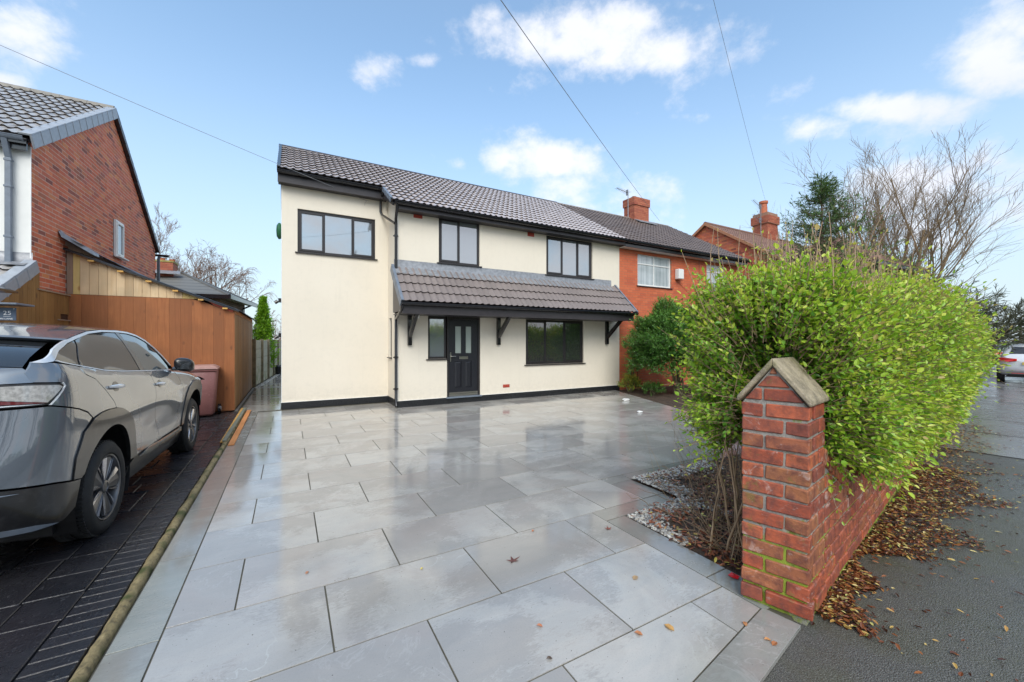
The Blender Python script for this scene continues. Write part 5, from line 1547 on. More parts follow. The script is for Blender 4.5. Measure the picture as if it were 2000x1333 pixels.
BELTP = [(-.9, 1.45), (-.74, 1.435), (-.33, 1.385), (.16, 1.318), (1.0, 1.26), (2.1, 1.20), (2.8, 1.15), (3.7, 1.0)]
belt = lambda y: hermite(y, BELTP)
def CW(y, z):
    zb = belt(y)
    if z <= zb: w_ = hermite(z + (1.33 - zb), ZWP) if z > 1.0 else hermite(z, ZWP)
    else: w_ = hermite(1.33, ZWP) - (z - zb) * .44 - (z - zb) ** 2 * .25
    if z > zb - .1:
        k = max(0, min(1, (y - 1.4) / 2.2)) * min(1, (z - zb + .1) / .1); w_ -= .09 * k * k * (3 - 2 * k)
    if z < zb:
        w_ -= .020 * math.exp(-((y - 1.35) / .62) ** 2) * math.exp(-((z - .70) / .17) ** 2)
        w_ += .012 * (math.exp(-((y - .02) / .5) ** 2) + math.exp(-((y - 2.77) / .5) ** 2)) * math.exp(-((z - .86) / .22) ** 2)
    return w_
# plan-view rounding of the tail and nose: a table of the unit super-ellipse by arc length
def _table(D, Wd, n=2.5, N=200):
    pts = []
    for i in range(N + 1):
        a = math.pi / 2 * i / N
        pts.append((max(0, math.cos(a)) ** (2 / n), max(0, math.sin(a)) ** (2 / n)))
    L = [0]
    for i in range(N): L.append(L[-1] + math.hypot((pts[i + 1][0] - pts[i][0]) * Wd, (pts[i + 1][1] - pts[i][1]) * D))
    return pts, L
TABR, TABF = _table(.40, .93), _table(.62, .90)
def _look(T, d):
    pts, L = T
    if d >= L[-1]: return pts[-1]
    lo = np.searchsorted(L, d) - 1; lo = max(0, int(lo)); f = (d - L[lo]) / (L[lo + 1] - L[lo])
    return (pts[lo][0] + (pts[lo + 1][0] - pts[lo][0]) * f, pts[lo][1] + (pts[lo + 1][1] - pts[lo][1]) * f)
SR, SF = -.55, 3.10
DR = [(.3, .33), (.45, .42), (.62, .45), (.8, .42), (1.0, .37), (1.12, .345), (1.2, .33), (1.3, .31), (1.36, .29), (1.46, .26)]
DF = [(.3, .50), (.5, .62), (.8, .62), (.95, .50), (1.05, .35)]
def CS(s, z, off=0.0):
    """point of the right-hand body skin: s runs along the flank and round the corners"""
    if s < SR:
        c, d = _look(TABR, SR - s); D = hermite(z, DR)
        w_ = CW(SR, z); x, y = w_ * c, SR - D * d
        nx, ny = c ** 1.5, -d ** 1.5
    elif s > SF:
        c, d = _look(TABF, s - SF); D = hermite(z, DF)
        w_ = CW(SF, z); x, y = w_ * c, SF + D * d; nx, ny = c ** 1.5, d ** 1.5
    else: x, y, nx, ny = CW(s, z), s, 1, 0
    l = math.hypot(nx, ny) or 1
    return Vector((x + off * nx / l, y + off * ny / l, z))
def inset(poly, g):
    n = len(poly); a = sum(poly[i][0] * poly[(i + 1) % n][1] - poly[(i + 1) % n][0] * poly[i][1] for i in range(n)); sg = 1 if a > 0 else -1
    out = []
    for i in range(n):
        p0, p, p1 = Vector(poly[i - 1]), Vector(poly[i]), Vector(poly[(i + 1) % n])
        e0, e1 = (p - p0).normalized(), (p1 - p).normalized()
        n0, n1 = Vector((-e0.y, e0.x)) * sg, Vector((-e1.y, e1.x)) * sg
        m = n0 + n1; m = m / max(.35, m.length_squared / 2) if m.length > 1e-6 else n0
        out.append(tuple(p + m * g))
    return out
def panel2(poly, gap=.003, off=0, step=.035, flange=.014, chart=CS, hole=None):
    poly = inset(poly, gap)
    dense = []
    n = len(poly)
    for i in range(n):
        a, b = Vector(poly[i]), Vector(poly[(i + 1) % n]); k = max(1, int((b - a).length / step))
        for q in range(k): dense.append(tuple(a.lerp(b, q / k)))
    xs = [p[0] for p in dense]; ys = [p[1] for p in dense]
    pts = list(dense)
    def inside(x, y):
        r_ = False; j_ = len(dense) - 1
        for i in range(len(dense)):
            (xi, yi), (xj, yj) = dense[i], dense[j_]
            if (yi > y) != (yj > y) and x < (xj - xi) * (y - yi) / (yj - yi) + xi: r_ = not r_
            j_ = i
        return r_
    x = math.floor(min(xs) / step) * step
    while x < max(xs):
        y = math.floor(min(ys) / step) * step
        while y < max(ys):
            if inside(x, y) and min((x - p[0]) ** 2 + (y - p[1]) ** 2 for p in dense) > (step * .45) ** 2: pts.append((x, y))
            y += step
        x += step
    nd_ = len(dense)
    r_ = delaunay_2d_cdt([Vector(p) for p in pts], [], [list(range(nd_))], 1, 1e-6)
    V = [chart(p.x, p.y, off) for p in r_[0]]
    F_ = [list(f) for f in r_[2]]
    # orient outward
    out = []
    cx = Vector((0, 1.2, .8))
    for f in F_:
        a, b, c = V[f[0]], V[f[1]], V[f[2]]; nn = (b - a).cross(c - a)
        if nn.dot((a + b + c) / 3 - Vector((0, max(-.3, min(2.9, (a.y + b.y + c.y) / 3)), .6))) < 0: f = f[::-1]
        out.append(f)
    F_ = out
    if flange:
        from collections import Counter
        cnt = Counter(); direc = {}
        for f in F_:
            for i in range(len(f)):
                a, b = f[i], f[(i + 1) % len(f)]; k = (min(a, b), max(a, b)); cnt[k] += 1; direc[k] = (a, b)
        mp_ = {}
        for k, c_ in cnt.items():
            if c_ == 1:
                a, b = direc[k]
                for q in (a, b):
                    if q not in mp_:
                        p = r_[0][q]; mp_[q] = len(V); V.append(chart(p.x, p.y, off - flange))
                F_.append([b, a, mp_[a], mp_[b]])
    return V, F_
def car_part(root, name, V, F_, mat, parent=None, mirror=True, smooth=True):
    me = bpy.data.meshes.new(name); me.from_pydata([tuple(v) for v in V], [], F_); me.materials.append(mat)
    if smooth: me.polygons.foreach_set('use_smooth', [True] * len(me.polygons)); me.set_sharp_from_angle(angle=R(38))
    o = bpy.data.objects.new(name, me); C.objects.link(o); o.parent = parent or root
    if mirror:
        me2 = bpy.data.meshes.new(name); me2.from_pydata([(-v[0], v[1], v[2]) for v in V], [], [f[::-1] for f in F_]); me2.materials.append(mat)
        if smooth: me2.polygons.foreach_set('use_smooth', [True] * len(me2.polygons)); me2.set_sharp_from_angle(angle=R(38))
        o2 = bpy.data.objects.new(name, me2); C.objects.link(o2)
        o2.parent = MIRR.get(parent, root) if parent else root
        MIRR[o] = o2
    return o
MIRR = {}
def mb_part(root, name, m, mat, parent=None, mirror=False, smooth=False, bevel=0):
    me = m.mesh(name, mat, smooth, bevel, autos=40)
    o = bpy.data.objects.new(name, me); C.objects.link(o); o.parent = parent or root
    if mirror:
        me2 = me.copy(); me2.transform(Matrix.Scale(-1, 4, (1, 0, 0))); me2.flip_normals()
        o2 = bpy.data.objects.new(name, me2); C.objects.link(o2); o2.parent = MIRR.get(parent, root) if parent else root
        MIRR[o] = o2
    return o

car = empty('parked_car', (-2.21, 4.49, 0), 'large wet dark grey car with black wheel arches, cut off by the left edge', 'car')
car.rotation_euler = (0, 0, R(-1.9))
car.location.z = -.015
def arc(cx, cz, r_, a0, a1, n=12): return [(cx + r_ * math.cos(R(a0 + (a1 - a0) * i / n)), cz + r_ * math.sin(R(a0 + (a1 - a0) * i / n))) for i in range(n + 1)]
Gr = [(-.30, 1.372), (-.305, 1.316), (-.173, 1.271), (-.041, 1.168), (.075, 1.061), (.108, 1.003)]
CO = [(-.560, .60), (-.548, .741), (-.455, .91), (-.301, .985), (-.179, 1.008), (-.05, 1.012), (.108, 1.003), (.24, .975), (.36, .925), (.46, .855), (.54, .755), (.59, .64), (.64, .50)]
Gm = [(1.035, 1.25), (1.12, 1.19), (1.155, 1.12), (1.165, 1.04), (1.13, .90), (1.19, .76), (1.30, .60), (1.345, .47)]
Gf = [(2.02, 1.203), (2.10, 1.10), (2.19, 1.0), (2.235, .86), (2.24, .72)]
bl = lambda a, b, n=8: [(a + (b - a) * i / n, belt(a + (b - a) * i / n) - .004) for i in range(n + 1)]
quarter = [(-.83, 1.298), (-.85, 1.36), (-.78, 1.432)] + bl(-.74, -.30, 5)[0:-1] + Gr + CO[5:2:-1] + [(-.38, 1.045), (-.502, 1.087), (-.75, 1.143), (-.66, 1.235), (-.635, 1.262), (-.652, 1.285)]
car_part(car, 'rear_quarter', *panel2(quarter), MAT['paint'])
bump_ = [(-.75, 1.139), (-.502, 1.082), (-.385, 1.040), (-.301, .988), (-.455, .91), (-.548, .741), (-.560, .60), (-.70, .635), (-1.0, .68), (-1.35, .68), (-1.78, .68), (-1.78, 1.139)]
bump_[3] = (-.318, .992)
car_part(car, 'rear_bumper', *panel2(bump_, step=.04), MAT['paint'])
rdoor = bl(-.30, 1.035, 12) + Gm[1:] + [(1.345, .468), (.66, .468)] + CO[::-1][0:7][1:] + Gr[::-1][0:-1]
rdoor = bl(-.30, 1.035, 12) + Gm[1:] + [(.655, .468)] + [CO[k] for k in (12, 11, 10, 9, 8, 7)] + Gr[::-1][:-1]
car_part(car, 'rear_door', *panel2(rdoor), MAT['paint'])
fdoor = bl(1.035, 2.02, 9) + Gf[1:] + [(2.22, .60), (2.19, .47), (1.345, .47)] + Gm[::-1][1:-1]
car_part(car, 'front_door', *panel2(fdoor), MAT['paint'])
FO = [(3.36, .62), (3.33, .75), (3.24, .87), (3.10, .95), (2.92, .995), (2.77, 1.005), (2.60, .99), (2.45, .94), (2.34, .86), (2.28, .76), (2.245, .66)]
fend = bl(2.02, 3.62, 10) + [(3.72, .93), (3.60, .78), (3.40, .70)] + FO[1:] + [(2.22, .60)] + Gf[::-1][:-1]
fend = bl(2.02, 3.62, 10) + [(3.72, .93), (3.60, .76), (3.38, .70)] + FO[1:] + Gf[::-1][0:-1]
car_part(car, 'front_wing', *panel2(fend), MAT['paint'])
fb = [(3.38, .695), (3.60, .755), (3.73, .92), (3.9, .95), (4.5, .95), (4.5, .35), (3.42, .35), (3.36, .60)]
car_part(car, 'front_bumper', *panel2(fb, step=.05), MAT['paint'])
hl_ = [(3.66, .98), (4.25, .97), (4.25, .955), (3.74, .93)]
# cladding: rings round the arches, sills, lower bumper
def ring(outer, cx, cz, r_, a0, a1):
    return outer + arc(cx, cz, r_, a0, a1, 16)
rr_ = [p for p in CO] + [(.66, .46)] + arc(.02, .40, .470, 8, 155, 18) + [(-.45, .58)]
car_part(car, 'wheel_arch', *panel2(rr_, off=.010, gap=.002, flange=.03), MAT['clad'])
fr_ = FO[::-1] + [(3.38, .58)] + arc(2.775, .40, .470, 22, 172, 18)[0:] + [(2.20, .46), (2.21, .60)]
car_part(car, 'wheel_arch', *panel2(fr_, off=.010, gap=.002, flange=.03), MAT['clad'])
sill = [(.50, .35), (.66, .462), (.90, .500), (1.345, .475), (1.8, .440), (2.20, .43), (2.30, .36), (2.30, .25), (.46, .25)]
car_part(car, 'sill', *panel2([(.46, .24), (.48, .40), (.66, .462), (2.20, .462), (2.31, .40), (2.31, .24)], off=-.006), MAT['clad'])
car_part(car, 'sill_trim', *panel2([(.72, .442), (1.0, .470), (2.18, .452), (2.20, .400), (1.0, .405)], off=.014, gap=0), MAT['paint'])
lb = [(-.44, .575), (-.565, .595), (-.70, .628), (-1.0, .672), (-1.78, .672), (-1.78, .30), (-.95, .33), (-.60, .345), (-.47, .385)]
lbo = car_part(car, 'lower_bumper', *panel2(lb, off=.004, step=.04, flange=.03), MAT['clad'])
car_part(car, 'bumper_blade', *panel2([(-.66, .35), (-.78, .385), (-1.1, .43), (-1.78, .46), (-1.78, .43), (-1.1, .385), (-.8, .352)], off=.012, gap=0), MAT['slate_trim'], lbo)
car_part(car, 'bumper_trim', *panel2([(-.86, .625), (-1.10, .655), (-1.5, .655), (-1.5, .64), (-1.1, .635)], off=.016, gap=0), MAT['slate_trim'], lbo)
car_part(car, 'reflector', *panel2([(-1.02, .445), (-1.05, .475), (-1.35, .495), (-1.35, .465)], off=.016, gap=0), MAT['red_reflector'], lbo)
# tail light running across the tail
tlp = [(-.655, 1.282), (-.640, 1.262), (-.752, 1.148), (-1.78, 1.150), (-1.78, 1.294), (-.84, 1.294)]
tl = car_part(car, 'tail_light', *panel2(tlp, off=-.004, gap=.0015), MAT['clad'])
car_part(car, 'lens', *panel2([(-.685, 1.272), (-.665, 1.258), (-.765, 1.165), (-.95, 1.195), (-1.15, 1.222), (-1.78, 1.235), (-1.78, 1.280), (-.86, 1.282)], off=.004, gap=.0), MAT['lens_clear'], tl)
car_part(car, 'light_strip', *panel2([(-.765, 1.163), (-.95, 1.192), (-1.15, 1.219), (-1.78, 1.232), (-1.78, 1.196), (-1.12, 1.188), (-.93, 1.168)], off=.006, gap=.0), MAT['lens_red'], tl)
car_part(car, 'light_strip', *panel2([(-.78, 1.157), (-.93, 1.163), (-1.78, 1.164), (-1.78, 1.160), (-.9, 1.157)], off=.006, gap=.0), MAT['satin_silver'], tl)
car_part(car, 'light_edge', *panel2([(-.648, 1.287), (-.632, 1.263), (-.745, 1.145), (-.752, 1.147), (-.641, 1.262), (-.656, 1.282)], off=.003, gap=.0), MAT['satin_silver'], tl)
# side glass
q1 = [(-.603, 1.440), (-.475, 1.491), (-.256, 1.543), (-.075, 1.570), (-.10, 1.53), (-.185, 1.477), (-.25, 1.43), (-.285, 1.388), (-.45, 1.410)]
q2 = [(-.045, 1.573), (.10, 1.598), (.30, 1.624), (.55, 1.640), (.814, 1.646), (.975, 1.645), (.99, 1.56), (.96, 1.42), (.93, 1.270), (.62, 1.286), (.445, 1.297), (.098, 1.328), (-.141, 1.362), (-.262, 1.384), (-.225, 1.43), (-.16, 1.477), (-.08, 1.53)]
q3 = [(1.10, 1.645), (1.30, 1.638), (1.50, 1.610), (1.68, 1.562), (1.84, 1.468), (1.93, 1.36), (1.985, 1.262), (1.97, 1.215), (1.06, 1.259), (1.09, 1.40), (1.095, 1.52)]
car_part(car, 'side_window', *panel2(q1, off=-.004), MAT['tint'])
car_part(car, 'side_window', *panel2(q2, off=-.004), MAT['tint'])
car_part(car, 'side_window', *panel2(q3, off=-.004), MAT['carglass'])
car_part(car, 'door_pillar', *panel2([(.985, 1.648), (1.092, 1.648), (1.088, 1.52), (1.082, 1.40), (1.05, 1.262), (.94, 1.268), (.97, 1.42), (1.0, 1.56)], off=-.001, gap=0), MAT['clad'])
car_part(car, 'window_seal', *panel2([(-.62, 1.432), (-.45, 1.402), (-.14, 1.356), (.098, 1.320), (.445, 1.289), (1.0, 1.257), (2.0, 1.204), (2.02, 1.22), (2.0, 1.30), (1.94, 1.40), (1.85, 1.49), (1.70, 1.575), (1.5, 1.632), (1.2, 1.655), (.8, 1.656), (.4, 1.640), (.10, 1.612), (-.06, 1.583), (-.256, 1.553), (-.475, 1.500), (-.62, 1.446)], off=-.012, gap=0, flange=0), MAT['car_black'])
CHT = [(-.79, 1.425), (-.70, 1.447), (-.557, 1.506), (-.42, 1.540), (-.309, 1.562), (-.025, 1.602), (.331, 1.648), (.65, 1.668), (1.076, 1.673), (1.35, 1.664), (1.58, 1.632), (1.78, 1.575), (1.93, 1.487), (2.06, 1.37), (2.16, 1.255)]
CHB = [(2.12, 1.252), (2.02, 1.36), (1.89, 1.472), (1.745, 1.553), (1.55, 1.614), (1.33, 1.643), (1.076, 1.652), (.65, 1.650), (.331, 1.630), (-.025, 1.582), (-.256, 1.549), (-.475, 1.497), (-.585, 1.452), (-.64, 1.428), (-.72, 1.420)]
car_part(car, 'window_trim', *panel2(CHT + CHB, off=.004, gap=.0005, step=.02, flange=.012), MAT['satin_silver'])
car_part(car, 'window_trim', *panel2([(-.60, 1.437), (-.45, 1.409), (-.14, 1.362), (.098, 1.327), (.445, 1.296), (1.0, 1.263), (2.0, 1.210), (2.0, 1.202), (1.0, 1.255), (.445, 1.288), (.098, 1.319), (-.14, 1.354), (-.45, 1.401), (-.62, 1.430)], off=.004, gap=.0, step=.03), MAT['satin_silver'])
# roof, windscreen, bonnet as lofts between the trim lines
edge_z = lambda y: hermite(y, [(a, b) for a, b in CHT])
def loft(name, ys, zc, mat, ze=None, wfac=1.0, crown=2.2, n=14, dz=.0, off=0.0):
    V, F_ = [], []
    for y in ys:
        e = (ze(y) if ze else edge_z(y)) + .004
        w_ = CW(y, e) * wfac
        for i in range(-n, n + 1):
            f = i / n; fx_ = math.copysign(abs(f) ** .85, f)
            V.append(Vector((w_ * fx_, y, e + (zc(y) - e) * (1 - abs(fx_) ** crown) + dz)))
    k = 2 * n + 1
    for a in range(len(ys) - 1):
        for i in range(k - 1): F_.append([a * k + i, a * k + i + 1, a * k + k + i + 1, a * k + k + i])
    return car_part(car, name, V, F_, mat, mirror=False)
rc = lambda y: hermite(y, [(-.22, 1.615), (0, 1.665), (.4, 1.708), (.9, 1.73), (1.3, 1.725), (1.55, 1.705)])
ys = [-.20 + i * (1.50 + .20) / 30 for i in range(31)]
loft('roof', ys, rc, MAT['paint'])
loft('windscreen', [1.50 + i * .75 / 14 for i in range(15)], lambda y: hermite(y, [(1.5, 1.705), (1.8, 1.58), (2.15, 1.32), (2.25, 1.24)]), MAT['carglass'], ze=lambda y: hermite(y, [(a, b) for a, b in CHT] + [(2.3, 1.17)]), dz=-.004)
loft('bonnet', [2.26 + i * 1.36 / 16 for i in range(17)], lambda y: hermite(y, [(2.26, 1.215), (2.6, 1.20), (3.2, 1.12), (3.62, 1.02)]), MAT['paint'], ze=lambda y: belt(y) - .004, crown=3)
loft('bonnet', [3.62 + i * .10 / 3 for i in range(4)], lambda y: 1.02 - (y - 3.62) * 1.2, MAT['clad'], ze=lambda y: hermite(y, [(3.62, 1.005), (3.72, .93)]), crown=3, wfac=.98)
# spoiler lip, dark gap beneath it, rear glass, tailgate shoulder
V, F_ = [], []
n = 16
for k, (y, dz, wf) in enumerate(((-.20, 0, 1.0), (-.215, -.012, .995), (-.185, -.030, .985), (-.02, -.060, .97))):
    for i in range(-n, n + 1):
        f = i / n; e = edge_z(-.20) + .004; w_ = CW(-.20, e) * wf; fx_ = math.copysign(abs(f) ** .85, f)
        V.append(Vector((w_ * fx_, y - .16 * (1 - abs(fx_) ** 2.4) * (k < 3) * .55 , e + (rc(-.20) - e) * (1 - abs(fx_) ** 2.2) + dz)))
for a in range(3):
    for i in range(2 * n): F_.append([(a + 1) * (2 * n + 1) + i, (a + 1) * (2 * n + 1) + i + 1, a * (2 * n + 1) + i + 1, a * (2 * n + 1) + i])
# join the roof edge with the curved lip
V2 = []; 
for i in range(-n, n + 1):
    f = i / n; e = edge_z(-.20) + .004; w_ = CW(-.20, e); fx_ = math.copysign(abs(f) ** .85, f)
    V.append(Vector((w_ * fx_, -.198, e + (rc(-.20) - e) * (1 - abs(fx_) ** 2.2))))
b4 = 4 * (2 * n + 1)
for i in range(2 * n): F_.append([i, i + 1, b4 + i + 1, b4 + i])
car_part(car, 'spoiler', V, F_, MAT['paint'], mirror=False)
V, F_ = [], []
QC = CS(-.80, 1.418)
rgz = [(-.05, 1.575, .62), (-.25, 1.545, .67), (-.42, 1.505, .70), (-.58, 1.455, .725), (QC.y - .0, 1.395, QC.x - .03)]
for (y, z, w_) in rgz:
    for i in range(-n, n + 1):
        f = i / n; V.append(Vector((w_ * f, y - .10 * (1 - abs(f) ** 2.5) * .5, z + .035 * (1 - abs(f) ** 2.2))))
for a in range(len(rgz) - 1):
    for i in range(2 * n): F_.append([a * (2 * n + 1) + i, a * (2 * n + 1) + i + 1, (a + 1) * (2 * n + 1) + i + 1, (a + 1) * (2 * n + 1) + i][::-1])
car_part(car, 'rear_window', V, F_, MAT['tint'], mirror=False)
V, F_ = [], []
tops = [rgz[-1], (-.745, 1.385, .80)]
K = 5
for k in range(K + 1):
    q = k / K
    for i in range(-n, n + 1):
        f = i / n
        a_ = Vector(((QC.x - .025) * f, QC.y - .012 - .05 * (1 - abs(f) ** 2.5), 1.391 + .03 * (1 - abs(f) ** 2.2)))
        s_ = SR - abs(1 - abs(f)) * 1.19 - .27 * abs(f)
        p = CS(s_, 1.298, 0); b_ = Vector((math.copysign(p.x, f) if f else 0, p.y, 1.298))
        v = a_.lerp(b_, q); v.z += .018 * math.sin(math.pi * q); V.append(v)
for a in range(K):
    for i in range(2 * n): F_.append([a * (2 * n + 1) + i, a * (2 * n + 1) + i + 1, (a + 1) * (2 * n + 1) + i + 1, (a + 1) * (2 * n + 1) + i][::-1])
car_part(car, 'tailgate', V, F_, MAT['paint'], mirror=False)
# black core behind the seams and inside the arches
core = MB(); 
m_ = MB(); m_.box(-.80, .80, -.50, 3.3, .22, .40); m_.box(-.80, .80, .55, 2.2, .4, 1.15); m_.box(-.66, .66, -.55, .56, .40, 1.05); m_.box(-.6, .6, 2.2, 3.4, .4, .9); m_.box(-.72, .72, -.70, 2.2, 1.05, 1.25); m_.box(-.50, .50, -.2, 1.6, 1.25, 1.52)
mb_part(car, 'underbody', m_, MAT['car_black'])
for (cy_) in (.02, 2.775):
    m_ = MB(); a = arc(cy_, .40, .50, -25, 205, 20)
    for i in range(len(a) - 1):
        m_.poly([(.905, a[i][0], a[i][1]), (.62, a[i][0], a[i][1]), (.62, a[i + 1][0], a[i + 1][1]), (.905, a[i + 1][0], a[i + 1][1])])
    m_.poly([(.62, p[0], p[1]) for p in a][::-1])
    mb_part(car, 'wheel_well', m_, MAT['car_black'], mirror=True)
# wheels
def wheel(x, y, side, parent, r_=.372, wd=.235, rim=.262, phase=0, detail=True):
    M = Matrix.Translation((x, y, r_)) @ Matrix.Rotation(side * R(90), 4, 'Y')      # local +Z outward
    m_ = MB()
    prof = [(rim - .02, -wd / 2), (rim, -wd / 2), (r_ - .035, -wd / 2 - .006), (r_ - .010, -wd / 2 + .018), (r_, -wd / 2 + .045)]
    for g in (-.055, 0, .055): prof += [(r_, g - .007), (r_ - .009, g - .006), (r_ - .009, g + .006), (r_, g + .007)]
    prof += [(r_, wd / 2 - .045), (r_ - .010, wd / 2 - .018), (r_ - .035, wd / 2 + .004), (r_ - .07, wd / 2 + .008), (rim + .008, wd / 2 + .001), (rim, wd / 2 - .012)]
    m_.lathe(prof, M, 72)
    ty = mb_part(parent, 'tyre', m_, MAT['tyre'], smooth=True)
    if detail:                                   # tread blocks on the outer shoulder
        m2 = MB()
        for k in range(72):
            T = M @ Matrix.Rotation(2 * math.pi * k / 72, 4, 'Z')
            m2.box(r_ - .012, r_ + .003, -.008, .008, wd / 2 - .075, wd / 2 - .022, M=T)
            m2.box(r_ - .012, r_ + .003, -.008, .008, -wd / 2 + .022, -wd / 2 + .075, M=T)
        o = mb_part(parent, 'tread', m2, MAT['tyre'], ty)
        o['kind'] = 'stuff'
    m_ = MB(); zf = wd / 2
    m_.lathe([(rim, zf - .02), (rim - .004, zf - .003), (rim - .014, zf - .006), (rim - .022, zf - .04), (rim - .03, -.06), (0, -.06)], M, 48)
    ri = mb_part(parent, 'rim', m_, MAT['rim_dark'], smooth=True)
    m_ = MB(); m_.lathe([(0, -.03), (.15, -.03), (.15, -.05), (0, -.05)], M, 24); mb_part(parent, 'brake_disc', m_, MAT['rim_bright'], ri, smooth=True)
    for k in range(5):
        T = M @ Matrix.Rotation(phase + 2 * math.pi * k / 5, 4, 'Z')
        P_ = lambda r__, a, z: tuple(T @ Vector((r__ * math.cos(a), r__ * math.sin(a), z)))
        m_ = MB()
        # broad grey blade with a folded face
        a = [P_(.045, -.50, zf - .028), P_(.045, .35, zf - .028), P_(rim - .024, .30, zf - .026), P_(rim - .024, .03, zf - .010), P_(rim - .024, -.24, zf - .018)]
        mid = [P_(.05, 0, zf - .020), P_(rim - .024, .03, zf - .010)]
        m_.poly([a[0], mid[0], mid[1], a[4]]); m_.poly([mid[0], a[1], a[2], mid[1]])
        b_ = [P_(.045, -.50, zf - .06), P_(.045, .35, zf - .06), P_(rim - .024, .30, zf - .055), P_(rim - .024, -.24, zf - .05)]
        m_.poly([a[1], b_[1], b_[2], a[2]]); m_.poly([b_[0], a[0], a[4], b_[3]])
        mb_part(parent, 'spoke', m_, MAT['rim_dark'], ri)
        m_ = MB()      # bright machined edge
        m_.prism([P_(.05, .42, zf - .022), P_(.14, .34, zf - .012), P_(rim - .026, .325, zf - .008), P_(rim - .026, .50, zf - .020), P_(.15, .50, zf - .03)], T.to_3x3() @ Vector((0, 0, -.02)))
        mb_part(parent, 'spoke', m_, MAT['rim_bright'], ri)
        m_ = MB()
        m_.prism([P_(.05, -.42, zf - .030), P_(.15, -.42, zf - .024), P_(rim - .026, -.36, zf - .016), P_(rim - .026, -.28, zf - .012), P_(.13, -.36, zf - .016)], T.to_3x3() @ Vector((0, 0, -.02)))
        mb_part(parent, 'spoke', m_, MAT['rim_bright'], ri)
    m_ = MB(); m_.lathe([(.052, zf - .05), (.05, zf - .016), (.034, zf - .010), (.032, zf - .014), (0, zf - .014)], M, 20); mb_part(parent, 'hub_cap', m_, MAT['rim_dark'], ri, smooth=True)
for y, ph in ((.02, .3), (2.775, .9)):
    for sd_ in (1, -1):
        we = bpy.data.objects.new('wheel', None); C.objects.link(we); we.parent = car
        we.location = (0, 0, 0)
        wheel(sd_ * .800, y, sd_, we, phase=ph, detail=(sd_ > 0))
# mirrors, handles
m_ = MB()
bm = bmesh.new(); bmesh.ops.create_icosphere(bm, subdivisions=3, radius=1)
for v in bm.verts:
    x, y, z = v.co; v.co = (math.copysign(abs(x) ** .8, x) * .098 + .985, math.copysign(abs(y) ** .9, y) * .075 + 2.02 + x * .03, math.copysign(abs(z) ** .75, z) * .088 + 1.262 - .02 * x)
me = bpy.data.meshes.new('mirror'); bm.to_mesh(me); bm.free(); me.polygons.foreach_set('use_smooth', [True] * len(me.polygons)); me.materials.append(MAT['clad'])
mo = bpy.data.objects.new('door_mirror', me); C.objects.link(mo); mo.parent = car
me2 = me.copy(); me2.transform(Matrix.Scale(-1, 4, (1, 0, 0))); me2.flip_normals(); mo2 = bpy.data.objects.new('door_mirror', me2); C.objects.link(mo2); mo2.parent = car; MIRR[mo] = mo2
m_ = MB(); m_.prism([(.86, 2.00, 1.19), (1.0, 2.00, 1.19), (1.0, 2.07, 1.21), (.86, 2.07, 1.21)], (0, 0, .03)); mb_part(car, 'mirror_foot', m_, MAT['clad'], mo, mirror=True, bevel=.006)
m_ = MB(); m_.box(.93, 1.055, 1.943, 1.950, 1.21, 1.312); mb_part(car, 'mirror_glass', m_, MAT['tint'], mo, mirror=True, bevel=.003)
for (ya, yb, z) in ((.025, .315, 1.178), (1.19, 1.455, 1.092)):
    yc_ = (ya + yb) / 2
    m_ = MB()
    pts = []
    for i in range(11):
        q = i / 10; y = ya + (yb - ya) * q; pts.append((CW(y, z) + .010 + .020 * math.sin(math.pi * q), y, z - .02 * (q - .5)))
    m_.tube(pts, [.008 + .010 * math.sin(math.pi * (i + .6) / 11.2) for i in range(11)], 8)
    mb_part(car, 'door_handle', m_, MAT['satin_silver'], mirror=True, smooth=True)
    car_part(car, 'handle_recess', *panel2([(yc_ + .09 * math.cos(a_) * (.75), z + .042 * math.sin(a_)) for a_ in [2 * math.pi * i / 14 for i in range(14)]], off=.0015, gap=0, flange=0, step=.02), MAT['clad'])

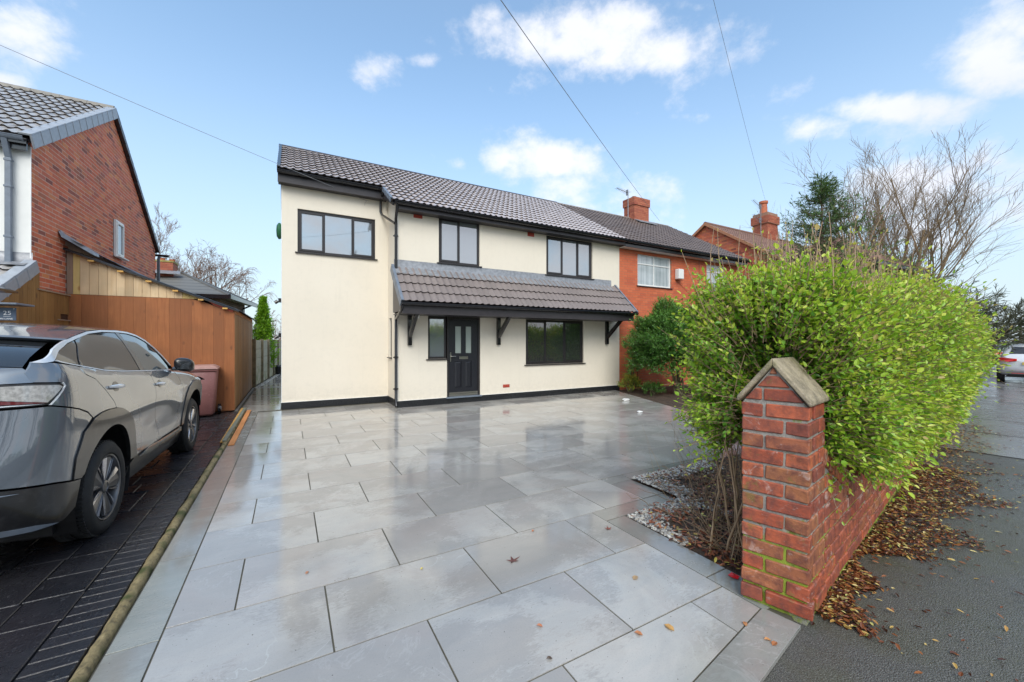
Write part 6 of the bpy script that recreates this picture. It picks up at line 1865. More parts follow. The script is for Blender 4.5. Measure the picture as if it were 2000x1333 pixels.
# ================================================================ parked cars far along the street
def far_car(loc, rz, paint, lab, seed=0):
    o = empty('parked_car', loc, lab, 'car', 'cars parked further along the street'); o.rotation_euler = (0, 0, rz)
    # loft of cross sections along local +Y (front), tail at y=0
    secs = [(-.02, .60, .50, .78, .86, .86), (.10, .78, .36, .86, 1.00, 1.04), (.28, .86, .26, .89, 1.02, 1.24), (.62, .88, .22, .90, .98, 1.43), (1.2, .89, .20, .90, .96, 1.485), (1.9, .89, .20, .90, .95, 1.48), (2.5, .89, .20, .89, .93, 1.36), (3.05, .88, .20, .87, .92, 1.06), (3.7, .85, .22, .84, .86, .92), (4.1, .74, .30, .76, .76, .80), (4.22, .60, .45, .66, .66, .66)]
    V, F_ = [], []
    for (y, w_, zb, zs, zl, zt) in secs:
        gl = max(0, min(1, (zt - zl) / .5)); ww = w_ * (1 - .30 * gl)
        V += [Vector(p) for p in ((-w_ * .85, y, zb), (-w_, y, zb + .12), (-w_ * 1.0, y, zs * .8), (-w_ * .99, y, zs), (-w_ * .95, y, zl), (-ww * .98, y, zl + (zt - zl) * .8), (-ww * .8, y, zt - .01), (0, y, zt + .02 * gl),
                              (ww * .8, y, zt - .01), (ww * .98, y, zl + (zt - zl) * .8), (w_ * .95, y, zl), (w_ * .99, y, zs), (w_, y, zs * .8), (w_, y, zb + .12), (w_ * .85, y, zb))]
    n = 15
    for a in range(len(secs) - 1):
        for i in range(n - 1): F_.append([a * n + i, a * n + i + 1, a * n + n + i + 1, a * n + n + i][::-1])
        F_.append([a * n + n - 1, a * n, a * n + n, a * n + 2 * n - 1][::-1])
    F_.append(list(range(n))); F_.append(list(range((len(secs) - 1) * n, len(secs) * n))[::-1])
    me = bpy.data.meshes.new('body'); me.from_pydata([tuple(v) for v in V], [], F_); me.materials.append(paint); me.polygons.foreach_set('use_smooth', [True] * len(me.polygons)); me.set_sharp_from_angle(angle=R(50))
    b = bpy.data.objects.new('body', me); C.objects.link(b); b.parent = o
    sb = b.modifiers.new('subdivision', 'SUBSURF'); sb.levels = sb.render_levels = 2
    def q(nm, pts, mat, par=None):
        m_ = MB(); m_.poly(pts); mb_part(o, nm, m_, mat, par)
    m_ = MB(); m_.prism([(-.60, .195, 1.07), (.60, .195, 1.07), (.50, .43, 1.325), (-.50, .43, 1.325)], (0, -.05, .03)); mb_part(o, 'rear_window', m_, MAT['tint'], bevel=.01)
    for s in (-1, 1):
        m_ = MB(); m_.prism([(s * .845, .75, 1.0), (s * .86, 2.75, .96), (s * .72, 2.35, 1.31), (s * .70, 1.0, 1.37), (s * .76, .62, 1.25)], (s * .03, 0, 0)); mb_part(o, 'side_window', m_, MAT['tint'])
        m_ = MB(); m_.prism([(s * .84, .10, .96), (s * .42, -.005, .92), (s * .42, -.005, .84), (s * .62, .02, .80), (s * .86, .16, .84)], (0, -.035, 0)); mb_part(o, 'tail_light', m_, MAT['red_reflector'], bevel=.008)
        m_ = MB(); m_.lathe([(.20, -.10), (.30, -.10), (.32, -.07), (.32, .07), (.30, .10), (.20, .10), (.19, .06), (0, .06)], Matrix.Translation((s * .80, .80, .32)) @ Matrix.Rotation(s * R(90), 4, 'Y'), 24); mb_part(o, 'wheel', m_, MAT['tyre'], smooth=True)
        m_ = MB(); m_.lathe([(.20, -.10), (.30, -.10), (.32, -.07), (.32, .07), (.30, .10), (.20, .10), (.19, .06), (0, .06)], Matrix.Translation((s * .80, 3.35, .32)) @ Matrix.Rotation(s * R(90), 4, 'Y'), 24); mb_part(o, 'wheel', m_, MAT['tyre'], smooth=True)
    m_ = MB(); m_.prism([(-.62, -.03, .36), (.62, -.03, .36), (.70, .04, .24), (-.70, .04, .24)], (0, -.03, 0)); mb_part(o, 'lower_bumper', m_, MAT['clad'], bevel=.01)
    m_ = MB(); m_.box(-.55, .55, -.062, -.045, .385, .400); mb_part(o, 'bumper_strip', m_, MAT['red_reflector'])
    m_ = MB(); m_.box(-.30, .30, -.045, -.03, .70, .80); mb_part(o, 'number_plate', m_, simple('yellow plate', (.60, .47, .12), .4), bevel=.004)
    return o
MAT['silver_paint'] = simple('silver paint', (.66, .70, .74), .3, .04, metal=.1, coat=1)
MAT['black_paint'] = simple('dark paint', (.03, .03, .035), .2, .05, metal=.4, coat=1)
rz = R(9.5) - R(90)
far_car((23.3, 3.25, -.02), rz, MAT['silver_paint'], 'silver hatchback seen from behind at the right edge, parked by the footpath')
far_car((34.0, 6.7, -.02), rz, MAT['black_paint'], 'dark car parked beyond the silver hatchback, mostly hidden by the hedge')
# ================================================================ brick gate pillar and garden wall
t = NT('old red brick, weathered'); r = t.rand(); w = t.coord('World')
base = t.ramp(r, [(.0, (.36, .075, .035)), (.2, (.48, .115, .05)), (.4, (.27, .07, .045)), (.6, (.54, .14, .055)), (.75, (.40, .11, .06)), (.88, (.32, .13, .05)), (1, (.45, .16, .07))])
n1 = t.noise(w, 16, 6, .65); n2 = t.noise(w, 60, 5, .7)
c = t.mix(t.rng(n1, .40, .62, 0, .8), base, (.14, .045, .035))
c = t.mix(t.rng(t.noise(w, 7.5, 5, .7, .8), .58, .68, 0, .75), c, (.52, .40, .36))           # lime bloom
sz = t.node('ShaderNodeSeparateXYZ'); t.l.new(w, sz.inputs[0])
mo = t.math('MULTIPLY', t.rng(t.noise(w, 9, 5, .7), .60, .68), .6)
c = t.mix(mo, c, (.20, .15, .035))
c = t.mix(t.rng(t.noise(w, 240, 2, .5), .70, .75, 0, .8), c, (.45, .40, .36))
t.P(Base_Color=c, Roughness=t.rng(n1, .3, .7, .42, .75)); t.bump(t.math('ADD', n1, t.math('MULTIPLY', n2, .6)), .75, .007); MAT['brick_old'] = t.mat
t = NT('mossy mortar'); w = t.coord('World'); sz = t.node('ShaderNodeSeparateXYZ'); t.l.new(w, sz.inputs[0])
g1 = t.noise(w, 5, 6, .7)
c = t.mix(t.rng(t.noise(w, 60, 4), .35, .7), (.30, .28, .25), (.42, .40, .36))
low = t.rng(sz.outputs['Z'], .62, .15, .0, .26)
c = t.mix(t.rng(t.math('ADD', g1, low), .58, .68), c, (.30, .38, .045))
c = t.mix(t.rng(t.noise(w, 20, 4), .6, .7, 0, .7), c, (.12, .13, .04))
t.P(Base_Color=c, Roughness=.95); t.bump(t.noise(w, 120, 5, .7), 1.0, .008); MAT['mortar_moss'] = t.mat
t = NT('lichened concrete cap'); w = t.coord('World')
c = t.mix(t.rng(t.noise(w, 14, 6, .7), .4, .62), (.42, .35, .24), (.21, .175, .12))
c = t.mix(t.rng(t.noise(w, 160, 2, .6), .60, .68, 0, .8), c, (.52, .46, .37))
c = t.mix(t.rng(t.noise(w, 5, 5), .55, .7, 0, .6), c, (.19, .19, .06))
t.P(Base_Color=c, Roughness=.8); t.bump(t.noise(w, 110, 5, .7), .9, .007); MAT['cap'] = t.mat

FL, FR = Vector((2.393, 1.43, 0)), Vector((2.494, 1.111, 0))
E1 = (FR - FL).normalized(); E2 = Vector((.985, .174, 0)).normalized(); PWID = (FR - FL).length
def old_brick_mesh(L, Wd, Hh, seed):
    bm = bmesh.new(); bmesh.ops.create_cube(bm, size=1)
    rb = random.Random(seed)
    for v in bm.verts: v.co = Vector((v.co.x * L + rb.uniform(-.003, .003), v.co.y * Wd + rb.uniform(-.003, .003), v.co.z * Hh + rb.uniform(-.0035, .0035)))
    bmesh.ops.bevel(bm, geom=list(bm.edges), offset=.0055, segments=1, affect='EDGES')
    me = bpy.data.meshes.new('brick'); bm.to_mesh(me); bm.free(); me.materials.append(MAT['brick_old']); return me
PIT, PBH = .0905, .0755
OBM = {}
rbk = random.Random(44)
def obrick(parent, inv, origin, ax, ay, a, d, zc, L, Wd, Hh=PBH, rotz=0):
    """brick centred a along ax, d along ay"""
    key = (round(L, 3), round(Wd, 3), round(Hh, 3), rbk.randint(0, 2))
    if key not in OBM: OBM[key] = old_brick_mesh(L, Wd, Hh, hash(key) % 1000)
    ayp = Vector((-ax.y, ax.x, 0)); sgn = 1 if ayp.dot(ay) > 0 else -1
    B = Matrix((ax, ayp, Vector((0, 0, 1)))).transposed().to_4x4()
    p = origin + ax * a + ay * d + Vector((0, 0, zc))
    inst('brick', OBM[key], parent, Matrix.Translation(p + Vector((rbk.uniform(-.002, .002), rbk.uniform(-.002, .002), rbk.uniform(-.0015, .0015)))) @ B @ Matrix.Rotation(rbk.uniform(-.012, .012), 4, 'Z') @ Matrix.Rotation(rbk.uniform(-.006, .006), 4, 'Y'), inv)
gp = empty('gate_pillar', (2.60, 1.33, 0), 'weathered red brick gate pillar with pitched mossy concrete cap', 'pillar')
PD = .345                                   # depth along the wall
core = MB(); q = .011
def P3(a, d, z): v = FL + E1 * a + E2 * d; return (v.x, v.y, z)
core.prism([P3(q, q, -.03), P3(PWID - q, q, -.03), P3(PWID - q, PD - q, -.03), P3(q, PD - q, -.03)], (0, 0, 1.215))
core.prism([P3(q, q, 1.185), P3(PWID - q, q, 1.185), P3(PWID / 2, q, 1.405)], tuple(E2 * (PD - 2 * q)))
cor = core.build('mortar', MAT['mortar_moss'], gp)
inv = base_inv(gp)
JN = .013; ST = (PWID - JN) * .655; HD = (PWID - JN) - ST
for k in range(13):
    zc = .012 + PIT * (k + .5); ex = .012 if k == 0 else (.004 if k == 1 else 0)
    wb_ = .10
    # bricks as real blocks: front row then back row; the right flank shows their ends
    if k % 2 == 0:
        obrick(gp, inv, FL, E1, E2, HD / 2 + 0, wb_ / 2 - ex, zc, HD, wb_); obrick(gp, inv, FL, E1, E2, HD + JN + ST / 2 + ex / 2, wb_ / 2 - ex, zc, ST + ex, wb_)
        obrick(gp, inv, FL, E2, E1, wb_ + JN + .108, PWID - .05 + ex, zc, .212, wb_); obrick(gp, inv, FL, E2, E1, wb_ + JN + .108, .05, zc, .212, wb_)
    else:
        obrick(gp, inv, FL, E1, E2, ST / 2, wb_ / 2 - ex, zc, ST, wb_); obrick(gp, inv, FL, E2, E1, .106 - ex / 2, PWID - HD / 2 + ex, zc, .212 + ex, HD)
        obrick(gp, inv, FL, E2, E1, .212 + JN + .052, PWID - HD / 2 + ex, zc, .104, HD); obrick(gp, inv, FL, E2, E1, wb_ + JN + .108, .05, zc, .212, wb_)
def gable_brick(pts):
    m = MB(); m.prism([P3(a, .001, z) for a, z in pts], tuple(E2 * .07), MAT['brick_old']); m.build('brick', None, gp, bevel=.005)
z1 = 1.197
sl_ = (1.405 - z1) / (PWID / 2)
edge = lambda z, g=.018: (z - z1) / sl_ + g
def row(z0, z1_, cuts):
    aL = lambda z: edge(z); aR = lambda z: PWID - edge(z)
    xs = [None] + cuts + [None]
    for i in range(len(xs) - 1):
        l0, l1 = (aL(z0), aL(z1_)) if xs[i] is None else (xs[i] + .006,) * 2
        r0, r1 = (aR(z0), aR(z1_)) if xs[i + 1] is None else (xs[i + 1] - .006,) * 2
        gable_brick([(l0, z0), (r0, z0), (r1, z1_), (l1, z1_)])
row(z1 + .006, z1 + .074, [.115]); row(z1 + .086, z1 + .150, [])
gable_brick([(edge(z1 + .162), z1 + .162), (PWID - edge(z1 + .162), z1 + .162), (PWID / 2 + .004, z1 + .198), (PWID / 2 - .004, z1 + .198)])
capm = MB()
zE, zA, oh, thk = 1.186, 1.408, .009, .036
for sgn in (-1, 1):
    mid = PWID / 2
    a_e = mid + sgn * (mid + oh)
    pts = [(a_e, zE), (mid, zA), (mid, zA + thk * 1.25), (a_e + sgn * .006, zE + thk * .9), (a_e + sgn * .008, zE + .008)]
    capm.prism([P3(a, -.016, z) for a, z in pts], tuple(E2 * (PD + .03)))
capm.build('cap', MAT['cap'], gp, bevel=.007)
# the wall
gw = empty('garden_wall', (5.5, 1.8, 0), 'low mossy red brick garden wall sweeping down from the pillar under the hedge', 'wall')
inv = base_inv(gw)
WT = .215
top = lambda s: .56 if s > .98 else (.56 + .34 * ((.98 - s) / .63) ** .85)
def PW(s, d, z): v = FR + E2 * s - E1 * d; return (v.x, v.y, z)
cw = MB(); q = .010
prev = .33
S_ = [.33 + i * .065 for i in range(11)] + [1.5, 3, 6, 10, 13.5]
for a, b in zip(S_, S_[1:]):
    cw.v += [PW(a, q, -.03), PW(b, q, -.03), PW(b, q, top(b) - .02), PW(a, q, top(a) - .02), PW(a, WT - q, -.03), PW(b, WT - q, -.03), PW(b, WT - q, top(b) - .02), PW(a, WT - q, top(a) - .02)]
    n_ = len(cw.v) - 8
    for f in ((0, 1, 2, 3), (5, 4, 7, 6), (3, 2, 6, 7)): cw.face([n_ + i for i in f])
cw.build('mortar', MAT['mortar_moss'], gw)
items = []
for k in range(11):
    zc = .012 + PIT * (k + .5)
    s = PD + .012 + (0 if k % 2 else -.118)
    while s < 9.0:
        L = .213
        a, b = max(s, PD + .008), s + L
        # stop under the coping
        lim = None
        if zc + PBH / 2 > top(b) - .105:
            # find where the profile drops below this course
            bb = a
            while bb < b and zc + PBH / 2 <= top(bb) - .10: bb += .01
            b = bb
        if b - a > .04: items.append((a, b, zc))
        s += L + .013
items.sort(key=lambda i: i[0])
for (a, b, zc) in items[:240]: obrick(gw, inv, FR, E2, -E1, (a + b) / 2, .05, zc, round(b - a, 2) if b - a < .2 else .213, .10)
rest = MB()
for (a, b, zc) in items[240:]:
    v0 = FR + E2 * a
    b0 = len(rest.v)
    for (s_, d_) in ((a, -.002), (b, -.002), (b, .09), (a, .09)):
        for z_ in (zc - PBH / 2, zc + PBH / 2): rest.v.append(PW(s_, d_, z_))
    rest.rnd = rbk.random()
    for f in ((0, 2, 3, 1), (1, 3, 5, 7), (2, 4, 5, 3), (6, 0, 1, 7)): rest.face([b0 + i for i in f])
if items[240:]: rest.build('brickwork', MAT['brick_old'], gw, rattr=True, kind='stuff')
# coping of bricks on edge following the sweep, laid across the wall
s = PD + .02
CPM = [old_brick_mesh(.066, WT + .004, .098, 300 + i) for i in range(3)]
n_c = 0
while s < 8.5 and n_c < 60:
    sl2 = (top(s + .04) - top(s - .02)) / .06
    ang = math.atan(sl2)
    p = FR + E2 * s - E1 * (WT / 2); 
    B = Matrix((E2, Vector((-E2.y, E2.x, 0)), Vector((0, 0, 1)))).transposed().to_4x4()
    inst('brick', rbk.choice(CPM), gw, Matrix.Translation((p.x, p.y, top(s) - .052)) @ B @ Matrix.Rotation(-ang, 4, 'Y') @ Matrix.Rotation(rbk.uniform(-.02, .02), 4, 'Z'), inv)
    s += .0765 * math.cos(ang); n_c += 1
if s < 13:
    m = MB(); 
    while s < 13.4:
        b0 = len(m.v); m.rnd = rbk.random()
        for (ss, dd) in ((s, -.004), (s + .066, -.004), (s + .066, WT + .004), (s, WT + .004)):
            for z_ in (.46, .56): m.v.append(PW(ss, dd, z_))
        for f in ((0, 2, 3, 1), (1, 3, 5, 7), (2, 4, 5, 3), (4, 6, 7, 5), (6, 0, 1, 7)): m.face([b0 + i for i in f])
        s += .077
    m.build('coping', MAT['brick_old'], gw, rattr=True, kind='stuff')

# ================================================================ leaves
def mat_leaf(name, stops, rough=.4, trans=.35, spec=.5):
    t = NT(name); r = t.attr('rnd')
    c = t.ramp(r, stops)
    t.P(Base_Color=c, Roughness=rough, Specular_IOR_Level=spec)
    tr = t.node('ShaderNodeBsdfTranslucent'); t.set(tr.inputs['Color'], t.mix(1.0, c, (1.0, 1.0, .6), 'MULTIPLY'))
    mx = t.node('ShaderNodeMixShader'); mx.inputs[0].default_value = trans
    out = [n for n in t.n if n.type == 'OUTPUT_MATERIAL'][0]
    t.l.new(t.b.outputs[0], mx.inputs[1]); t.l.new(tr.outputs[0], mx.inputs[2]); t.l.new(mx.outputs[0], out.inputs[0])
    return t.mat
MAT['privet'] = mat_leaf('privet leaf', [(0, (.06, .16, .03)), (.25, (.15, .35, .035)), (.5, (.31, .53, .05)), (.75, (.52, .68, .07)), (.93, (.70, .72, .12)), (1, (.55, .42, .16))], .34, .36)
MAT['laurel'] = mat_leaf('dark shrub leaf', [(0, (.03, .095, .016)), (.5, (.07, .20, .03)), (1, (.16, .33, .05))], .28, .25)
MAT['yellowish'] = mat_leaf('variegated leaf', [(0, (.08, .20, .03)), (.5, (.30, .38, .05)), (1, (.60, .52, .08))], .4, .3)
MAT['litter'] = mat_leaf('fallen leaf', [(0, (.025, .010, .007)), (.28, (.085, .027, .013)), (.56, (.20, .06, .022)), (.76, (.32, .12, .04)), (.87, (.54, .36, .10)), (.95, (.66, .56, .24)), (1, (.40, .46, .10))], .35, .1)
MAT['litter_brown'] = mat_leaf('brown leaf litter', [(0, (.07, .025, .015)), (.35, (.22, .065, .028)), (.7, (.38, .13, .055)), (.90, (.46, .24, .10)), (.95, (.70, .60, .12)), (1, (.7, .6, .15))], .4, .05)
MAT['cone_lime'] = mat_leaf('lime conifer frond', [(0, (.08, .20, .01)), (.5, (.20, .42, .02)), (1, (.36, .58, .04))], .5, .3)
MAT['spruce'] = mat_leaf('spruce needles', [(0, (.025, .06, .018)), (.5, (.075, .15, .04)), (1, (.17, .26, .07))], .5, .1)
MAT['bark'] = simple('grey brown bark', (.17, .125, .085), .85, .3, 8, .5, 40, kind='World')
MAT['bark_pale'] = simple('pale bark', (.27, .20, .14), .8, .25, 8, .4, 40, kind='World')
MAT['bark_fawn'] = simple('fawn bark', (.22, .155, .09), .85, .3, 3, .3, 40, kind='World')
MAT['bark_olive'] = simple('olive bark', (.16, .145, .075), .8, .3, 6, .4, 40, kind='World')
MAT['cane'] = simple('privet cane', (.27, .185, .11), .7, .25, 10, kind='World')
MAT['stem'] = simple('tan privet stem', (.40, .28, .17), .8, .25, 6, kind='World')
MAT['cane_pale'] = simple('pale cane', (.40, .27, .17), .7, .25, 10, kind='World')
MAT['twig_dark'] = simple('dark twigs', (.10, .065, .045), .8, .3, 8, kind='World')
MAT['twig_olive'] = simple('dark olive twigs', (.07, .075, .04), .8, .3, 3, kind='World')
MAT['twig_red'] = simple('reddish twigs', (.27, .175, .135), .8, .3, 2, kind='World')

HEX = np.array([(0, 0), (.28, .42), (.68, .36), (1, 0), (.68, -.36), (.28, -.42)])
def leaf_mesh(name, pos, dirs, nrm, length, width, rnd, mat, fold=.28, curl=.15):
    """pos (n,3) leaf bases, dirs (n,3) leaf axis, nrm (n,3) rough normal"""
    n = len(pos)
    d = dirs / np.linalg.norm(dirs, axis=1, keepdims=True)
    s = np.cross(nrm, d); s /= np.linalg.norm(s, axis=1, keepdims=True) + 1e-9
    u = np.cross(d, s)
    V = np.empty((n, 6, 3))
    for k, (a, b) in enumerate(HEX):
        V[:, k] = pos + d * (a * length)[:, None] + s * (b * width)[:, None] + u * (abs(b) * fold * width - curl * a * a * length)[:, None]
    base = np.arange(n)[:, None] * 6
    F1 = base + np.array([[0, 3, 2, 1]]); F2 = base + np.array([[0, 5, 4, 3]])
    Fc = np.concatenate([F1, F2]); rr2 = np.concatenate([rnd, rnd])
    return np_mesh(name, V.reshape(-1, 3), Fc, mat, False, {'rnd': rr2})
def tubes_np(name, paths, radii, mat, sides=3):
    """paths: (n, m, 3); radii: (n, m)"""
    n, m, _ = paths.shape
    d = np.gradient(paths, axis=1); d /= np.linalg.norm(d, axis=2, keepdims=True) + 1e-9
    ref = np.tile(np.array([.3, .2, .93]), (n, m, 1)); ref[np.abs((d * ref).sum(2)) > .95] = (1, 0, 0)
    x = np.cross(d, ref); x /= np.linalg.norm(x, axis=2, keepdims=True) + 1e-9; y = np.cross(d, x)
    V = np.empty((n, m, sides, 3))
    for k in range(sides):
        a = 2 * math.pi * k / sides; V[:, :, k] = paths + (x * math.cos(a) + y * math.sin(a)) * radii[:, :, None]
    idx = np.arange(n * m * sides).reshape(n, m, sides); Fs = []
    for k in range(sides):
        k2 = (k + 1) % sides
        Fs.append(np.stack([idx[:, :-1, k], idx[:, :-1, k2], idx[:, 1:, k2], idx[:, 1:, k]], -1).reshape(-1, 4))
    return np_mesh(name, V.reshape(-1, 3), np.concatenate(Fs), mat, True)
def add_mesh(me, parent=None, name=None, **tags):
    o = bpy.data.objects.new(name or me.name, me); link(o, parent); return tagp(o, **tags)
def rand_unit(n, g):
    v = g.normal(size=(n, 3)); return v / np.linalg.norm(v, axis=1, keepdims=True)

# ---------------------------------------------------------------- the privet hedge
WD3 = np.array(E2); WN3 = np.array((-E2.y, E2.x, 0)); FR3 = np.array(FR)
def hedge_dims(s):
    """street overhang, garden width, bottom, top at distance s along the wall"""
    k = np.clip((s - .35) / 2.2, 0, 1)
    over = .03 + .25 * k ** .8
    gard = .66 + .2 * k
    topz = 1.70 + .28 * np.clip(s / 2.5, 0, 1) + .14 * np.clip((s - 2.5) / 3, 0, 1) + .06 * np.sin(s * 2.1) - .25 * np.clip((s - 7) / 4, 0, 1)
    return over, gard, topz
def hedge_twigs(n, s0, s1, g, length, rho0=.45):
    s = g.uniform(s0, s1, n)
    over, gard, topz = hedge_dims(s)
    th = g.uniform(-.35 * math.pi, 1.3 * math.pi, n)          # angle round the section, 0 = street side, pi/2 = top
    rho = g.uniform(rho0, .93, n) ** .7
    cx = (gard - over) / 2; hw = (gard + over) / 2; cz = (topz + .62) / 2 + .05; hh = (topz - .62) / 2 - .05
    c, sn = np.cos(th), np.sin(th)
    pw = 2 / 2.6
    ex, ez = np.sign(c) * np.abs(c) ** pw, np.sign(sn) * np.abs(sn) ** pw
    lump = 1 + .10 * np.sin(s * 5.2 + th * 3) + .07 * np.sin(s * 11 + th * 5 + 2) + .05 * np.sin(s * 2.2 + 1)
    w = cx - hw * ex * rho * lump; z = cz + hh * ez * rho * lump
    # near end: rounded cap behind the pillar
    end = np.clip((s - (s0 if s0 > .5 else .10)) / .30, 0, 1) if s0 < .5 else np.ones(n)
    w = cx + (w - cx) * (.45 + .55 * np.sqrt(end)); z = cz + (z - cz) * (.72 + .28 * np.sqrt(end))
    P = FR3 + WD3 * s[:, None] + WN3 * w[:, None]; P[:, 2] = z
    out = -WN3 * (ex * 1.0)[:, None]; out[:, 2] = ez * .8
    if s0 < .5: out = out - WD3 * ((1 - end) * .9)[:, None]
    D = out + np.array([0, 0, .55]) + rand_unit(n, g) * .55
    D /= np.linalg.norm(D, axis=1, keepdims=True)
    L = length * g.uniform(.55, 1.25, n) * np.where(g.random(n) < .07, 1.7, 1)
    m = 5
    tt = np.linspace(0, 1, m)
    paths = P[:, None, :] + D[:, None, :] * (L[:, None] * tt)[:, :, None]
    droop = g.uniform(-.10, .12, n)
    paths[:, :, 2] += (droop * L)[:, None] * (tt ** 2) * 2
    paths += g.normal(0, .008, paths.shape) * tt[None, :, None]
    return s, P, D, L, paths
def leaves_on(paths, per, g, ll, start=.12):
    n, m, _ = paths.shape
    q = np.linspace(start, 1, per)
    pos, dr, rn, nn = [], [], [], []
    for k, a in enumerate(q):
        f = a * (m - 1); i = min(int(f), m - 2); fr = f - i
        p = paths[:, i] * (1 - fr) + paths[:, i + 1] * fr
        ax = paths[:, i + 1] - paths[:, i]; ax /= np.linalg.norm(ax, axis=1, keepdims=True)
        side = np.cross(ax, rand_unit(n, g)); side /= np.linalg.norm(side, axis=1, keepdims=True)
        for sg in ((1, -1) if k < per - 1 else (.2,)):
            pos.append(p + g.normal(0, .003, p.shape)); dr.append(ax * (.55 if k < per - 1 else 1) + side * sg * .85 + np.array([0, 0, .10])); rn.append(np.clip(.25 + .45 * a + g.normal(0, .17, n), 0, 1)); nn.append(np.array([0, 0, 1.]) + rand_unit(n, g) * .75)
    return np.concatenate(pos), np.concatenate(dr), np.concatenate(nn), np.concatenate(rn)
hg = empty('privet_hedge', (4.5, 2.2, 0), 'big overgrown lime green privet hedge spilling over the brick wall and footpath', 'hedge')
g = np.random.default_rng(21)
allp, alld, alln, allr, alll, allw = [], [], [], [], [], []
tw = []
for (n, s0, s1, L, per, ll, seed) in ((3100, .22, 1.6, .26, 7, .037, 1), (3600, 1.4, 4.2, .28, 7, .041, 2), (3200, 4.0, 9.5, .34, 6, .056, 3), (1100, 9, 15, .40, 6, .08, 4)):
    g = np.random.default_rng(seed + 50)
    s, P, D, Ln, paths = hedge_twigs(n, s0, s1, g, L)
    # keep leaves out of the brick pillar and off its street side
    tip = paths[:, -1]
    rel = tip - np.array(FL); a_ = rel @ np.array(E1); d_ = rel @ np.array(E2)
    bad = (a_ > -.04) & (d_ < .37) & (tip[:, 2] < 1.55)
    rel = P - np.array(FL); a2 = rel @ np.array(E1); d2 = rel @ np.array(E2)
    bad |= (a2 > -.04) & (d2 < .34) & (P[:, 2] < 1.52)
    paths, Ln = paths[~bad], Ln[~bad]
    p, d, nn, rn = leaves_on(paths, per, g, ll)
    k = len(p); ln = ll * g.uniform(.65, 1.2, k)
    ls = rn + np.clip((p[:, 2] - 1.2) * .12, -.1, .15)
    allp.append(p); alld.append(d); alln.append(nn); allr.append(np.clip(ls, 0, 1)); ln *= np.where(g.random(k) < .2, .6, 1) ; alll.append(ln); allw.append(ln * g.uniform(.55, .85, k))
    rad = np.linspace(.0042, .0015, 5)[None, :] * np.ones((len(paths), 1)) * (1 if s0 < 4 else 1.4)
    tw.append((paths, rad))
def face_twigs(kind, n, g, L):
    if kind == 'end':             # the end of the hedge just behind the pillar
        s = g.uniform(.37, .85, n); w = g.uniform(-.05, .85, n); z = g.uniform(.85, 1.90, n); D = -WD3 * .6 + np.array([0, 0, .55]) + rand_unit(n, g) * .6
    else:                         # sprays hanging over the coping on the street side
        s = g.uniform(.75, 6.5, n); q = g.random(n); z = .66 - .12 * np.clip((s - 2.2) / 2, 0, 1) + .55 * q; w = -.02 - .14 * np.clip((s - .7) / 2, 0, 1) * (.4 + q); D = -WN3 * .8 + np.array([0, 0, .12]) + rand_unit(n, g) * .6
    P = FR3 + WD3 * s[:, None] + WN3 * w[:, None]; P[:, 2] = z; D = D / np.linalg.norm(D, axis=1, keepdims=True); Ln = L * g.uniform(.6, 1.2, n); tt = np.linspace(0, 1, 5)
    paths = P[:, None, :] + D[:, None, :] * (Ln[:, None] * tt)[:, :, None]; paths += g.normal(0, .008, paths.shape) * tt[None, :, None]; paths[:, :, 2] -= (.03 if kind != 'end' else -.03) * tt ** 2
    return s, P, D, Ln, paths
for (n, s0, s1, L, per, ll) in ((1500, .12, 2.6, .24, 6, .036), (900, .35, 1.6, .24, 7, .036), (1500, 'end', 0, .22, 7, .037), (1500, 'side', 0, .26, 7, .042)):
    g = np.random.default_rng(n)
    s, P, D, Ln, paths = face_twigs(s0, n, g, L) if isinstance(s0, str) else hedge_twigs(n, s0, s1, g, L, .05)
    rel = P - np.array(FL); a2 = rel @ np.array(E1); d2 = rel @ np.array(E2); bad = (a2 > -.04) & (d2 < .36) & (P[:, 2] < 1.5)
    rel = paths[:, -1] - np.array(FL); a2 = rel @ np.array(E1); d2 = rel @ np.array(E2); bad |= (a2 > -.04) & (d2 < .38) & (paths[:, -1, 2] < 1.52)
    paths = paths[~bad]; p, d, nn, rn = leaves_on(paths, per, g, ll); k = len(p); ln = ll * g.uniform(.6, 1.2, k)
    allp.append(p); alld.append(d); alln.append(nn); allr.append(np.clip(rn - (0 if isinstance(s0, str) else .12), 0, 1)); alll.append(ln); allw.append(ln * g.uniform(.6, .8, k))
    tw.append((paths, np.linspace(.003, .0012, 5)[None, :] * np.ones((len(paths), 1))))
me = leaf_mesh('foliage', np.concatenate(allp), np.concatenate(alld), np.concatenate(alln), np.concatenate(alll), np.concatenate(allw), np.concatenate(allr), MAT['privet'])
add_mesh(me, hg, kind='stuff')
print('hedge leaves', len(np.concatenate(allp)))
me = tubes_np('twigs', np.concatenate([a for a, b in tw]), np.concatenate([b for a, b in tw]), MAT['cane'])
add_mesh(me, hg, kind='stuff')
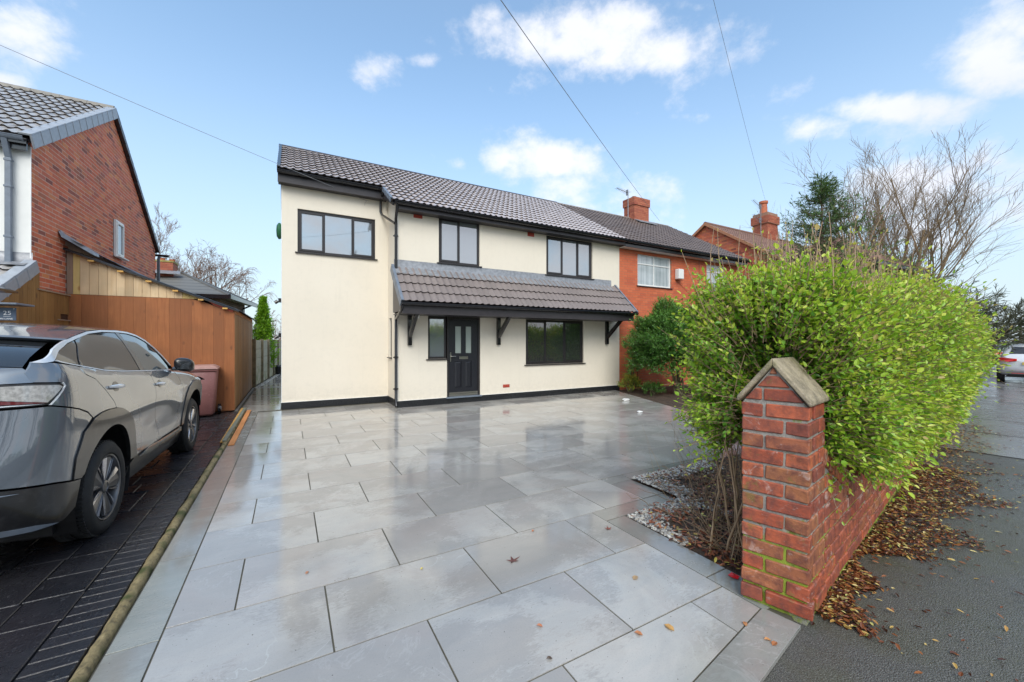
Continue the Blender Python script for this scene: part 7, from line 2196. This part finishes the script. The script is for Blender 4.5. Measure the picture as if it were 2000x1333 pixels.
# woody stems from the ground up into the hedge
def stems(n, s0, s1, g, z1, spread=.5, r0=.012, wc=(.35, .75)):
    m = 9; tt = np.linspace(0, 1, m)
    s = g.uniform(s0, s1, n); w = g.uniform(*wc, n)
    B = FR3 + WD3 * s[:, None] + WN3 * w[:, None]; B[:, 2] = 0
    off = WD3 * g.normal(0, spread * .6, n)[:, None] + WN3 * g.normal(.0, spread * .7, n)[:, None]; T = B + off; T[:, 2] = z1 * g.uniform(.6, 1.05, n)
    paths = B[:, None] * (1 - tt)[None, :, None] + T[:, None] * tt[None, :, None]
    bow = rand_unit(n, g) * .12; paths += bow[:, None] * np.sin(tt * math.pi)[None, :, None] + g.normal(0, .012, (n, m, 3))
    rad = (g.uniform(.5, 1.3, n) * r0)[:, None] * (1 - .75 * tt)[None]
    return paths, rad
g = np.random.default_rng(5)
a_, b_ = stems(95, .30, 3.4, g, 1.65, .40, .0075, (.38, .72)); c_, d_ = stems(160, 3, 9, g, 1.8, .5, .014)
add_mesh(tubes_np('stems', np.concatenate([a_, c_]), np.concatenate([b_, d_]), MAT['stem'], 5), hg, kind='stuff')
# low bare brush behind the pillar, leaning over the bed
a_, b_ = stems(240, .28, 2.6, g, .95, .42, .0026, (.38, .85)); add_mesh(tubes_np('brush', a_, b_, MAT['cane'], 3), hg, kind='stuff')
# upright canes above the clipped top
n = 300; m = 6; tt = np.linspace(0, 1, m)
s = g.beta(1.1, 1.6, n) * 5.2 + .35; over, gard, tz = hedge_dims(s); w = g.uniform(-over * .3, gard * .95)
B = FR3 + WD3 * s[:, None] + WN3 * w[:, None]; B[:, 2] = tz - .30
H_ = g.uniform(.22, .60, n) * np.where(s < 3.2, 1, .75)
T = B + g.normal(0, .10, (n, 3)); T[:, 2] = B[:, 2] + .30 + H_
paths = B[:, None] * (1 - tt)[None, :, None] + T[:, None] * tt[None, :, None] + (g.normal(0, .03, (n, 3)))[:, None] * np.sin(tt * 3.14)[None, :, None]
add_mesh(tubes_np('canes', paths, np.linspace(.0056, .0020, m)[None] * g.uniform(.7, 1.2, n)[:, None], MAT['cane_pale'], 4), hg, kind='stuff')
sel = g.random(n) < .5; ps_ = paths[sel][:, -3:]; p, d, nn, rn = leaves_on(ps_, 3, g, .03, .35)
add_mesh(leaf_mesh('cane_leaves', p, d, nn, g.uniform(.02, .038, len(p)), g.uniform(.010, .02, len(p)), np.clip(rn + .3, 0, 1), MAT['privet']), hg, kind='stuff')

# ---------------------------------------------------------------- dark shrub by the attached house
def blob_bush(name, ctr, rad, n_tw, per, ll, lw, mat, label, cat, seed, stemmat, ntr=7, up=.4, tl=.22, base=None, sides=3, rho0=.35, group=None, twr=.003):
    g = np.random.default_rng(seed)
    e = empty(name, (ctr[0], ctr[1], 0), label, cat, group)
    u = rand_unit(n_tw, g); u[:, 2] = np.where(u[:, 2] < -.55, -u[:, 2], u[:, 2])
    lump = 1 + .16 * np.sin(u[:, 0] * 5 + seed) * np.cos(u[:, 1] * 6) + .09 * np.sin(u[:, 2] * 11 + u[:, 0] * 7)
    rho = g.uniform(rho0, 1, n_tw) ** .5 * lump
    P = np.array(ctr) + u * np.array(rad) * rho[:, None] * .92
    D = u * .8 + rand_unit(n_tw, g) * .5 + np.array([0, 0, up]); D /= np.linalg.norm(D, axis=1, keepdims=True)
    m = 4; tt = np.linspace(0, 1, m); L = g.uniform(.6, 1.2, n_tw) * tl
    paths = P[:, None] + D[:, None] * (L[:, None] * tt)[:, :, None]
    p, d, nn, rn = leaves_on(paths, per, g, ll)
    k = len(p); ln = g.uniform(.7, 1.2, k) * ll
    shade = np.clip(rn + .15 * (p[:, 2] - ctr[2]) / rad[2], 0, 1)
    add_mesh(leaf_mesh('foliage', p, d, nn, ln, ln * lw, shade, mat), e, kind='stuff')
    add_mesh(tubes_np('twigs', paths, np.linspace(twr, twr * .4, m)[None] * np.ones((n_tw, 1)), stemmat, sides), e, kind='stuff')
    m = 7; tt = np.linspace(0, 1, m)
    b = np.array(base if base else (ctr[0], ctr[1], 0)); B = np.tile(b, (ntr, 1)) + g.normal(0, .08 * rad[0], (ntr, 3)) * np.array([1, 1, 0])
    T = np.array(ctr) + g.normal(0, .30, (ntr, 3)) * np.array(rad)
    pa = B[:, None] * (1 - tt)[None, :, None] + T[:, None] * tt[None, :, None] + (g.normal(0, .05, (ntr, 3)))[:, None] * np.sin(tt * 3.14)[None, :, None]
    add_mesh(tubes_np('stems', pa, np.linspace(.03, .008, m)[None] * np.ones((ntr, 1)), stemmat, 6), e, kind='stuff')
    return e
blob_bush('evergreen_shrub', (9.75, 7.7, 1.35), (1.50, 1.0, 1.22), 8500, 6, .058, .45, MAT['laurel'], 'dense dark green shrub against the red brick wall of the attached house', 'shrub', 3, MAT['bark_olive'], 9)
blob_bush('low_plant', (9.02, 8.75, .22), (.30, .26, .20), 120, 5, .07, .34, MAT['yellowish'], 'small yellow-tipped plant at the corner of the cream house', 'plant', 4, MAT['bark_olive'], 4, tl=.14)
blob_bush('low_plant', (8.98, 7.85, .18), (.34, .30, .14), 160, 5, .045, .45, MAT['laurel'], 'low green plant at the foot of the dark shrub', 'plant', 5, MAT['bark_olive'], 4, tl=.12)
blob_bush('young_shrub', (9.25, 8.9, .62), (.22, .2, .42), 50, 4, .045, .45, MAT['yellowish'], 'thin leggy shrub with a few leaves against the brick wall', 'shrub', 6, MAT['bark_olive'], 6, tl=.2, rho0=.2)

# ---------------------------------------------------------------- trees without leaves
def bare_tree(name, base, height, label, seed, mat, stems_=5, spread=.35, lean=(0, 0), depth=5, r0=.10, upw=.35, twig=.006, droop=0, kids=(3, 4), cat='tree', wig=.07, firstbr=.25, trunk_h=0, shrink=.62, group=None):
    rg_ = random.Random(seed)
    e = empty(name, base, label, cat, group)
    bucket = {0: [], 1: []}
    def branch(p, d, L, r_, lv):
        m = 6; pts = [p.copy()]; q = p.copy(); dd = d.copy()
        for i in range(m - 1):
            dd = (dd + Vector((rg_.gauss(0, wig), rg_.gauss(0, wig), rg_.gauss(0, wig) + (upw * .12 if lv < depth - 1 else -droop)))).normalized()
            q = q + dd * L / (m - 1); pts.append(q.copy())
        r1 = max(twig * .5, r_ * (.55 if lv < depth else .3))
        bucket[0 if lv == 0 else 1].append((pts, [r_ + (r1 - r_) * i / (m - 1) for i in range(m)]))
        if lv >= depth: return
        nk = rg_.randint(*kids) + (1 if lv == 0 else 0)
        for k in range(nk):
            f = firstbr + (1 - firstbr) * (k + rg_.uniform(.2, .9)) / nk; f = min(f, .98)
            i = min(int(f * (m - 1)), m - 2); o = pts[i].lerp(pts[i + 1], f * (m - 1) - i)
            ax = (pts[i + 1] - pts[i]).normalized(); s = ax.cross(Vector((rg_.gauss(0, 1), rg_.gauss(0, 1), rg_.gauss(0, 1)))).normalized()
            nd_ = (ax + s * rg_.uniform(.35, .8) * (1 + .0 * lv) + Vector((0, 0, upw * .4))).normalized()
            branch(o, nd_, L * shrink * rg_.uniform(.75, 1.15) * (1.15 - .35 * f), max(twig, (r_ + (r1 - r_) * f) * rg_.uniform(.5, .7)), lv + 1)
    B = Vector(base)
    if trunk_h:
        T = B + Vector((lean[0] * .2, lean[1] * .2, trunk_h)); bucket[0].append(([B, B.lerp(T, .33), B.lerp(T, .66), T, T + Vector((0, 0, .05)), T + Vector((0, 0, .1))], [r0 * 1.5, r0 * 1.35, r0 * 1.25, r0 * 1.2, r0, r0 * .7])); B = T
    for k in range(stems_):
        a = 2 * math.pi * (k + rg_.uniform(-.3, .3)) / stems_
        d = Vector((math.cos(a) * spread + lean[0], math.sin(a) * spread + lean[1], 1)).normalized()
        branch(B + Vector((math.cos(a), math.sin(a), 0)) * r0 * .8, d, height * .52 * rg_.uniform(.85, 1.1), r0 * rg_.uniform(.7, 1), 0)
    for key, nm in ((0, 'trunk'), (1, 'crown')):
        it = bucket[key]
        if not it: continue
        pa = np.array([[tuple(v) for v in a] for a, b in it]); ra = np.array([b for a, b in it])
        if key == 0: add_mesh(tubes_np(nm, pa, ra, mat, 8), e)
        else:
            big = ra[:, 0] > .02
            add_mesh(tubes_np(nm, np.concatenate([pa[big], pa[~big]]), np.concatenate([ra[big], ra[~big]]), mat, 4), e)
    return e
def at(u, v, t_): 
    l = (u - 1000) / 777.8; p = CF * t_ + CR * (l * t_); return (p.x, p.y, 1.55 - (v - 666.5) / 777.8 * t_)
p = at(1735, 0, 21); bare_tree('bare_tree', (p[0], p[1], 0), 13.4, 'tall bare multi-stemmed tree behind the hedge, fanning out against the clouds', 31, MAT['bark_fawn'], stems_=10, spread=.34, lean=(-CR.x * .06, -CR.y * .06), depth=4, r0=.10, upw=.42, twig=.0058, kids=(4, 5), wig=.06)
p = at(1858, 0, 17); bare_tree('twiggy_tree', (p[0], p[1], 0), 5.3, 'dense dark twiggy bush at the right end of the hedge', 9, MAT['twig_olive'], stems_=10, spread=.55, depth=4, r0=.05, upw=.05, twig=.009, droop=.06, kids=(4, 6), wig=.13, shrink=.62)
p = at(345, 0, 30); bare_tree('bare_tree', (p[0], p[1], 0), 9.3, 'wide bare reddish brown tree behind the chimney at the left', 12, MAT['twig_red'], stems_=4, spread=.55, depth=5, r0=.12, twig=.009, kids=(3, 4), wig=.10, trunk_h=1.5)
p = at(300, 0, 30); bare_tree('bare_tree', (p[0], p[1], 0), 9.8, 'bare tree nearest the gable of the left brick house', 13, MAT['twig_red'], stems_=4, spread=.5, depth=5, r0=.12, twig=.009, kids=(3, 4), wig=.10, trunk_h=1.5)
p = at(432, 0, 32); bare_tree('birch_tree', (p[0], p[1], 0), 8.4, 'bare birch with hanging twigs behind the grey hipped roof', 15, MAT['twig_red'], stems_=3, spread=.32, depth=4, r0=.09, twig=.009, kids=(4, 4), wig=.07, droop=.22, trunk_h=2, lean=(.12, 0))
p = at(548, 0, 31); bare_tree('bare_tree', (p[0], p[1], 0), 4.6, 'small distant bare tree beside the corner of the cream house', 16, MAT['twig_red'], stems_=3, spread=.3, depth=4, r0=.06, twig=.011, kids=(3, 4))

# ---------------------------------------------------------------- conifers
def conifer(name, base, h, rad, label, seed, mat, n_br, ll, lw, trunkmat, up=.25, per=9, dens=1, z0=.12, sprig=.10, lean=0):
    g = np.random.default_rng(seed); e = empty(name, base, label, 'tree')
    B = np.array(base); z = h * (z0 + (1 - z0) * g.uniform(0, 1, n_br) ** .9)
    a = g.uniform(0, 2 * math.pi, n_br); rr_ = rad * (1 - (z / h)) ** 1.0 * g.uniform(.55, 1.12, n_br) + .03 * rad
    D = np.stack([np.cos(a), np.sin(a), np.full(n_br, up) + g.normal(0, .1, n_br)], 1)
    m = 6; tt = np.linspace(0, 1, m)
    P0 = np.tile(B, (n_br, 1)); P0[:, 2] += z
    paths = P0[:, None] + D[:, None] * (rr_[:, None] * tt)[:, :, None]; paths[:, :, 2] += (rr_ * .22)[:, None] * tt ** 2
    add_mesh(tubes_np('branches', paths, np.linspace(.012, .003, m)[None] * np.ones((n_br, 1)) * (h / 6), trunkmat, 4), e, kind='stuff')
    pos, dr, nn, rn = [], [], [], []
    for k in range(per * 2):
        f = g.uniform(.12, 1, n_br) * (m - 1); i = np.minimum(f.astype(int), m - 2); fr = (f - i)[:, None]
        idx = np.arange(n_br); p = paths[idx, i] * (1 - fr) + paths[idx, i + 1] * fr; ax = paths[idx, i + 1] - paths[idx, i]; ax /= np.linalg.norm(ax, axis=1, keepdims=True)
        sd_ = ax * g.uniform(.3, 1, (n_br, 1)) + rand_unit(n_br, g) * .8
        for q in range(dens):
            pos.append(p + sd_ * sprig * g.uniform(0, 1, (n_br, 1))); dr.append(sd_ + rand_unit(n_br, g) * .5); nn.append(rand_unit(n_br, g)); rn.append(np.clip(.3 + .4 * (f / m) + g.normal(0, .2, n_br), 0, 1))
    pos, dr, nn, rn = map(np.concatenate, (pos, dr, nn, rn)); k = len(pos); ln = ll * g.uniform(.6, 1.3, k)
    add_mesh(leaf_mesh('foliage', pos, dr, nn, ln, ln * lw, rn, mat), e, kind='stuff')
    t2 = np.linspace(0, 1, 8); tp = np.tile(B, (1, 8, 1)).astype(float); tp[0, :, 2] += t2 * h; tp[0, :, 0] += lean * t2
    add_mesh(tubes_np('trunk', tp, (np.linspace(.09, .012, 8) * h / 6)[None], trunkmat, 8), e)
    return e
p = at(1605, 0, 13.2); conifer('spruce_tree', (p[0], p[1], 0), 6.95, 4.5, 'dark green spruce with an open pointed top behind the hedge', 3, MAT['spruce'], 260, .10, .20, MAT['bark'], up=.12, per=10, dens=4, sprig=.15)
p = at(514, 0, 17.0); conifer('lime_conifer', (p[0], p[1], 0), 3.36, .74, 'bright lime green conical conifer at the end of the side passage', 8, MAT['cone_lime'], 420, .09, .40, MAT['bark'], up=.8, per=9, dens=2, sprig=.07, z0=.02)
p = at(484, 0, 16.5); conifer('lime_conifer', (p[0], p[1], 0), 2.1, .5, 'shorter lime green conifer half hidden behind the store roof', 9, MAT['cone_lime'], 200, .09, .40, MAT['bark'], up=.8, per=8, dens=2, sprig=.07, z0=.02)

# ---------------------------------------------------------------- litter on the ground
def ground_leaves(name, P, g, s0, s1, mat, zb, parent=None, lift=.012, **tags):
    n = len(P); L = g.uniform(s0, s1, n); a = g.uniform(0, 6.28, n)
    pos = np.stack([P[:, 0], P[:, 1], zb + g.uniform(.001, lift, n)], 1)
    d = np.stack([np.cos(a), np.sin(a), g.normal(0, .16, n)], 1); nn = np.array([0, 0, 1.]) + rand_unit(n, g) * .35
    return add_mesh(leaf_mesh(name, pos, d, nn, L, L * g.uniform(.35, .6, n), g.random(n), mat, .22, .12), parent, **tags)
g = np.random.default_rng(77)
def along_wall(n, s0, s1, dmax, pw):
    s = s0 + (s1 - s0) * g.random(n); d = dmax(s) * np.where(g.random(n) < .8, g.random(n) ** pw, np.abs(g.normal(0, .62, n)))
    q = FR3 + WD3 * s[:, None] - WN3 * (d + .005)[:, None]; return q
dm = lambda s: .05 + .50 * np.clip((s - .6) / 2.2, 0, 1) + .14 * np.sin(s * 4.1) + .10 * np.sin(s * 9.7)
Q = np.concatenate([along_wall(8500, .15, 4.6, dm, 1.25), along_wall(2200, 4.2, 9, dm, 1.2), along_wall(420, .0, 5, lambda s: 1.25 + 0 * s, 1.6)])
ground_leaves('fallen_leaves', Q, g, .018, .046, MAT['litter'], -.024, lift=.03, kind='stuff', label='drift of brown and yellow fallen leaves on the footpath along the wall', cat='leaves')
Q = np.stack([g.uniform(2.6, 9, 160), g.uniform(-.2, 1.4, 160)], 1); Q = Q[(Q[:, 1] < 1.0 + .17 * (Q[:, 0] - 2.5))]
ground_leaves('scattered_leaves', Q, g, .015, .042, MAT['litter'], -.025, kind='stuff', label='scattered single leaves on the wet asphalt footpath', cat='leaves')
def pts_in(n, x0, x1, y0, y1, f):
    P = np.stack([g.uniform(x0, x1, n), g.uniform(y0, y1, n)], 1)
    return P[f(P)]
def inbed(P):
    x, y = P[:, 0], P[:, 1]
    a = (x > 2.615) & (y < 2.58) | (x > 3.345) & (y < 3.225)
    return a & (y > 1.36 + .172 * (x - 2.6))
Q = pts_in(15000, 2.62, 6.5, 1.3, 3.23, lambda P: inbed(P) & (g.random(len(P)) < np.clip(.25 + .95 * np.maximum((P[:, 0] - 2.75) * .9 * (2.9 - P[:, 1]) + .35 * np.sin(P[:, 0] * 9) * np.cos(P[:, 1] * 8), 0), .22, 1)))
ground_leaves('leaf_litter', Q, g, .025, .06, MAT['litter_brown'], .006, lift=.055, kind='stuff', label='brown leaf litter covering the bed behind the pillar', cat='leaves')
Q = pts_in(700, 2.62, 3.2, 1.38, 2.1, lambda P: inbed(P)); ground_leaves('leaf_litter', Q, g, .025, .06, MAT['litter_brown'], -.006, lift=.04, kind='stuff', label='damp dead leaves at the inner foot of the brick pillar', cat='leaves')
def bed_peb(gg):
    for _ in range(20):
        x, y = gg.uniform(2.62, 4.9), gg.uniform(1.5, 3.22)
        if not inbed(np.array([[x, y]]))[0]: continue
        if x < 3.34: d = min(x - 2.60, 2.60 - y) if y > 1.9 else .4
        else: d = min(x - 3.34 + (.0 if y > 2.6 else .2), 3.24 - y)
        if gg.random() < math.exp(-(max(0, d - .07) / .13) ** 2) * (1 if (y > 2.0 and x < 4.6) else .0): return (x, y)
    return None
pebble_field('pebbles', 4300, bed_peb, lambda p: -.006 + .028 * min(1, max(0, (p[0] - 2.6) * 1.2)), .009, .019, MAT['pebble'], 14)['label'] = 'white and grey pebbles edging the planted bed'
n = 500; m = 5; tt = np.linspace(0, 1, m)
B = np.stack([g.uniform(2.75, 5.5, n), g.uniform(1.6, 3.1, n), g.uniform(.01, .05, n)], 1); B = B[inbed(B)]; n = len(B)
a = g.uniform(0, 6.28, n); L = g.uniform(.08, .38, n); D = np.stack([np.cos(a), np.sin(a), g.uniform(0, .35, n)], 1)
pa = B[:, None] + D[:, None] * (L[:, None] * tt)[:, :, None] + g.normal(0, .008, (n, m, 3))
add_mesh(tubes_np('fallen_twigs', pa, np.linspace(.004, .0015, m)[None] * g.uniform(.6, 1.6, n)[:, None], MAT['cane'], 4), kind='stuff', label='dead twigs lying on the leaf litter', cat='twigs')
# single leaves on the paving, each where it lies
def px_ground(u, v):
    l = (u - 1000) / 777.8; t_ = 1.55 * 777.8 / (v - 666.5); p = CF * t_ + CR * (l * t_); return p.x, p.y
def one_leaf(u, v, L, a, col, lab, kind='oval'):
    x, y = px_ground(u, v)
    m_ = MB(); m2 = simple('leaf on paving', col, .4, .2, 30)
    if kind == 'star':
        pts = []
        for k in range(10):
            r__ = L * (.55 if k % 2 == 0 else .2) * (1.25 if k == 0 else 1); aa = a + k * math.pi / 5; pts.append((r__ * math.cos(aa), r__ * math.sin(aa) * .8, .002 + (.010 if k % 2 == 0 else 0)))
        m_.v = [(0, 0, .006)] + pts
        for k in range(10): m_.face([0, 1 + k, 1 + (k + 1) % 10])
    else:
        H_ = [(0, 0, .0), (.28, .30, .006), (.68, .26, .008), (1, 0, .002), (.68, -.26, .009), (.28, -.30, .005)]
        m_.v = [((p[0] - .5) * L * math.cos(a) - p[1] * L * math.sin(a), (p[0] - .5) * L * math.sin(a) + p[1] * L * math.cos(a), p[2] + .001) for p in H_] + [(0, 0, .003)]
        for k in range(6): m_.face([6, k, (k + 1) % 6])
    o = m_.build('fallen_leaf', m2); o.location = (x, y, .001); tagp(o, label=lab, cat='leaf', group='single leaves on the grey paving')
one_leaf(1002, 1096, .10, .2, (.13, .055, .045), 'star-shaped purple brown leaf in the middle of the drive', 'star')
one_leaf(1188, 1034, .07, 1.2, (.22, .08, .06), 'crumpled reddish leaf on the slab nearest the pebble bed', 'star')
one_leaf(1241, 1130, .055, .3, (.40, .27, .15), 'pale tan leaf on the slab left of the pillar')
one_leaf(1307, 1227, .060, 1.7, (.50, .28, .09), 'upright orange-tan leaf on the slab below and left of the pillar')
one_leaf(1247, 1239, .045, 2.2, (.42, .17, .07), 'rusty leaf lying on a joint near the bottom centre right')
one_leaf(1054, 1224, .035, 2.4, (.45, .17, .08), 'small rust leaf low in the centre of the drive')
one_leaf(1499, 1251, .035, 2.5, (.50, .22, .07), 'left of two orange leaves on the border slab under the pillar')
one_leaf(1513, 1259, .042, .0, (.38, .14, .05), 'right of two orange leaves on the border slab under the pillar')
one_leaf(1455, 1220, .035, .8, (.45, .20, .08), 'tiny orange leaf at the border joint in front of the pillar')
one_leaf(1073, 1288, .032, 2.8, (.09, .06, .04), 'dark curled leaf near the bottom edge')
one_leaf(1041, 1038, .030, .5, (.48, .18, .08), 'small orange leaf above the star-shaped one')
one_leaf(824, 1112, .025, .5, (.62, .50, .14), 'tiny yellow leaf left of the star-shaped one')
one_leaf(600, 1120, .030, .9, (.45, .20, .10), 'tiny brown leaf on the left part of the drive')
x, y = px_ground(1434, 1128)
m_ = MB(); m_.v = [(0, 0, .012), (.035, .01, .004), (.02, .03, .012), (-.02, .03, .004), (-.035, 0, .010), (-.01, -.03, .003), (.02, -.025, .012)]
for k in range(6): m_.face([0, 1 + k, 1 + (k + 1) % 6])
o = m_.build('red_scrap', simple('bright red plastic', (.75, .02, .03), .3)); o.location = (x, y, .002); tagp(o, label='bright red scrap lying against the foot of the pillar', cat='litter')
for (u, v, s_, nm, lab, sc) in ((1223, 783, .085, 'plastic_scrap', 'white plastic scrap on the paving near the soil bed', (1.2, .7, .45)), (1250, 806, .06, 'crushed_cup', 'crumpled pale scrap on the paving, nearer than the white one', (1.2, .8, .35))):
    x, y = px_ground(u, v); bm = bmesh.new(); bmesh.ops.create_icosphere(bm, subdivisions=2, radius=s_)
    rz_ = random.Random(int(u))
    for v_ in bm.verts: v_.co = Vector((v_.co.x * sc[0], v_.co.y * sc[1], v_.co.z * sc[2])) * rz_.uniform(.75, 1.2)
    me = bpy.data.meshes.new(nm); bm.to_mesh(me); bm.free(); me.materials.append(MAT['white_upvc']); o = bpy.data.objects.new(nm, me); C.objects.link(o); o.location = (x, y, s_ * sc[2] * .8); tagp(o, label=lab, cat='litter')
# far utility pole and the boundary on the far side of the street
up_ = empty('utility_pole', (45, 7.5, 0), 'distant wooden telegraph pole above the silver hatchback', 'pole')
p = at(1993, 0, 48); m_ = MB(); m_.tube([(p[0], p[1], 0), (p[0], p[1], 4.4)], .12, 8); m_.build('pole', MAT['bark'], up_); m_ = MB(); m_.box(p[0] - .1, p[0] + .1, p[1] - .9, p[1] + .9, 3.6, 3.72); m_.box(p[0] - .1, p[0] + .1, p[1] - .7, p[1] + .7, 3.1, 3.2); m_.build('crossarm', MAT['bark'], up_)

# opposite side of the street: seen only as reflections in glass, paint and wet stone
def big_hedge(nm, x0, x1, y, hgt, seed, lab):
    g = np.random.default_rng(seed); n = int((x1 - x0) * 420)
    X = g.uniform(x0, x1, n); Z = g.uniform(.1, 1, n) * (hgt + .4 * np.sin(X * .7 + seed) + .25 * np.sin(X * 2.3)); D_ = g.normal(0, .35, n)
    P = np.stack([X, y + .165 * X + D_, Z], 1); L = g.uniform(.12, .26, n)
    e = empty(nm, ((x0 + x1) / 2, y, 0), lab, 'hedge')
    add_mesh(leaf_mesh('foliage', P, rand_unit(n, g), rand_unit(n, g), L, L * .6, g.random(n), MAT['laurel']), e, kind='stuff')
    m_ = MB(); m_.box(x0, x1, -.2, .2, 0, hgt * .8); o = m_.build('stems', MAT['twig_dark'], e); o.matrix_parent_inverse = Matrix.Identity(4); o.matrix_basis = Matrix.Translation((-(x0 + x1) / 2, .165 * (x0 + x1) / 2, 0)) @ Matrix.Rotation(math.atan(.165), 4, 'Z')
big_hedge('evergreen_hedge', -14, 26, -11.0, 2.1, 3, 'tall dark evergreen hedge across the street, behind the camera')
bare_tree('bare_tree', (5.5, -14.5, 0), 8.5, 'bare tree across the street, mirrored in the upper windows', 22, MAT['twig_dark'], stems_=4, spread=.5, depth=4, r0=.16, twig=.02, trunk_h=1.5)
bare_tree('bare_tree', (-6, -16, 0), 9.5, 'second bare tree across the street, further left', 23, MAT['twig_dark'], stems_=4, spread=.5, depth=4, r0=.16, twig=.02, trunk_h=1.5)
bare_tree('bare_tree', (15, -12.5, 0), 7.5, 'third bare tree across the street, to the right', 24, MAT['twig_dark'], stems_=4, spread=.5, depth=4, r0=.16, twig=.02, trunk_h=1.5)
